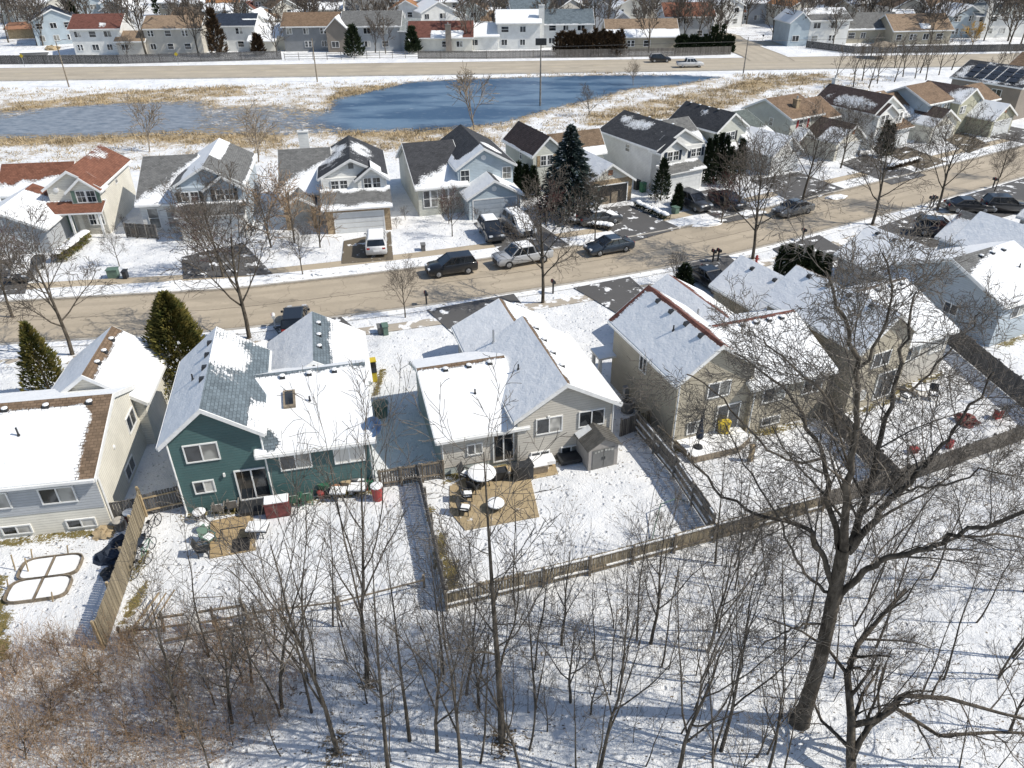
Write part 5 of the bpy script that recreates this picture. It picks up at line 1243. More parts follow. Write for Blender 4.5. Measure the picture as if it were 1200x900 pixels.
# second, lower tree at bottom right (forked trunk leaving the frame)
def low_tree():
    rs = np.random.RandomState(12); out = []
    OS = [dict(n=4, wob=.1, up=.03, kids=7, start=.2, ang=.7, len=.5, rk=.5, taper=.4), dict(n=4, wob=.15, up=.05, kids=6, start=.15, ang=.7, len=.5, rk=.5), dict(n=4, wob=.18, up=.02, kids=4, start=.15, ang=.7, len=.55, rk=.6), dict(n=3, wob=.2, up=0, kids=0, start=0, ang=0, len=0)]
    def at(px, py, z): return np.array([*gp(px, py, z), z])
    B = at(1000, 935, 0)
    def limb(pts, r0, r1, kids, L):
        q = np.array(pts); n = len(q); rad = np.linspace(r0, r1, n); out.append((0, q, rad))
        for j in range(kids):
            t = .2 + .8 * (j + rs.rand() * .7) / kids; f = min(t, .99) * (n - 1); i = int(f); p = q[i] + (q[i + 1] - q[i]) * (f - i); d = q[i + 1] - q[i]; d /= np.linalg.norm(d)
            nd = d * .6 + perp(d, rs) * .8; grow(rs, out, p, nd / np.linalg.norm(nd), L * (.7 + .6 * rs.rand()), rad[i] * .5, 1, OS)
    limb([B, at(997, 890, .9), at(998, 845, 2.2), at(993, 790, 3.8), at(1005, 755, 4.9), at(1035, 720, 5.8), at(1062, 690, 6.6)], .21, .05, 9, 2.2)
    limb([at(998, 850, 2.0), at(1030, 842, 2.6), at(1060, 815, 3.4), at(1110, 818, 3.6), at(1170, 835, 3.4), at(1230, 850, 3.4)], .13, .04, 8, 2.0)
    limb([at(1000, 880, 1.2), at(1020, 850, 2.2), at(1050, 830, 2.8), at(1100, 862, 2.4), at(1170, 858, 2.6), at(1240, 860, 2.6)], .12, .04, 7, 1.8)
    limb([at(993, 790, 3.8), at(970, 760, 4.4), at(940, 740, 5.0), at(900, 725, 5.4)], .08, .02, 5, 1.8)
    e = empty('low_forked_tree', tuple(B[:2]) + (0,), 0, 'low forked bare tree below the oak with boughs reaching right', 'tree')
    v, f = tubes([(p - B * [1, 1, 0], r) for l, p, r in out if r[0] >= .04], 7); np_mesh('trunk', v, f, M['bark_dark'], e, smooth=True)
    v, f = tubes([(p - B * [1, 1, 0], r) for l, p, r in out if r[0] < .04], 3, .009); np_mesh('branches', v, f, M['twig'], e)
low_tree()
# ---- brushwood and weeds nobody could count
def stems(name, n, sampler, hmin, hmax, m, seed, r=.012, spread=.35, kids=3):
    rs = np.random.RandomState(seed); P_ = []
    for i in range(n):
        x, y = sampler(rs); h_ = rs.uniform(hmin, hmax); d = np.array([rs.normal() * spread, rs.normal() * spread, 1.]); d /= np.linalg.norm(d)
        p = np.array([x, y, 0.]); pts = [p]
        for k in range(3): d = d + rs.normal(size=3) * .14; d /= np.linalg.norm(d); pts.append(pts[-1] + d * h_ / 3)
        pts = np.array(pts); P_.append((pts, np.array([r, r * .8, r * .6, r * .35])))
        for k in range(kids):
            q = pts[1 + rs.randint(2)]; dd = d + rs.normal(size=3) * .55; dd /= np.linalg.norm(dd); L = h_ * rs.uniform(.25, .55)
            P_.append((np.array([q, q + dd * L * .5 + rs.normal(size=3) * .04, q + dd * L]), np.array([r * .6, r * .5, r * .3])))
    v, f = tubes(P_, 3, .005); o = np_mesh(name, v, f, M[m]); return tag(o, kind='stuff')
def in_poly_sampler(poly, dry=False):
    P_ = np.array(poly); lo = P_.min(0); hi = P_.max(0)
    def s(rs):
        while True:
            x, y = rs.uniform(lo[0], hi[0]), rs.uniform(lo[1], hi[1])
            if sdist(np.array([x]), np.array([y]), poly)[0] > 0 and (not dry or sdist(np.array([x]), np.array([y]), WPOLY[0])[0] < .6): return x, y
    return s
o = stems('brushwood', 1900, in_poly_sampler(BRUSH), .7, 2.3, 'twig_red', 1, .0075, .4, 4); tag(o, 'tangle of red brown leafless brushwood filling the lower left corner', 'brushwood')
o = stems('thicket', 1000, in_poly_sampler(poly_px([(300, 735), (520, 722), (700, 690), (830, 650), (960, 605), (1200, 535), (1230, 700), (1100, 720), (900, 760), (700, 830), (500, 870), (320, 850)])), .7, 2.4, 'twig', 2, .007, .3, 4); tag(o, 'grey leafless undergrowth of the wood behind the rear fence', 'undergrowth')
o = stems('weeds', 2200, in_poly_sampler(WOODS[:14] + [(28, 18), (22, 14), (-22, 14), (-28, 18)]), .3, 1.1, 'bark', 3, .007, .5, 2); tag(o, 'dry weeds poking through snow under the bare trees', 'weeds')
rg = random.Random(31)
BS = []
for i, (px, py) in enumerate([(20, 790), (70, 770), (60, 840), (120, 800), (165, 775), (150, 860), (215, 790), (200, 830), (260, 760), (285, 800), (30, 890), (110, 905), (240, 880), (300, 850), (180, 745), (320, 760)]):
    BS.append(bushb[i % 2].put('brush_shrub', (gp(px, py)[0], gp(px, py)[1]), rg.uniform(1.1, 1.9), i * .8, None, 'shrub', 'brown leafless shrubs in the lower left brush'))
BS.sort(key=lambda o: proj(o.location.x, o.location.y)[0])
for i, o in enumerate(BS): o['label'] = 'brown leafless shrub in the lower left brush, %s' % ordn(i, len(BS))
BS = []
for i, (px, py) in enumerate([(1010, 585), (1060, 572), (1110, 562), (1165, 550), (1190, 565), (930, 640), (1180, 535), (1020, 800), (1060, 770), (1150, 470), (1170, 500), (1110, 455), (1195, 520), (870, 640)]):
    BS.append(bushy[i % 2].put('brush_shrub', gp(px, py), rg.uniform(.9, 1.5), i * .8, None, 'shrub', 'grey leafless shrubs around the oak'))
BS.sort(key=lambda o: proj(o.location.x, o.location.y)[0])
for i, o in enumerate(BS): o['label'] = 'grey brown leafless shrub near the oak and right fence, %s' % ordn(i, len(BS))
def reeds(name, n, polys, hmin, hmax, m, seed):
    rs = np.random.RandomState(seed); V = []; F = []; b = 0
    S_ = [in_poly_sampler(p, True) for p in polys]; A = [abs(sum(p[i][0] * p[(i + 1) % len(p)][1] - p[(i + 1) % len(p)][0] * p[i][1] for i in range(len(p)))) for p in polys]; A = np.array(A) / sum(A)
    for i in range(n):
        cx, cy = S_[rs.choice(len(S_), p=A)](rs)
        if noise.noise((cx * .22, cy * .45, 3)) + rs.normal() * .12 < -.02: continue
        for k in range(5):
            x, y = cx + rs.normal() * .5, cy + rs.normal() * .4; h_ = rs.uniform(hmin, hmax); w = .07; a = rs.rand() * 3.14; dx, dy = math.cos(a) * w, math.sin(a) * w; lx, ly = rs.normal() * .25, rs.normal() * .25
            V += [(x - dx, y - dy, 0), (x + dx, y + dy, 0), (x + lx, y + ly, h_)]; F.append((b, b + 1, b + 2)); b += 3
    o = np_mesh(name, np.array(V), np.array(F), M[m]); return tag(o, kind='stuff')
M['reed'] = plain('dry reed', (.44, .35, .22), .9, .35, .6)
o = reeds('reeds', 4200, REEDS, .15, .65, 'reed', 4); tag(o, 'dry golden reeds and tall grass around the pond', 'reeds')
o = reeds('meadow_grass', 5000, [MEADOW], .15, .5, 'reed', 6); tag(o, 'dry grass tufts standing in the snowy meadow', 'grass')
# ------------------------------------------------------------------ evergreens
def needle(name, c1, c2, snow=0.0):
    m, nt, bs = new(name)
    n1 = noise_n(nt, 2.2, 4, .7); n2 = noise_n(nt, 9, 3, .7)
    c = mixc(nt, sstep(nt, n1, .35, .65), c1, c2); c = mixc(nt, mth(nt, 'MULTIPLY', n2, .4), c, mul(c1, .5))
    nt.links.new(c, bs.inputs['Base Color']); bs.inputs['Roughness'].default_value = .8; bs.inputs['Specular IOR Level'].default_value = .15; return m
M['ev_yellow'] = needle('yellow green cedar foliage', (.065, .08, .022), (.26, .21, .06)); M['ev_dark'] = needle('dark arborvitae foliage', (.022, .035, .018), (.05, .065, .03)); M['ev_blue'] = needle('blue spruce needles', (.028, .045, .042), (.075, .10, .09)); M['ev_brown'] = needle('bronzed juniper foliage', (.05, .035, .022), (.11, .07, .04))
def evergreen(name, loc, h_, r_, m, label, seed, cat='evergreen', group=None, n=3600, style='cone', snow=.04, leaf=.13):
    e = empty(name, (loc[0], loc[1], 0), 0, label, cat, group); rs = np.random.RandomState(seed)
    mb = MB(); mb.tube((0, 0, -.05), (0, 0, h_ * .8), max(.05, h_ * .018), .02, 6); mb.build('trunk', M['bark'], e)
    cen = []; nr = []
    nb = 26
    lob = rs.rand(nb, 3)
    for i in range(n):
        t = rs.rand() ** .8; a = rs.rand() * 6.283
        if style == 'spruce':
            tier = (t * 11) % 1; rad = r_ * (1 - t) ** .9 * (.55 + .5 * (1 - tier)) * (1 + .18 * math.sin(a * 7 + t * 40)); q = rs.rand() ** .45; rr = rad * q
            z = h_ * (.05 + .95 * t) - .28 * q * r_ * .5
        else:
            rad = r_ * min(1, (1 - t) ** .72 * 1.12) * (1 if t > .06 else .75) * (1 + .16 * math.sin(a * 3 + seed + t * 5) + .12 * math.sin(a * 7 + t * 17)); q = rs.rand() ** .35; rr = rad * q; z = h_ * (.02 + .97 * t)
        p = np.array([math.cos(a) * rr, math.sin(a) * rr, z + rs.normal() * .06]); cen.append(p); out = np.array([math.cos(a), math.sin(a), .5 if style != 'spruce' else .1]); nr.append(out / np.linalg.norm(out))
    cen = np.array(cen); nr = np.array(nr); rnd = rs.normal(size=cen.shape) * .55; d = nr + rnd; d /= np.linalg.norm(d, axis=1)[:, None]
    ref = rs.normal(size=cen.shape); x = np.cross(d, ref); x /= np.linalg.norm(x, axis=1)[:, None]; y = np.cross(d, x); s = leaf * (.6 + .9 * rs.rand(n))[:, None]
    tip = (nr * 1.5 + np.array([0, 0, .35 if style != 'spruce' else -.1])) * s
    V = np.stack([cen - x * s * .5, cen + x * s * .5, cen + tip + y * s * .3], 1).reshape(-1, 3); F = np.arange(3 * n).reshape(-1, 3)
    mi = (rs.rand(n) < snow).astype(np.int32)
    np_mesh('crown', V, F, [M[m], M['snow']], e, mi=mi); return e
EG = 'arborvitae and evergreens'
evergreen('cedar', gp(222, 458), 7.4, 2.6, 'ev_yellow', 'broad yellow green cedar between the grey and green houses', 1, n=13000, leaf=.15, snow=.0)
evergreen('cedar', gp(62, 468), 5.8, 1.4, 'ev_yellow', 'narrow dark cedar at left edge behind the grey house', 2, n=5500, snow=.02)
evergreen('spruce', gp(666, 253), 9.8, 4.3, 'ev_blue', 'tall blue spruce in front of the cream house with brown roofs', 3, n=13000, style='spruce', snow=.07, leaf=.26)
AR = [(608, 228, 3.8, .8, 'arborvitae left of the spruce, leftmost of the row'), (616, 230, 3.6, .8, 'arborvitae left of the spruce, second of the row'), (625, 232, 3.6, .8, 'arborvitae left of the spruce, third of the row'),
      (774, 235, 4.8, 1.05, 'tall conical arborvitae against the white black-roofed house'), (793, 246, 2.8, .6, 'small conical arborvitae beside the hedged drive'),
      (826, 214, 5.2, .7, 'leftmost tall arborvitae of the dark clump'), (832, 216, 5.8, .7, 'second tall arborvitae of the dark clump'), (839, 213, 5.8, .7, 'third tall arborvitae of the dark clump'), (846, 214, 5.6, .7, 'fourth tall arborvitae of the dark clump'), (852, 218, 4.6, .8, 'rightmost arborvitae of the dark clump'),
      (865, 205, 4.4, .8, 'arborvitae left of the black ridged garage'), (1031, 183, 4.6, .8, 'pair arborvitae, left one, by the dark brown roofed house'), (1038, 184, 4.2, .7, 'pair arborvitae, right one, by the dark brown roofed house'),
      (694, 187, 3.6, .8, 'dark arborvitae behind the brown roof, against the meadow'), (514, 176 + 40, 0, 0, ''),
      (912, 322, 2.6, .36, 'near row of arborvitae, first from left'), (921, 323, 2.9, .36, 'near row of arborvitae, second from left'), (931, 325, 2.7, .36, 'near row of arborvitae, third from left'), (942, 326, 2.9, .36, 'near row of arborvitae, fourth from left'), (953, 328, 2.6, .38, 'near row of arborvitae, fifth from left'), (965, 330, 2.4, .38, 'near row of arborvitae, sixth from left'),
      (800, 338, 2.2, .9, 'rounded evergreen bush beside tan house drive')]
for i, (px, py, h_, r_, lab) in enumerate(AR):
    if h_: evergreen('arborvitae', gp(px, py), h_, r_, 'ev_dark', lab, 20 + i, 'evergreen', EG, 1500, leaf=.17, snow=.01)
rg = random.Random(3)
hp = [('clipped hedge evergreen beyond the main road', 654, 727, 18, 66, 5.2, 1.4), ('small conifer below the brick red roof', 794, 856, 17, 62, 3.6, .8)]
for lab, x0, x1, n, py, h_, r_ in hp:
    for i in range(n):
        evergreen('conifer', gp(x0 + (x1 - x0) * i / (n - 1), py), h_ * rg.uniform(.85, 1.12) * (1.5 if (n == 17 and i in (10, 11, 13)) else 1), r_, 'ev_dark' if n == 17 else 'ev_brown', '%s, %s' % (lab, ordn(i, n)), 60 + i + n, 'conifer', 'conifer screens beyond the main road', 420, leaf=.34, snow=0)
for px, py, h_, r_, m, lab in [(257, 66, 10, 2.0, 'ev_brown', 'tall bronzed juniper beside the white solar roof house'), (304, 65, 4.5, 1.3, 'ev_brown', 'short bronzed juniper before the low ivory house'), (416, 66, 6.5, 2.2, 'ev_dark', 'dark spruce left of the light grey house'),
                               (484, 62, 5.5, 1.6, 'ev_dark', 'spruce right of the light grey house'), (90, 35, 7, 2.2, 'ev_dark', 'dark pine at far upper left'), (190, 18, 9, 2.6, 'ev_dark', 'dark pine beside the far left street'), (525, 20, 9, 2, 'ev_dark', 'dark pine among the third row roofs'), (1082, 26, 8, 3, 'ev_dark', 'wide dark evergreen at upper right')]:
    evergreen('conifer', gp(px, py), h_, r_, m, lab, int(px), 'conifer', 'conifers beyond the main road', 1100, leaf=.45, snow=.01, style='cone')

# ------------------------------------------------------------------ vehicles
def paint(name, col, metal=.3):
    m, nt, bs = new(name); n1 = noise_n(nt, 1.3, 3); 
    sx = N(nt, 'ShaderNodeSeparateXYZ'); nt.links.new(N(nt, 'ShaderNodeTexCoord').outputs['Object'], sx.inputs[0])
    salt = mth(nt, 'MULTIPLY', sstep(nt, mth(nt, 'ADD', mth(nt, 'MULTIPLY', sx.outputs['Z'], -1.3), mth(nt, 'ADD', n1, .25)), .0, .6), .35)
    nt.links.new(mixc(nt, salt, col, (.38, .36, .32)), bs.inputs['Base Color']); bs.inputs['Metallic'].default_value = metal * .3
    bs.inputs['Roughness'].default_value = .3; bs.inputs['Coat Weight'].default_value = .6; return m
PAINT = dict(black=(.014, .016, .02), navy=(.03, .042, .06), grey=(.14, .145, .15), silver=(.42, .43, .44), white=(.72, .72, .71), red=(.35, .02, .02), darkgrey=(.05, .053, .058))
for k, c in PAINT.items(): M['p_' + k] = paint(k + ' car paint', c)
M['headlight'] = plain('headlight lens', (.6, .62, .64), .15, .05); M['taillight'] = plain('tail light lens', (.35, .02, .015), .25, .1); M['tyre'] = plain('tyre', (.02, .02, .02), .85, .2); M['rim'] = plain('alloy rim', (.4, .41, .42), .35, .1, metal=.5)
PROF = {  # body profile (x forward, z) and cabin profile, length, width
 'sedan': dict(L=4.8, W=1.82, body=[(-2.38, .35), (-2.4, .75), (-2.3, .98), (-1.5, 1.04), (1.0, .98), (1.9, .86), (2.3, .68), (2.4, .4), (2.2, .24), (-2.2, .24)], cab=[(-1.75, 1.0), (-1.0, 1.40), (.15, 1.44), (1.15, .95)], wx=1.42, r=.33),
 'suv': dict(L=4.65, W=1.88, body=[(-2.3, .38), (-2.32, .9), (-2.25, 1.15), (-1.5, 1.17), (.9, 1.1), (1.9, 1.0), (2.25, .8), (2.32, .45), (2.15, .3), (-2.15, .3)], cab=[(-2.2, 1.12), (-1.85, 1.68), (.1, 1.72), (1.1, 1.06)], wx=1.38, r=.37),
 'van': dict(L=5.0, W=1.98, body=[(-2.48, .35), (-2.5, 1.0), (-2.45, 1.15), (-1.5, 1.18), (1.3, 1.1), (2.1, .92), (2.45, .72), (2.5, .42), (2.3, .26), (-2.3, .26)], cab=[(-2.4, 1.12), (-2.15, 1.74), (.5, 1.76), (1.75, 1.0)], wx=1.5, r=.34),
 'pickup': dict(L=5.6, W=1.98, body=[(-2.78, .5), (-2.8, 1.12), (-.9, 1.14), (1.0, 1.14), (2.4, 1.06), (2.75, .9), (2.8, .5), (2.6, .38), (-2.6, .38)], cab=[(-1.0, 1.1), (-.8, 1.78), (.7, 1.8), (1.5, 1.1)], wx=1.75, r=.40)}
def vehicle(kind, col, loc, yaw, label, snowy=0, cap=False, name=None, cat=None, group=None):
    P_ = PROF[kind]; w = P_['W'] / 2; e = empty(name or kind, (loc[0], loc[1], loc[2] if len(loc) > 2 else .035), yaw, label, cat or {'suv': 'car', 'sedan': 'car', 'van': 'van', 'pickup': 'pickup truck'}[kind], group)
    bm = bmesh.new(); n = len(P_['body']); secs = []
    for y, k, zk in ((-w, .975, .0), (-w * .96, 1, 0), (0, 1.0, .02), (w * .96, 1, 0), (w, .975, 0)):
        secs.append([bm.verts.new((x * k, y, z if abs(y) < w else .62 + (z - .62) * .86)) for x, z in P_['body']])
    for a, b in zip(secs, secs[1:]):
        for i in range(n): bm.faces.new((a[i], a[(i + 1) % n], b[(i + 1) % n], b[i]))
    bm.faces.new(secs[0]); bm.faces.new(secs[-1][::-1])
    bmesh.ops.recalc_face_normals(bm, faces=bm.faces)
    bmesh.ops.bevel(bm, geom=[ed for ed in bm.edges if ed.calc_face_angle(0) > .5], offset=.045, segments=2, affect='EDGES', clamp_overlap=True)
    me = bpy.data.meshes.new('body'); bm.to_mesh(me); bm.free(); me.materials.append(M['p_' + col]); me.polygons.foreach_set('use_smooth', [True] * len(me.polygons))
    o = bpy.data.objects.new('body', me); C.objects.link(o); o.parent = e
    # glasshouse: tapered prism, roof panel and pillars
    c = P_['cab']; ti = .80; mb = MB(); xb0, zb0 = c[0]; xt0, zt0 = c[1]; xt1, zt1 = c[2]; xb1, zb1 = c[3]
    p = [(xb0, -w * .93, zb0), (xb1, -w * .93, zb1), (xb1, w * .93, zb1), (xb0, w * .93, zb0), (xt0, -w * ti, zt0), (xt1, -w * ti, zt1), (xt1, w * ti, zt1), (xt0, w * ti, zt0)]
    mb.hexa(p); mb.build('windows', M['carglass'], e, bevel=.03)
    mb = MB(); s = w * ti; mb.hexa([(xt0 - .06, -s - .02, zt0 - .02), (xt1 + .1, -s - .02, zt1 - .03), (xt1 + .1, s + .02, zt1 - .03), (xt0 - .06, s + .02, zt0 - .02), (xt0, -s * .92, zt0 + .05), (xt1, -s * .92, zt1 + .04), (xt1, s * .92, zt1 + .04), (xt0, s * .92, zt0 + .05)])
    rf = mb.build('roof_panel', M['p_' + col], e, bevel=.02)
    mb = MB()
    for sy in (-1, 1):
        mb.bar((xb0, sy * w * .93, zb0), (xt0, sy * s, zt0), .10, .09); mb.bar((xb1, sy * w * .93, zb1), (xt1, sy * s, zt1), .08, .07)
        for fx in (.36, .68):
            mb.bar((xb0 + (xb1 - xb0) * fx, sy * w * .935, zb0 + (zb1 - zb0) * fx), (xt0 + (xt1 - xt0) * (fx * 1.25 - .1), sy * s * 1.01, zt0 + (zt1 - zt0) * fx), .08, .05)
    mb.build('pillars', M['p_' + col], e)
    for sx in (-1, 1):
        for sy in (-1, 1):
            mb = MB(); r = P_['r']; x = sx * P_['wx']; y = sy * (w - .12); mb.tube((x, y - .11, r), (x, y + .11 + .02, r), r, k=18); wh = mb.build('wheel', M['tyre'], e)
            mb = MB(); mb.tube((x, y + sy * .115, r), (x, y + sy * .145, r), r * .64, r * .5, 12)
            for q in range(5):
                a = q * 1.2566; mb.bar((x, y + sy * .15, r), (x + math.cos(a) * r * .6, y + sy * .15, r + math.sin(a) * r * .6), .05, .02)
            mb.build('rim', M['rim'], wh)
    xf = P_['body'][-4][0] if kind != 'pickup' else 2.75; zf = .74 if kind in ('sedan',) else .86
    for sy in (-1, 1):
        mb = MB(); mb.box(P_['L'] / 2 - .24, P_['L'] / 2 - .03, sy * w * .62 - .19, sy * w * .62 + .19, zf - .1, zf + .05); mb.build('headlight', M['headlight'], e, bevel=.02)
        mb = MB(); mb.box(-P_['L'] / 2 + .0, -P_['L'] / 2 + .14, sy * w * .74 - .17, sy * w * .74 + .17, zf - .02, zf + .2); mb.build('tail_light', M['taillight'], e, bevel=.02)
        mb = MB(); mb.box(xb1 - .35, xb1 - .2, sy * (w + .1) - .09, sy * (w + .1) + .09, zb1 - .02, zb1 + .14); mb.build('mirror', M['p_' + col], e, bevel=.02)
    mb = MB(); mb.box(P_['L'] / 2 - .04, P_['L'] / 2 + .02, -w * .5, w * .5, .4, .68 if kind == 'sedan' else .8); mb.build('grille', M['dark'], e)
    mb = MB(); mb.box(-P_['L'] / 2 - .02, -P_['L'] / 2 + .05, -.26, .26, .62, .76); mb.build('number_plate', M['white'], e)
    if kind == 'pickup':
        mb = MB()
        if cap: mb.hexa([(-2.7, -.9, 1.1), (-1.05, -.9, 1.1), (-1.05, .9, 1.1), (-2.7, .9, 1.1), (-2.6, -.78, 1.72), (-1.1, -.78, 1.76), (-1.1, .78, 1.76), (-2.6, .78, 1.72)]); mb.build('bed_cap', M['p_' + col], e, bevel=.04)
        else: mb.box(-2.65, -1.1, -.82, .82, 1.1, 1.165); mb.build('bed_floor', M['dark'], e)
    if snowy:
        mb = MB(); mb.hexa([(xt0 - .02, -s * .93, zt0 + .04), (xt1 + .05, -s * .93, zt1 + .03), (xt1 + .05, s * .93, zt1 + .03), (xt0 - .02, s * .93, zt0 + .04), (xt0 + .08, -s * .8, zt0 + .14), (xt1 - .05, -s * .8, zt1 + .13), (xt1 - .05, s * .8, zt1 + .13), (xt0 + .08, s * .8, zt0 + .14)]); mb.build('snow_cap', M['snow'], e, bevel=.03)
        if snowy > 1:
            mb = MB(); z = P_['body'][4][1]; mb.hexa([(xb1 - .02, -w * .85, z - .05), (P_['L'] / 2 - .45, -w * .8, z - .18), (P_['L'] / 2 - .45, w * .8, z - .18), (xb1 - .02, w * .85, z - .05), (xb1, -w * .8, z + .08), (P_['L'] / 2 - .55, -w * .72, z - .04), (P_['L'] / 2 - .55, w * .72, z - .04), (xb1, w * .8, z + .08)]); mb.build('bonnet_snow', M['snow'], e, bevel=.03)
            mb = MB(); mb.hexa([(xb1 - .02, -w * .85, zb1 + .03), (xt1 + .03, -s * .9, zt1), (xt1 + .03, s * .9, zt1), (xb1 - .02, w * .85, zb1 + .03), (xb1 + .05, -w * .8, zb1 + .1), (xt1 + .12, -s * .85, zt1 + .06), (xt1 + .12, s * .85, zt1 + .06), (xb1 + .05, w * .8, zb1 + .1)]); mb.build('windscreen_snow', M['snow'], e)
    return e
RY = lambda d: R(d)
PK = 'cars parked along the street'; DV = 'cars standing in driveways'
vehicle('suv', 'black', gp(529, 320), RY(18 + 180), 'black SUV parked at far kerb left of the grey pickup', group=PK)
vehicle('pickup', 'silver', gp(612, 308), RY(23 + 180), 'silver pickup truck with snowy cab at far kerb behind bare street tree', 1, group=PK)
vehicle('sedan', 'navy', gp(713, 295), RY(22 + 180), 'dark blue sedan parked at far kerb before the stone garage', group=PK)
vehicle('sedan', 'grey', gp(928, 251), RY(28 + 180), 'grey sedan parked at far kerb beneath the slim bare tree', group=PK)
vehicle('van', 'white', (*gp(442, 292), .08), RY(90 + 8), 'white minivan with snow on roof in the brick garage driveway', 1, group=DV)
vehicle('suv', 'black', (*gp(576, 278), .08), RY(-75), 'black SUV with snowy roof in the light blue garage driveway', 1, group=DV)
vehicle('van', 'silver', (*gp(608, 271), .08), RY(-68), 'snow covered silver minivan beside the maroon leafless tree', 2, group=DV)
vehicle('sedan', 'darkgrey', (*gp(34, 322), .08), RY(-80), 'dark sedan buried in snow at the left edge driveway', 2, group=DV)
vehicle('sedan', 'darkgrey', (*gp(702, 262), .06), RY(20), 'dark snow dusted car behind the clipped hedge beside the stone garage', 2, group=DV)
vehicle('suv', 'darkgrey', (*gp(812, 244), .08), RY(-62), 'dark grey SUV in driveway among arborvitae by the white house', group=DV)
vehicle('sedan', 'black', (*gp(852, 241), .08), RY(-60), 'black car on drive behind the dense leafless tree', 0, group=DV)
vehicle('suv', 'black', (*gp(348, 385), .08), RY(100), 'black SUV on the near driveway behind the green house garage', group=DV)
vehicle('sedan', 'black', (*gp(832, 335), .08), RY(-66), 'black car on near driveway behind the tan house', group=DV)
vehicle('sedan', 'black', (*gp(1133, 248), .08), RY(-5), 'black sedan in the near driveway left of black SUV', group=DV)
vehicle('suv', 'black', (*gp(1176, 248), .08), RY(-8), 'black SUV with roof rack on near driveway at the right edge', group=DV)
vehicle('suv', 'navy', (*gp(1098, 276), .08), RY(-20), 'dark SUV behind the maroon hedge on the near driveway', group=DV)
vehicle('suv', 'black', (*gp(773, 73), .055), RY(3), 'black SUV with snowy bonnet driving on the main road', 0, group='traffic on the main road')
vehicle('pickup', 'white', (*gp(808, 79), .055), RY(3), 'white pickup truck driving on the main road', 0, group='traffic on the main road')

# ------------------------------------------------------------------ street furniture
def mailbox(px, py, n, label, yaw=0, col='dark'):
    e = empty('mailbox', gp(px, py), R(yaw), label, 'mailbox', 'mailboxes')
    for i in range(n):
        x = (i - (n - 1) / 2) * .55
        mb = MB(); mb.box(x - .06, x + .06, -.06, .06, 0, 1.0); mb.build('post', M['dark' if col != 'white' else 'white'], e)
        mb = MB(); mb.box(x - .13, x + .13, -.28, .28, 1.0, 1.16); mb.tube((x, -.28, 1.16), (x, .28, 1.16), .13, k=12); mb.build('box', M[col], e)
        mb = MB(); mb.box(x - .15, x - .135, -.1, .0, 1.15, 1.4); mb.build('flag', M['red'], e)
mailbox(500, 358, 1, 'dark mailbox with snow at verge left of the beige house', 15); mailbox(838, 307, 2, 'twin dark mailboxes leaning together by the red hydrant tree', 20)
mailbox(1091, 243, 2, 'twin dark mailboxes on posts by the slanting street tree', 28); mailbox(1163, 221, 1, 'single dark mailbox at the verge near the right edge', 28); mailbox(648, 344, 1, 'dark mailbox right of the round crowned street tree', 20)
mailbox(940, 282, 1, 'dark mailbox beside near kerb left of pale blue house garage', 25)
mailbox(323, 385, 1, 'white mailbox at the verge behind the green house', 15, 'white')
e = empty('fire_hydrant', gp(886, 308), 0, 'red fire hydrant on the near verge beside street tree', 'hydrant')
mb = MB(); mb.lathe((0, 0, 0), [(.16, 0), (.16, .05), (.11, .07), (.11, .55), (.14, .57), (.14, .62), (.1, .72), (.03, .8)], 12); mb.build('barrel', M['red'], e)
for a in ((.2, 0), (-.2, 0), (0, -.2)):
    mb = MB(); mb.tube((0, 0, .42), (a[0], a[1], .42), .06, k=8); mb.build('nozzle', M['red'], e)
def cabinet(px, py, label, w=.9, h=.8, m='tealbox', yaw=10, small=True):
    e = empty('utility_box', gp(px, py), R(yaw), label, 'utility box', 'utility boxes')
    mb = MB(); mb.box(-w / 2, w / 2, -.35, .35, 0, h); mb.build('cabinet', M[m], e, bevel=.03); mb = MB(); mb.box(-w / 2 - .05, w / 2 + .05, -.4, .4, h, h + .06); mb.build('lid', M[m], e)
cabinet(134, 325, 'green utility box on the snowy lawn of ivory house', yaw=8); cabinet(148, 326, 'narrow dark utility box right of the green one', .35, .7, 'dark', 8)
cabinet(452, 391, 'small green utility box, right one, on the lawn behind green house', .4, .75, 'tealbox', 15); cabinet(446, 390, 'small grey utility box, left one, on lawn behind green house', .4, .6, 'doorgrey', 15)
cabinet(496, 293, 'small grey utility box in lawn between the two street trees', .4, .6, 'doorgrey'); cabinet(791, 250, 'pale utility box beside the hedged drive', .6, .7, 'paleb' if 'paleb' in M else 'tealbox', 30)
def pole(px, py, h_, label, arm=2.0, r=.14, lean=0, head=True, side=1):
    e = empty('street_lamp', gp(px, py), 0, label, 'lamp post', 'poles along the main road')
    mb = MB(); mb.tube((0, 0, 0), (lean, 0, h_), r, r * .6, 8); mb.build('pole', M['woodgrey'] if not head else M['wood'], e)
    if arm:
        mb = MB(); mb.bar((lean - side * .0, 0, h_ - .2), (lean + side * arm, -.2, h_ + .25), .08); mb.build('arm', M['metal'], e)
        mb = MB(); mb.box(lean + side * arm - .1, lean + side * arm + .6, -.35, -.05, h_ + .18, h_ + .32) if side > 0 else mb.box(lean + side * arm - .6, lean + side * arm + .1, -.35, -.05, h_ + .18, h_ + .32); mb.build('lamp_head', M['metal'], e)
pole(81, 102, 8.2, 'slim lamp pole between pond reeds and main road at upper left', 1.6); pole(372, 96, 7.9, 'slim lamp pole by the main road above the gap in the pond', 0)
pole(871, 86, 6.8, 'dark leaning pole at the side street corner', 0, head=False); pole(633, 124, 10.4, 'tall utility pole with box standing at the edge of open water', 0, .16, head=False)
x, y = gp(633, 124); mb = MB(); mb.box(-.9, .9, -.3, .3, 9.6, 10.6); 
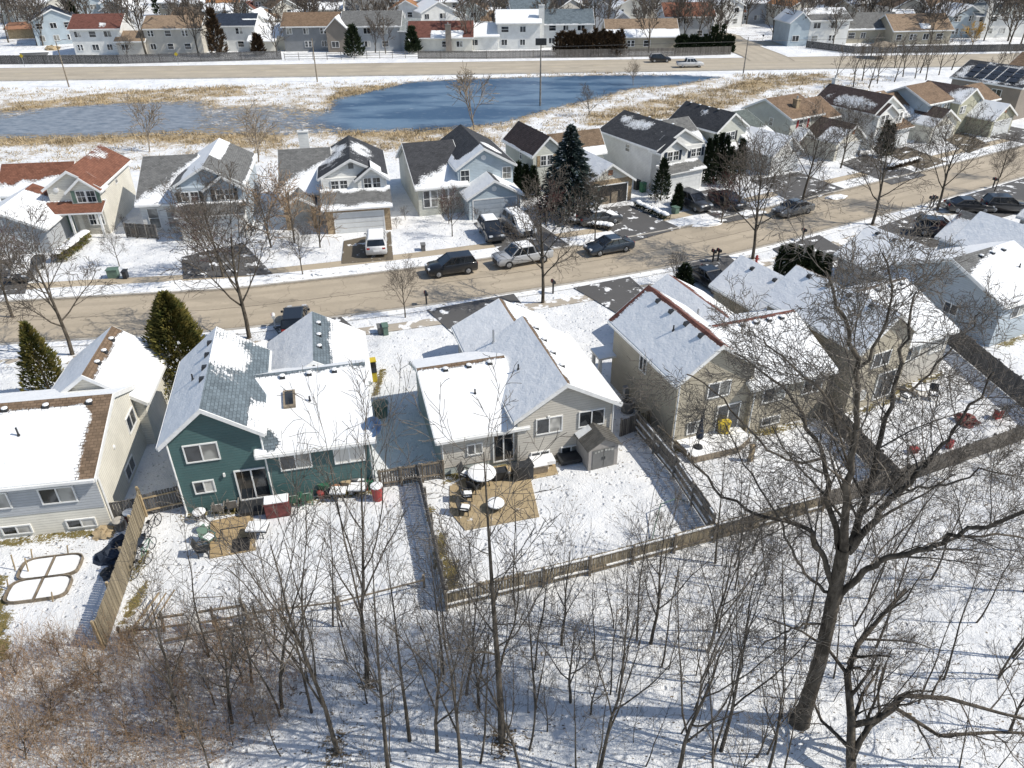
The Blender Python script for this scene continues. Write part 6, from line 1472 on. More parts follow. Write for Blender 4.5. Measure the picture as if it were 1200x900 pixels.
e = [o for o in bpy.data.objects if o.get('label', '').startswith('tall utility pole')][0]; mb.build('transformer', M['dark'], e)
mb = MB(); mb.tube((0, 0, 9.3), (62, 12, 8.8), .03, k=4); mb.build('cable', M['dark'], e)
def sign(px, py, label, m='yellow', h_=2.2, s=.45):
    e = empty('road_sign', gp(px, py), 0, label, 'road sign', 'yellow road signs'); mb = MB(); mb.tube((0, 0, 0), (0, 0, h_), .04, k=6); mb.build('post', M['metal'], e)
    mb = MB(); z = h_; mb.prism([(-s, z), (0, z + s), (s, z), (0, z - s)], lambda c, a, zz: (c, a, zz), -.06, -.03); mb.build('panel', M[m], e)
sign(29, 78, 'yellow diamond road sign behind the dark fence at upper left'); sign(209, 76, 'yellow diamond road sign beside the dark fence before the beige house')
sign(893, 52, 'small dark sign by the side street corner', 'dark', 2.0, .3); sign(950, 62, 'small dark sign near the white corner house', 'dark', 2.0, .3)

# ------------------------------------------------------------------ fences
def fence(pts, h_, m, label, kind='solid', post=2.4, rails=(.35, 1.2), name='fence', cat='fence', group='fences', pm='wood', thick=.04, postside=1, snowcap=False):
    P_ = [Vector(p) for p in pts]; o0 = P_[0]; e = empty(name, (o0.x, o0.y, 0), 0, label, cat, group)
    mb = MB(); rb = MB(); uvl = []
    tot = 0
    for a, b in zip(P_, P_[1:]):
        d = (b - a); L = d.length; d.normalize(); n = Vector((-d.y, d.x)); a = a - o0; b = b - o0
        if kind == 'solid':
            q = MB(); t = thick
            P4 = lambda s, k, z: (a.x + d.x * s + n.x * k, a.y + d.y * s + n.y * k, z)
            st = 0; w = .15 if L < 60 else .6; import random as _r
            rr = random.Random(int(L * 10))
            while st < L:
                s1 = min(st + w - .028, L); dz = rr.uniform(-.03, .03); j = rr.uniform(-.008, .008)
                pts8 = [P4(st, -t / 2 + j, .04), P4(s1, -t / 2 + j, .04), P4(s1, t / 2 + j, .04), P4(st, t / 2 + j, .04)] + [P4(st, -t / 2 + j, h_ + dz), P4(s1, -t / 2 + j, h_ + dz), P4(s1, t / 2 + j, h_ + dz), P4(st, t / 2 + j, h_ + dz)]
                i0 = len(mb.v); mb.hexa(pts8); uvl += [(tot + (st if i in (0, 3, 4, 7) else st + w), 0) for i in range(8)]; st += w
        for z in rails:
            w = .09 if kind != 'boards' else .14
            p0 = Vector((a.x, a.y, z)) + Vector((n.x, n.y, 0)) * (.05 * postside); p1 = Vector((b.x, b.y, z)) + Vector((n.x, n.y, 0)) * (.05 * postside); rb.bar(p0, p1, .04, w)
        k = max(1, round(L / post))
        for i in range(k + 1):
            if i == 0 and tot > 0: continue
            c = a + (b - a) * i / k + n * (.1 * postside); pb = MB(); r = .055; pb.box(c.x - r, c.x + r, c.y - r, c.y + r, 0, h_ + .06); pb.build('post', M[pm], e)
        tot += L
    if mb.v:
        o = mb.build('panel', M[m], e); uv = o.data.uv_layers.new(name='UVMap'); vi = np.zeros(len(o.data.loops), dtype=np.int32); o.data.loops.foreach_get('vertex_index', vi)
        uv.data.foreach_set('uv', np.array([uvl[i] for i in vi], dtype=np.float32).ravel())
    if rb.v: rb.build('rail', M[pm], e)
    if snowcap:
        sb = MB(); rr = random.Random(5)
        for a, b in zip(P_, P_[1:]):
            d = (b - a); L = d.length; d.normalize(); n = Vector((-d.y, d.x)); a = a - o0; st = 0
            while st < L:
                s1 = min(L, st + rr.uniform(.5, 2.0))
                for z in rails:
                    if rr.random() < .8:
                        p = a + d * st + n * (.055 * postside); q = a + d * s1 + n * (.055 * postside); sb.bar((p.x, p.y, z + .075), (q.x, q.y, z + .075), .075, .07)
                st = s1
        sb.build('snow_cap', M['snow'], e)
    return e
def picket_snow(e): pass
F1 = fence([gp(172, 600), gp(154, 672), gp(124, 760)], 1.75, 'planks', 'tall solid wooden fence running between the grey and green house yards', pm='woodtan', postside=-1)
fence([gp(132, 612), gp(172, 604)], 1.3, 'planks_dark', 'dark gate fence between the grey house corner and the tall fence', pm='wood', post=1.2)
fence([gp(172, 604), gp(222, 592)], 1.45, 'planks_dark', 'wooden gate fence between the tall fence and the green house', pm='woodtan', post=1.6, postside=-1)
fence([gp(446, 572), gp(520, 560)], 1.3, 'planks_grey', 'brown gate fence between the green and beige houses', pm='wood', post=1.3, postside=-1)
fence([gp(491, 566), gp(505, 625), gp(523, 712)], 1.35, 'planks_dark', 'low dark fence dividing green house yard from beige house yard', kind='solid', rails=(.25, 1.1), pm='planks_dark' if False else 'woodgrey', post=1.9)
RF = fence([gp(523, 714), gp(690, 673), gp(835, 634), gp(962, 598)], 1.25, 'planks', 'long rear boundary fence of weathered boards behind beige and tan houses', kind='solid', rails=(.3, 1.1), pm='wood', post=2.3, postside=-1, snowcap=True)
mb = MB(); 
fence([gp(745, 505), gp(790, 560), gp(835, 628)], 1.55, 'planks_grey', 'dark wooden side fence right of the storage shed', kind='solid', rails=(.3, .85, 1.4), pm='woodgrey', post=2.2, postside=-1, snowcap=True)
fence([gp(728, 512), gp(748, 504)], 1.3, 'planks_grey', 'short dark gate fence beside the storage shed', rails=(.3, 1.1), pm='woodgrey', post=1.0)
fence([gp(748, 504), gp(782, 494)], 1.3, 'planks', 'short grey fence joining the tan house corner', rails=(.3, 1.1), pm='woodgrey', post=1.5)
fence([gp(938, 462), gp(1000, 528), gp(1052, 582)], 1.6, 'planks_grey', 'tall grey fence between the tan and olive house yards', rails=(.3, 1.3), pm='woodgrey', post=2.3)
fence([gp(962, 598), gp(1060, 566), gp(1160, 530), gp(1260, 492)], 1.3, 'planks_grey', 'rear fence behind the oak at the right, partly hidden by brush', rails=(.3, 1.1), pm='woodgrey', post=2.3)
fence([gp(1108, 402), gp(1160, 446), gp(1240, 512)], 1.7, 'planks_dark', 'dark solid fence at the right edge below the pale blue house', rails=(.3, 1.4), pm='woodgrey', post=2.3)
fence([gp(905, 462), gp(945, 455)], 1.3, 'planks_grey', 'lattice gate fence beside the olive house wall', rails=(.3, 1.0), pm='woodgrey', post=1.2)
fence([gp(143, 752), gp(255, 738), gp(300, 728), gp(398, 716), gp(498, 690)], .8, 'planks', 'low broken rail fence across the bottom of the green house yard', kind='rail', rails=(.55,), pm='wood', post=4.5)
fence([gp(186, 280), gp(150, 278)], 1.5, 'planks_grey', 'small grey gate fence between the ivory and blue grey houses', rails=(.3, 1.2), pm='woodgrey', post=1.2)
fence([gp(-60, 76), gp(90, 75), gp(140, 75), gp(330, 70)], 1.9, 'planks_dark', 'long dark solid fence along the main road at upper left', rails=(.3, 1.6), pm='woodgrey', post=8, postside=1)
fence([gp(334, 71), gp(400, 70), gp(490, 68)], 1.6, 'planks_dark', 'open dark rail fence along the main road before the grey houses', kind='rail', rails=(.3, .8, 1.3), pm='woodgrey', post=3)
fence([gp(490, 69), gp(570, 69), gp(652, 68)], 1.7, 'planks_grey', 'grey board fence along the main road before white house', rails=(.3, 1.4), pm='woodgrey', post=6)
fence([gp(652, 68), gp(730, 67), gp(790, 66), gp(856, 64)], 1.8, 'planks_grey', 'grey solid fence along the main road below the conifer screens', rails=(.3, 1.4), pm='woodgrey', post=6)
fence([gp(944, 56), gp(1000, 63), gp(1090, 62), gp(1200, 60)], 1.6, 'planks_dark', 'dark fence along the main road behind the roadside trees', rails=(.3, 1.4), pm='woodgrey', post=6)

# ------------------------------------------------------------------ back yards
def chair(loc, yaw, label, m='woodgrey', snow=True, group='garden chairs', adiron=False, name='garden_chair'):
    e = empty(name, (loc[0], loc[1], 0), R(yaw), label, 'chair', group)
    mb = MB(); mb.box(-.28, .28, -.27, .27, .36, .42); mb.build('seat', M[m], e)
    mb = MB(); mb.hexa([(-.28, .25, .42), (.28, .25, .42), (.28, .30, .42), (-.28, .30, .42), (-.26, .42, 1.0), (.26, .42, 1.0), (.26, .46, 1.0), (-.26, .46, 1.0)]); mb.build('backrest', M[m], e)
    for sx in (-1, 1):
        for sy in (-1, 1): mb = MB(); mb.box(sx * .25 - .025, sx * .25 + .025, sy * .24 - .025, sy * .24 + .025, 0, .36 if sy > 0 else .6); mb.build('leg', M[m], e)
        mb = MB(); mb.box(sx * .30 - .04, sx * .30 + .04, -.28, .32, .6, .64); mb.build('armrest', M[m], e)
    if snow: mb = MB(); mb.box(-.26, .26, -.25, .24, .42, .52); mb.build('snow_cap', M['snow'], e, bevel=.04)
    return e
def rtable(loc, r, label, z=.72, snow=True, m='dark', square=False, name='patio_table'):
    e = empty(name, (loc[0], loc[1], 0), 0, label, 'table')
    mb = MB(); 
    if square: mb.box(-r, r, -r * .7, r * .7, z - .05, z)
    else: mb.lathe((0, 0, z - .05), [(r, 0), (r, .05)], 20)
    mb.build('tabletop', M[m], e)
    for i in range(4):
        a = i * 1.5708 + .78; mb = MB(); mb.tube((math.cos(a) * r * .75, math.sin(a) * r * .6, 0), (math.cos(a) * r * .6, math.sin(a) * r * .5, z - .05), .03, k=6); mb.build('leg', M[m], e)
    if snow:
        mb = MB()
        if square: mb.box(-r * .96, r * .96, -r * .66, r * .66, z, z + .1)
        else: mb.lathe((0, 0, z), [(r * .97, 0), (r * .95, .06), (r * .7, .11), (.05, .13)], 20)
        mb.build('snow_cap', M['snow'], e)
    return e
def bin_(loc, label, r=.28, h_=.7, m='dark', lid='snow', cat='bin'):
    e = empty('bin', (loc[0], loc[1], 0), 0, label, cat); mb = MB(); mb.lathe((0, 0, 0), [(r * .8, 0), (r, h_)], 14); mb.build('barrel', M[m], e); mb = MB(); mb.lathe((0, 0, h_), [(r * 1.06, 0), (r * 1.06, .05), (r * .6, .1)], 14); mb.build('lid', M[lid], e)
def boxy(name, loc, dims, m, label, cat, yaw=0, lid=None, snow=False, bevel=.02):
    e = empty(name, (loc[0], loc[1], 0), R(yaw), label, cat); w, d, h_ = dims; mb = MB(); mb.box(-w / 2, w / 2, -d / 2, d / 2, .02, h_); mb.build('body', M[m], e, bevel=bevel)
    mb = MB(); mb.box(-w / 2 - .03, w / 2 + .03, -d / 2 - .03, d / 2 + .03, h_, h_ + .05); mb.build('lid', M[lid or m], e)
    if snow: mb = MB(); mb.box(-w / 2, w / 2, -d / 2, d / 2, h_ + .05, h_ + .14); mb.build('snow_cap', M['snow'], e, bevel=.03)
    return e
# green house yard
def patio(pts, z, m, name='patio'):
    cx = sum(p[0] for p in pts) / len(pts); cy = sum(p[1] for p in pts) / len(pts); mb = MB()
    mb.prism([(p[0], p[1]) for p in pts], lambda c, a, z_: (c, z_, a), .005, z); o = mb.build(name, M[m]); tag(o, kind='structure'); return o
def paver(name, col, w=.6, h_=.3):
    m, nt, bs = new(name); g = N(nt, 'ShaderNodeNewGeometry').outputs['Position']; mp = N(nt, 'ShaderNodeMapping'); mp.inputs['Rotation'].default_value = (0, 0, R(13)); nt.links.new(g, mp.inputs[0])
    br = N(nt, 'ShaderNodeTexBrick'); br.inputs['Scale'].default_value = 1; br.inputs['Brick Width'].default_value = w; br.inputs['Row Height'].default_value = h_; br.inputs['Mortar Size'].default_value = .012
    br.inputs['Color1'].default_value = (*mul(col, .85), 1); br.inputs['Color2'].default_value = (*mul(col, 1.12), 1); br.inputs['Mortar'].default_value = (*mul(col, .45), 1); nt.links.new(mp.outputs[0], br.inputs[0])
    k = sstep(nt, noise_n(nt, 1.2, 5, .7), .62, .68); nt.links.new(mixc(nt, k, mixc(nt, mth(nt, 'MULTIPLY', noise_n(nt, 3, 4), .35), br.outputs[0], mul(col, .6)), SNOW), bs.inputs['Base Color']); bs.inputs['Roughness'].default_value = .85; return m
M['paver'] = paver('tan patio pavers', (.42, .31, .17)); M['paver2'] = paver('yellow tan patio slabs', (.44, .34, .20), .5, .5)
patio([gp(247, 612), gp(296, 602), gp(300, 645), gp(246, 655)], .09, 'paver')
patio([gp(527, 570), gp(570, 548), gp(650, 543), gp(654, 556), gp(622, 562), gp(632, 606), gp(545, 622), gp(527, 600)], .06, 'paver2')
GC = 'garden chairs behind the green house'
chair(gp(258, 602), 193, 'left one of two snowy upright chairs against the green wall', group=GC); chair(gp(275, 598), 193, 'right one of two snowy upright chairs against the green wall', group=GC)
chair(gp(240, 650), 100, 'dark reclining chair at the lower left corner of the small patio', 'dark', False, GC)
chair(gp(246, 637), 60, 'teal garden chair left of the small patio', 'tealbox', True, GC); chair(gp(345, 592), 193, 'green plastic chair with snow beside the maroon covered chest', 'green', True, GC); chair(gp(361, 589), 193, 'green metal chair right of the green plastic chair', 'green', True, GC)
rtable(gp(236, 610), .36, 'small round snowy table at the green house corner', .6); rtable(gp(304, 628), .55, 'small snowy square table right of the paver patio', .62, square=True); rtable(gp(241, 622), .3, 'low green snowy stool near the house corner', .45, m='green')
e = empty('fire_table', (*gp(283, 640), 0), R(13), 'black mat and metal frame standing on the paver patio', 'frame'); mb = MB(); mb.box(-.45, .45, -.5, .5, .1, .13); mb.build('mat', M['black'], e)
mb = MB()
for a, b in (((-.9, -.5, .09), (-.9, -.5, .9)), ((-.9, .5, .09), (-.9, .5, .9)), ((-.9, -.5, .9), (-.9, .5, .9)), ((-.9, .5, .9), (.3, .5, .9))): mb.bar(a, b, .04)
mb.build('frame', M['dark'], e)
e = boxy('storage_chest', gp(327, 602), (1.3, .7, .95), 'maroon', 'chest draped in maroon cloth with snow on top below green wall', 'chest', 13, snow=True)
bin_(gp(443, 585), 'red round bin with white snowy lid at the green house corner', .33, .95, 'red')
# clutter shelf under the right wing: each item its own thing
rg = random.Random(9); CL = ['red', 'blue', 'wood', 'woodgrey', 'white', 'green', 'yellow', 'metal', 'brick', 'doorgrey', 'dark', 'woodtan']
CN2 = dict(red='red', blue='blue', wood='brown wooden', woodgrey='grey wooden', white='white', green='green', yellow='yellow', metal='metal', brick='terracotta', doorgrey='grey', dark='black', woodtan='tan')
for i in range(14):
    px = 377 + i * 4.4; py = 583 - i * .9 + rg.uniform(-3, 3); m = CL[(i * 5) % len(CL)]
    lab = '%s %s in the clutter under green wing, %s' % (CN2[m], 'storage box' if i % 2 else 'bucket', ordn(i, 14))
    if i % 2: boxy('storage_box', gp(px, py), (rg.uniform(.4, .7), .4, rg.uniform(.3, .8)), m, lab, 'box', rg.uniform(-20, 40), snow=rg.random() < .4)
    else: bin_(gp(px, py), lab, rg.uniform(.18, .26), rg.uniform(.3, .7), m, 'snow' if rg.random() < .5 else m, 'bucket')
rtable(gp(420, 580), .5, 'snowy bench table in the clutter below the right wing', .55, square=True); rtable(gp(398, 585), .45, 'low snowy grill table in clutter beneath the green wing', .6, square=True)
bin_(gp(447, 487), 'round dark compost bin in the shaded gap between green and beige houses', .5, .95, 'tealbox', 'tealbox')
boxy('wheelie_bin', gp(437, 437), (.55, .6, 1.05), 'dark', 'black wheelie bin with yellow front beside green house garage', 'bin', 15, 'yellow'); boxy('wheelie_bin', gp(438, 446), (.5, .55, .8), 'yellow', 'yellow recycling bin beside the black wheelie bin', 'bin', 15, 'dark')
# satellite dish on green house roof corner
wx_, wy_ = gp(437, 503, 3.8)
e = empty('satellite_dish', (wx_, wy_, 3.45), R(-35), 'blue grey satellite dish at the roof corner of green house', 'satellite dish'); mb = MB(); mb.tube((0, .3, 0), (0, .05, .5), .04, k=6); mb.build('mast', M['metal'], e)
mb = MB(); vs = []; 
c0 = Vector((0, -.05, .55)); ax = Vector((.15, -.75, .65)).normalized(); X_ = ax.cross(Vector((0, 0, 1))).normalized(); Y_ = X_.cross(ax)
for dd, sgn in ((0, 1), (.03, 1)):
    for j, (rr, dp) in enumerate(((0, -.17), (.36, -.12), (.58, 0))):
        for i in range(18): a = i * math.pi / 9; vs.append(c0 - ax * dd + ax * dp + X_ * rr * math.cos(a) + Y_ * rr * math.sin(a))
fs = []
for L_ in (0, 54):
    for j in range(2):
        for i in range(18): fs.append((L_ + j * 18 + i, L_ + j * 18 + (i + 1) % 18, L_ + (j + 1) * 18 + (i + 1) % 18, L_ + (j + 1) * 18 + i))
fs += [(36 + i, 36 + (i + 1) % 18, 90 + (i + 1) % 18, 90 + i) for i in range(18)]
mb.add(vs, fs); mb.build('dish', plain('blue grey dish', (.10, .17, .30), .5, .1), e); mb = MB(); mb.tube(c0 - ax * .1 - Y_ * .35, c0 + ax * .45, .015, k=5); mb.build('feed_arm', M['metal'], e)
# left yard: framed beds, tarp, bins, boards, bicycles
def bed(cpx, cpy, label):
    e = empty('cold_frame', (*gp(cpx, cpy), 0), R(10), label, 'garden frame', 'low framed beds in the left yard'); r = 10
    w, d = 1.45, .75; mb = MB(); nn = 20; out = [(w * math.copysign(abs(math.cos(t)) ** .45, math.cos(t)), d * math.copysign(abs(math.sin(t)) ** .45, math.sin(t))) for t in [2 * math.pi * i / nn for i in range(nn)]]
    for i in range(nn): a = out[i]; b = out[(i + 1) % nn]; mb.bar((*a, .1), (*b, .1), .05, .2)
    mb.bar((0, -d, .1), (0, d, .1), .05, .2); mb.build('frame', M['wood'], e)
    for sgn in (-1, 1):
        q = [(x * .9, y * .92) for x, y in out if x * sgn > .05]; q.sort(key=lambda p: math.atan2(p[1], p[0] * sgn)); q = [(.08 * sgn, -d * .9)] + q + [(.08 * sgn, d * .9)]
        mb = MB(); mb.prism(q, lambda c, a, z_: (c, z_, a), .02, .14); mb.build('snow_fill', M['snow'], e)
bed(60, 666, 'upper one of two low rounded frames filled with snow'); bed(46, 692, 'lower one of two low rounded frames filled with snow')
for i, (px, py) in enumerate(((18, 668), (34, 672), (38, 655), (80, 650), (62, 705), (10, 690))):
    mb = MB(); mb.bar((0, 0, 0), (.1, .05, 1.0 if i < 2 else .6), .05); o = mb.build('garden_stake', M['woodtan']); o.location = (*gp(px, py), 0); tag(o, 'thin wooden stake near the low snowy frames, %s' % ordn(sorted((18, 34, 38, 80, 62, 10)).index(px), 6), 'stake', 'garden stakes')
def lump(name, loc, r, h_, m, label, cat, seed, sq=1.0, yaw=0):
    rs = np.random.RandomState(seed); mb = MB(); k, q = 14, 6; vs = []
    for j in range(q):
        t = j / (q - 1) * math.pi / 2
        for i in range(k):
            a = 2 * math.pi * i / k; rr = r * math.cos(t) * (1 + .18 * rs.normal()); vs.append((rr * math.cos(a), rr * math.sin(a) * sq, h_ * math.sin(t) * (1 + .15 * rs.normal())))
    fs = [(j * k + i, j * k + (i + 1) % k, (j + 1) * k + (i + 1) % k, (j + 1) * k + i) for j in range(q - 1) for i in range(k)]
    mb.add(vs, fs); o = mb.build(name, M[m]); o.location = (loc[0], loc[1], 0); o.rotation_euler = (0, 0, R(yaw)); return tag(o, label, cat)
lump('tarp', gp(140, 646), 1.2, .55, 'navy', 'crumpled dark tarpaulin heap in fence shadow left of tall fence', 'tarpaulin', 3, .7, 60)
lump('tarp', gp(133, 672), .6, .35, 'dark', 'smaller black bag heap below the crumpled dark tarpaulin', 'bag', 4, .8, 20)
bin_(gp(142, 620), 'grey bin with round lid at the grey house corner', .3, .6, 'woodgrey', 'concrete'); bin_(gp(155, 612), 'dark bin with white snowy lid beside the tall fence', .3, .7, 'maroon', 'snow')
lump('soil_heap', gp(122, 625), .55, .3, 'woodtan', 'small tan soil heap at the foot of the grey house', 'soil heap', 6)
for i, (px, py, l) in enumerate(((150, 735, 3.0), (158, 735, 2.6), (166, 738, 2.4), (176, 736, 2.2))):
    x, y = gp(px, py); mb = MB(); mb.bar((0, 0, .05), (.55 + i * .12, l * .6, .35 + .25 * i), .10 if i < 2 else .05, .12 if i == 0 else .05); o = mb.build('board', M['white'] if i == 0 else M['woodtan']); o.location = (x, y, 0); tag(o, ('white' if i == 0 else 'pale') + ' board lying by the foot of the tall fence, %s' % ordn(i, 4), 'board', 'boards leaning by the tall fence')
def bicycle(loc, yaw, label, m):
    e = empty('bicycle', (loc[0], loc[1], 0), R(yaw), label, 'bicycle', 'bicycles leaning on tall fence')
    for x in (-.52, .52): mb = MB(); mb.ring((x, 0, .33), .31, .022, (0, 1, 0)); w_ = mb.build('wheel', M['black'], e); mb = MB(); mb.tube((x, -.03, .33), (x, .03, .33), .03, k=6); [mb.bar((x, 0, .33), (x + .3 * math.cos(a), 0, .33 + .3 * math.sin(a)), .006) for a in (0, 1.05, 2.1, 3.14, 4.2, 5.2)]; mb.build('spokes', M['metal'], w_)
    mb = MB(); B_, S_, H_, Rr, Ff = (-.08, 0, .3), (-.22, 0, .78), (.36, 0, .82), (-.52, 0, .33), (.52, 0, .33)
    for a, b in ((B_, S_), (B_, (.38, 0, .7)), (S_, H_), (B_, Rr), (S_, Rr), (H_, Ff)): mb.tube(a, b, .02, k=6)
    mb.build('frame', M[m], e); mb = MB(); mb.bar((.33, -.27, .98), (.33, .27, .98), .03); mb.tube((.36, 0, .8), (.33, 0, .98), .018, k=6); mb.build('handlebar', M['black'], e)
    mb = MB(); mb.box(-.36, -.12, -.07, .07, .82, .88); mb.build('saddle', M['black'], e)
bicycle(gp(181, 622), 82, 'dark bicycle leaning on the tall fence, farthest of three', 'dark'); bicycle(gp(174, 650), 80, 'green bicycle leaning on the tall fence, middle of three', 'green'); bicycle(gp(168, 668), 75, 'pale bicycle leaning on the tall fence, nearest of three', 'doorgrey')
# timber frames low in green yard
e = empty('timber_frame', (*gp(235, 735), 0), R(8), 'half collapsed timber frame with draped white sheet in the green house yard', 'frame')
for a, b, w in (((-1.6, 0, 0), (-1.5, 0, 1.3), .1), ((2.1, .1, 0), (2.0, .1, 1.5), .1), ((2.4, -.4, 0), (2.1, .1, 1.1), .1), ((.6, 0, 0), (.7, 0, 1.2), .1), ((-1.7, 0, .9), (2.1, .1, 1.0), .09), ((-1.4, -.8, .25), (2.3, -.5, .4), .09), ((.6, .4, 0), (1.3, .2, 1.6), .04), ((1.3, .2, 1.6), (-.2, .6, 1.3), .03)):
    mb = MB(); mb.bar(a, b, w); mb.build('beam', M['wood'], e)
mb = MB(); mb.add([(-.5, 0, 1.0), (.2, .1, 1.02), (.1, -.5, .1), (-.6, -.4, .15), (-.2, -.1, .95)], [(0, 1, 4), (1, 2, 4), (2, 3, 4), (3, 0, 4)]); mb.build('sheet', M['white'], e)
# beige house yard
rtable(gp(565, 566), .85, 'large round table covered in thick snow on beige house patio', .75)
BC = 'chairs on the beige house patio'
chair(gp(546, 562), 60, 'snowy chair left of the large round table', 'dark', True, BC); chair(gp(556, 576), 150, 'dark chair in front of the large round table', 'dark', False, BC); chair(gp(548, 586), 95, 'black cushioned chair with white seat on left patio edge', 'dark', True, BC); chair(gp(545, 602), 80, 'dark chair at the lower left patio edge with snow heap', 'dark', True, BC)
e = rtable(gp(581, 597), .5, 'round snow-capped fire pit near the patio centre', .45); e['category'] = 'fire pit'
boxy('grill', gp(612, 560), (1.2, .6, .95), 'dark', 'black covered grill against the beige wall', 'grill', 16, snow=False); boxy('planter_box', gp(628, 553), (1.3, .6, .5), 'wood', 'long snow topped wooden box under the beige house window', 'planter', 16, snow=True)
boxy('planter_box', gp(586, 561), (.8, .5, .6), 'dark', 'small dark box by the beige house patio door', 'box', 16)
# storage shed
sx_, sy_ = gp(706, 548); e = empty('storage_shed', (sx_, sy_, 0), R(20), 'grey plastic storage shed with double doors in the beige yard', 'shed')
mb = MB(); mb.prism([(-.95, 0), (.95, 0), (.95, 1.55), (.0, 2.12), (-.95, 1.55)], lambda c, a, z: (c, a, z), 0, 1.9); mb.build('wall', M['greyplastic'], e)
for sgn in (-1, 1):
    mb = MB(); mb.slab((0, -.15, 2.2), (sgn * 1.1, -.15, 1.54), (sgn * 1.1, 2.05, 1.54), (0, 2.05, 2.2), .06)
    for k in range(8): y_ = .0 + k * .26; mb.bar((0, y_, 2.21), (sgn * 1.1, y_, 1.55), .05, .04)
    mb.build('roof', M['shedroof'], e)
    mb = MB(); x0, x1 = (.02, .7) if sgn > 0 else (-.7, -.02); mb.box(x0, x1, -.04, 0, .08, 1.42); d_ = mb.build('door', M['doorgrey'], e)
    mb = MB(); mb.box(sgn * .08 - .02, sgn * .08 + .02, -.07, -.04, .65, .85); mb.build('handle', M['dark'], d_)
    mb = MB(); 
    for k in range(3): mb.box(sgn * (.14 + .2 * k) - .07, sgn * (.14 + .2 * k) + .07, -.055, -.04, 1.25 - .03 * k, 1.37 - .03 * k)
    mb.build('window', M['glasslit'], d_)
mb = MB(); mb.slab((-.25, 1.2, 2.09), (-1.08, 1.2, 1.6), (-1.08, 1.95, 1.6), (-.25, 1.95, 2.09), -.05 + .12); mb.build('snow_cap', M['snow'], e)
def ac(px, py, label, yaw=18, r=.42):
    e = empty('air_conditioner', (*gp(px, py), 0), R(yaw), label, 'air conditioner', 'air conditioners'); mb = MB(); mb.lathe((0, 0, .05), [(r, 0), (r, .72)], 20); mb.build('housing', M['doorgrey'], e); mb = MB(); mb.lathe((0, 0, .77), [(r * 1.04, 0), (r * 1.04, .06), (r * .8, .07)], 20)
    mb.build('rim', M['greyplastic'], e); mb = MB(); mb.lathe((0, 0, .80), [(r * .78, 0), (r * .78, .045)], 20); mb.build('fan_grille', M['black'], e)
ac(735, 482, 'round dark air conditioner between beige and tan houses')
boxy('meter_box', gp(734, 470), (.5, .35, 1.1), 'metal', 'metal meter box behind the round air conditioner', 'meter', 20)
e = empty('garden_hose', (*gp(775, 625), 0), 0, 'loose green hose arching over the snow by the rear fence', 'hose'); 
mb = MB(); pts = [gp(*p) for p in ((763, 638), (768, 618), (773, 603), (792, 592), (806, 590))]; o0 = gp(775, 625); zz = (.05, .4, .75, .5, .1)
for a, b, z0, z1 in zip(pts, pts[1:], zz, zz[1:]): mb.tube((a[0] - o0[0], a[1] - o0[1], z0), (b[0] - o0[0], b[1] - o0[1], z1), .03, k=6)
mb.build('tube', M['tealbox'], e)
bushy[1].put('bare_shrub', gp(773, 628), 1.3, 0, 'small bare shrub tangled with the hose inside the rear fence', 'shrub', 'leafless shrubs')
rg = random.Random(2)
for i, (px, py) in enumerate(((528, 665), (538, 680), (532, 692), (520, 640), (545, 700))):
    bushy[i % 2].put('bare_shrub', gp(px, py), rg.uniform(.7, 1.1), i, 'low dry bush along the left fence of beige yard, %s' % ordn([520, 528, 532, 538, 545].index(px), 5), 'shrub', 'low dry bushes')
# tan house deck, raised frame with snow
e = empty('raised_deck', (*gp(800, 530), 0), R(20), 'low wooden deck filled with snow behind the tan house', 'deck')
pp = [gp(770, 503), gp(812, 543), gp(864, 531), gp(878, 519), gp(842, 488)]; o0 = gp(800, 530)
def loc2(p, yaw=20):
    c, s = math.cos(R(yaw)), math.sin(R(yaw)); dx, dy = p[0] - o0[0], p[1] - o0[1]; return (dx * c + dy * s, -dx * s + dy * c)
q = [loc2(p) for p in pp]; mb = MB(); mb.prism(q, lambda c, a, z_: (c, z_, a), .38, .50); mb.build('snow_cover', M['snow'], e)
mb = MB(); n = len(q)
for i in range(n): mb.bar((*q[i], .24), (*q[(i + 1) % n], .24), .08, .44)
mb.build('frame', M['wood'], e)
x, y = gp(818, 524, .5); e = empty('parasol', (x, y, .5), 0, 'closed black parasol standing on the snowy deck', 'parasol'); mb = MB(); mb.tube((0, 0, 0), (0, 0, 2.3), .03, k=6); mb.build('pole', M['dark'], e)
mb = MB(); mb.lathe((0, 0, .7), [(.2, 0), (.24, .25), (.14, .8), (.07, 1.4), (.02, 1.65)], 10); mb.build('canopy', M['navy'], e); mb = MB(); mb.lathe((0, 0, 0), [(.3, 0), (.25, .1)], 12); mb.build('base', M['dark'], e)
o0 = gp(0, 0); bin_(gp(846, 513), 'yellow round bin on the deck beside the patio door', .4, 1.2, 'yellow', 'yellow')
x, y = gp(806, 541); mb = MB(); 
for sx in (-.1, .1): mb.tube((sx, 0, 0), (sx, 0, .6), .04, k=6); mb.tube((sx, 0, .6), (sx, -.12, .6), .04, k=6)
o = mb.build('vent_pipes', M['white']); o.location = (x, y, 0.3); tag(o, 'pair of white goose neck pipes at the deck corner', 'pipes')
boxy('post_box', gp(879, 540), (.25, .25, 1.1), 'woodtan', 'short tan wooden post at the deck right corner', 'post', 20)
for i, (px, py, h_) in enumerate(((800, 502, 2.2), (840, 500, 1.4))):
    bushy[i].put('bare_shrub', gp(px, py), h_, i, ['bare shrub beside the tan house left window', 'small bare shrub by the tan house patio door'][i], 'shrub', 'leafless shrubs')
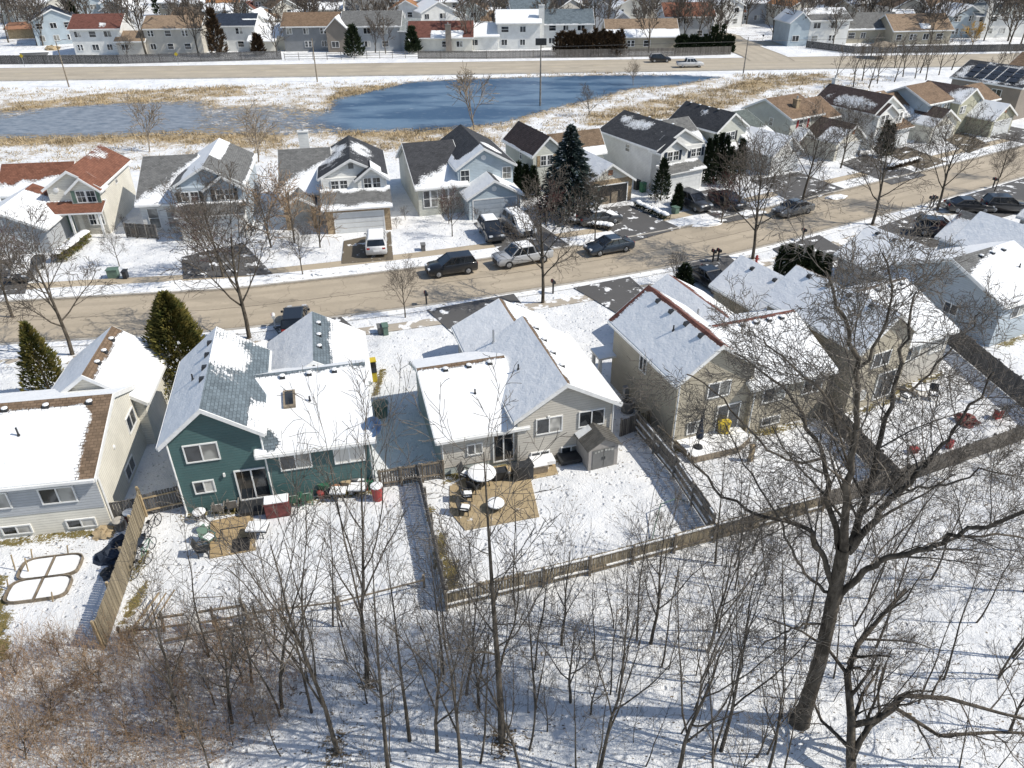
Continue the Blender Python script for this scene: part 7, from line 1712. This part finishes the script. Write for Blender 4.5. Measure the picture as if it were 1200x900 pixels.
# right yards: toys and clutter under the oak
boxy('toy_slide', gp(1112, 524), (.5, .3, .4), 'red', 'red play slide box in snowy yard, right of the oak crown', 'toy', 40, 'red'); boxy('toy_box', gp(1168, 490), (.5, .35, .6), 'red', 'red toy house panel near the dark right fence', 'toy', 20, 'red', snow=True)
boxy('toy_box', gp(1070, 530), (.45, .35, .3), 'red', 'low red toy box under the oak crown', 'toy', 10, 'red'); boxy('toy_table', gp(1078, 436), (.7, .6, .4), 'blue', 'blue toy table near the olive house', 'toy', 10, 'blue', snow=True)
lump('bare_pile', gp(1132, 494), .7, .45, 'maroon', 'dark round brush pile in the snowy right yard', 'brush pile', 8); chair(gp(1060, 470), 30, 'dark garden chair with snow in the olive house yard', 'dark', True, 'garden chairs'); chair(gp(1092, 468), -20, 'second dark garden chair by the blue toy table', 'dark', True, 'garden chairs')
rtable(gp(1076, 462), .6, 'snowy yellowish table between the two dark yard chairs', .6, m='woodtan'); lump('soil_heap', gp(868, 476), .9, .25, 'woodtan', 'long tan soil heap at the foot of the tan house right wing', 'soil heap', 9, .4, 20)
lump('soil_heap', gp(925, 475), 1.0, .35, 'woodtan', 'tan soil heap near the olive house lattice fence', 'soil heap', 10, .5, 20)
# front gardens across the street
def hedge(pts, w, h_, m, label, seed, snow=True):
    a, b = Vector(gp(*pts[0])), Vector(gp(*pts[1])); L = (b - a).length; d = (b - a) / L; e = empty('hedge', (a.x, a.y, 0), math.atan2(d.y, d.x), label, 'hedge', 'snow topped hedges'); rs = np.random.RandomState(seed); n = int(L * w * h_ * 700)
    n = min(n, 5000); c = np.stack([rs.rand(n) * L, (rs.rand(n) - .5) * w, rs.rand(n) ** .6 * h_], -1); s = .09; r1 = rs.normal(size=(n, 3)) * s; r2 = rs.normal(size=(n, 3)) * s
    V = np.stack([c, c + r1, c + r2], 1).reshape(-1, 3); np_mesh('foliage', V, np.arange(3 * n).reshape(-1, 3), M[m], e)
    if snow:
        mb = MB(); k = max(3, int(L / .45))
        for i in range(k):
            x = (i + .5) * L / k; mb.lathe((x, rs.normal() * .08, h_ - .06), [(.42 * w, 0), (.44 * w, .08), (.3 * w, .2), (.05, .24)], 9)
        mb.build('snow_cap', M['snow'], e, smooth=True)
hedge([(70, 308), (103, 282)], 1.2, 1.0, 'ev_yellow', 'clipped yellow green hedge with thick snow top before ivory house', 1); hedge([(745, 242), (782, 258)], .9, .6, 'ev_dark', 'snow topped hedge right of the stone garage drive', 2); hedge([(668, 262), (716, 270)], 1.1, .6, 'bark', 'snow topped low hedge left of stone garage drive', 3)
hedge([(1040, 200), (1075, 190)], .8, .6, 'ev_brown', 'low brown hedge before the pale blue house', 4); hedge([(1150, 262), (1196, 286)], .9, .5, 'ev_brown', 'low hedge at near driveway, right edge', 5)
rg = random.Random(4)
GB = [(615, 250), (655, 268), (760, 232), (768, 240), (800, 236), (806, 230), (560, 262), (520, 255), (475, 258), (465, 268), (330, 292), (310, 300), (870, 215), (880, 222), (1010, 198), (1020, 202), (1028, 196), (1090, 180), (1140, 172), (160, 280), (147, 268), (1045, 192), (960, 205), (950, 210)]
GB.sort()
for i, (px, py) in enumerate(GB): bushy[i % 2].put('bare_shrub', gp(px, py), rg.uniform(.8, 1.5), i, 'small bare foundation shrub before the far row houses, %s' % ordn(i, len(GB)), 'shrub', 'foundation shrubs')
boxy('wheelie_bin', gp(753, 225), (.6, .6, 1.1), 'green', 'dark green wheelie bin beside the stone garage', 'bin', 30); boxy('wheelie_bin', gp(746, 222), (.6, .6, 1.1), 'dark', 'black wheelie bin beside the stone garage', 'bin', 30)
lump('snow_heap', gp(688, 300 - 14), 1.0, .45, 'snow', 'ploughed snow heap at far kerb behind the dark blue sedan', 'snow heap', 14, .5, 20)
for i, (px, py, r) in enumerate(((880, 250, 1.6), (600, 318 - 20, 1.2), (830, 262, 2.0), (420, 318, .8), (980, 232, 1.5), (380, 322, 1.1), (200, 334, 1.3))): lump('snow_heap', gp(px, py), r, .3, 'snow', 'low ploughed snow heap along the far kerb, %s' % ordn(sorted((880, 600, 830, 420, 980, 380, 200)).index(px), 7), 'snow heap', 30 + i, .45, 18)
# things seen beyond the main road
e = empty('tool_shed', (*gp(30, 45), 0), R(15), 'leaning orange brown open shed at far upper left', 'shed'); mb = MB(); mb.box(-4, 4, 0, .3, 0, 2.6); mb.box(-4, -3.7, .3, 5, 0, 2.6); mb.box(3.7, 4, .3, 5, 0, 2.6); mb.build('wall', M['woodtan'], e); mb = MB(); mb.slab((-4.5, -1, 2.5), (4.5, -1, 2.5), (4.5, 5.3, 3.6), (-4.5, 5.3, 3.6), .15); mb.build('roof', M['brick'], e)
e = empty('covered_boat', (*gp(42, 66), 0), R(5), 'low grey covered boat lying on snow behind the dark fence', 'boat'); mb = MB(); mb.hexa([(-3, -.8, .1), (2.4, -.8, .1), (2.4, .8, .1), (-3, .8, .1), (-3.1, -1, .9), (3.2, -.3, .9), (3.2, .3, .9), (-3.1, 1, .9)]); mb.build('hull', M['doorgrey'], e, bevel=.08); mb = MB(); mb.hexa([(-3.1, -1, .92), (3.2, -.3, .92), (3.2, .3, .92), (-3.1, 1, .92), (-2.4, -.3, 1.4), (1.6, -.1, 1.3), (1.6, .1, 1.3), (-2.4, .3, 1.4)]); mb.build('cover', M['snow'], e)
lump('leaf_pile', gp(62, 58), 1.8, .9, 'woodtan', 'orange leaf pile beside the covered boat', 'leaf pile', 40)
e = empty('swing_set', (*gp(1032, 68), 0), R(5), 'round dark gazebo roof between the roadside trees', 'gazebo')
mb = MB(); mb.lathe((0, 0, 2.6), [(3.0, 0), (2.2, .35), (.2, .9)], 14); mb.build('roof', M['wood'], e)
for i in range(6): a = i * 1.047; mb = MB(); mb.tube((math.cos(a) * 2.4, math.sin(a) * 2.4, 0), (math.cos(a) * 2.4, math.sin(a) * 2.4, 2.65), .08, k=6); mb.build('post', M['wood'], e)
e.name = 'gazebo'
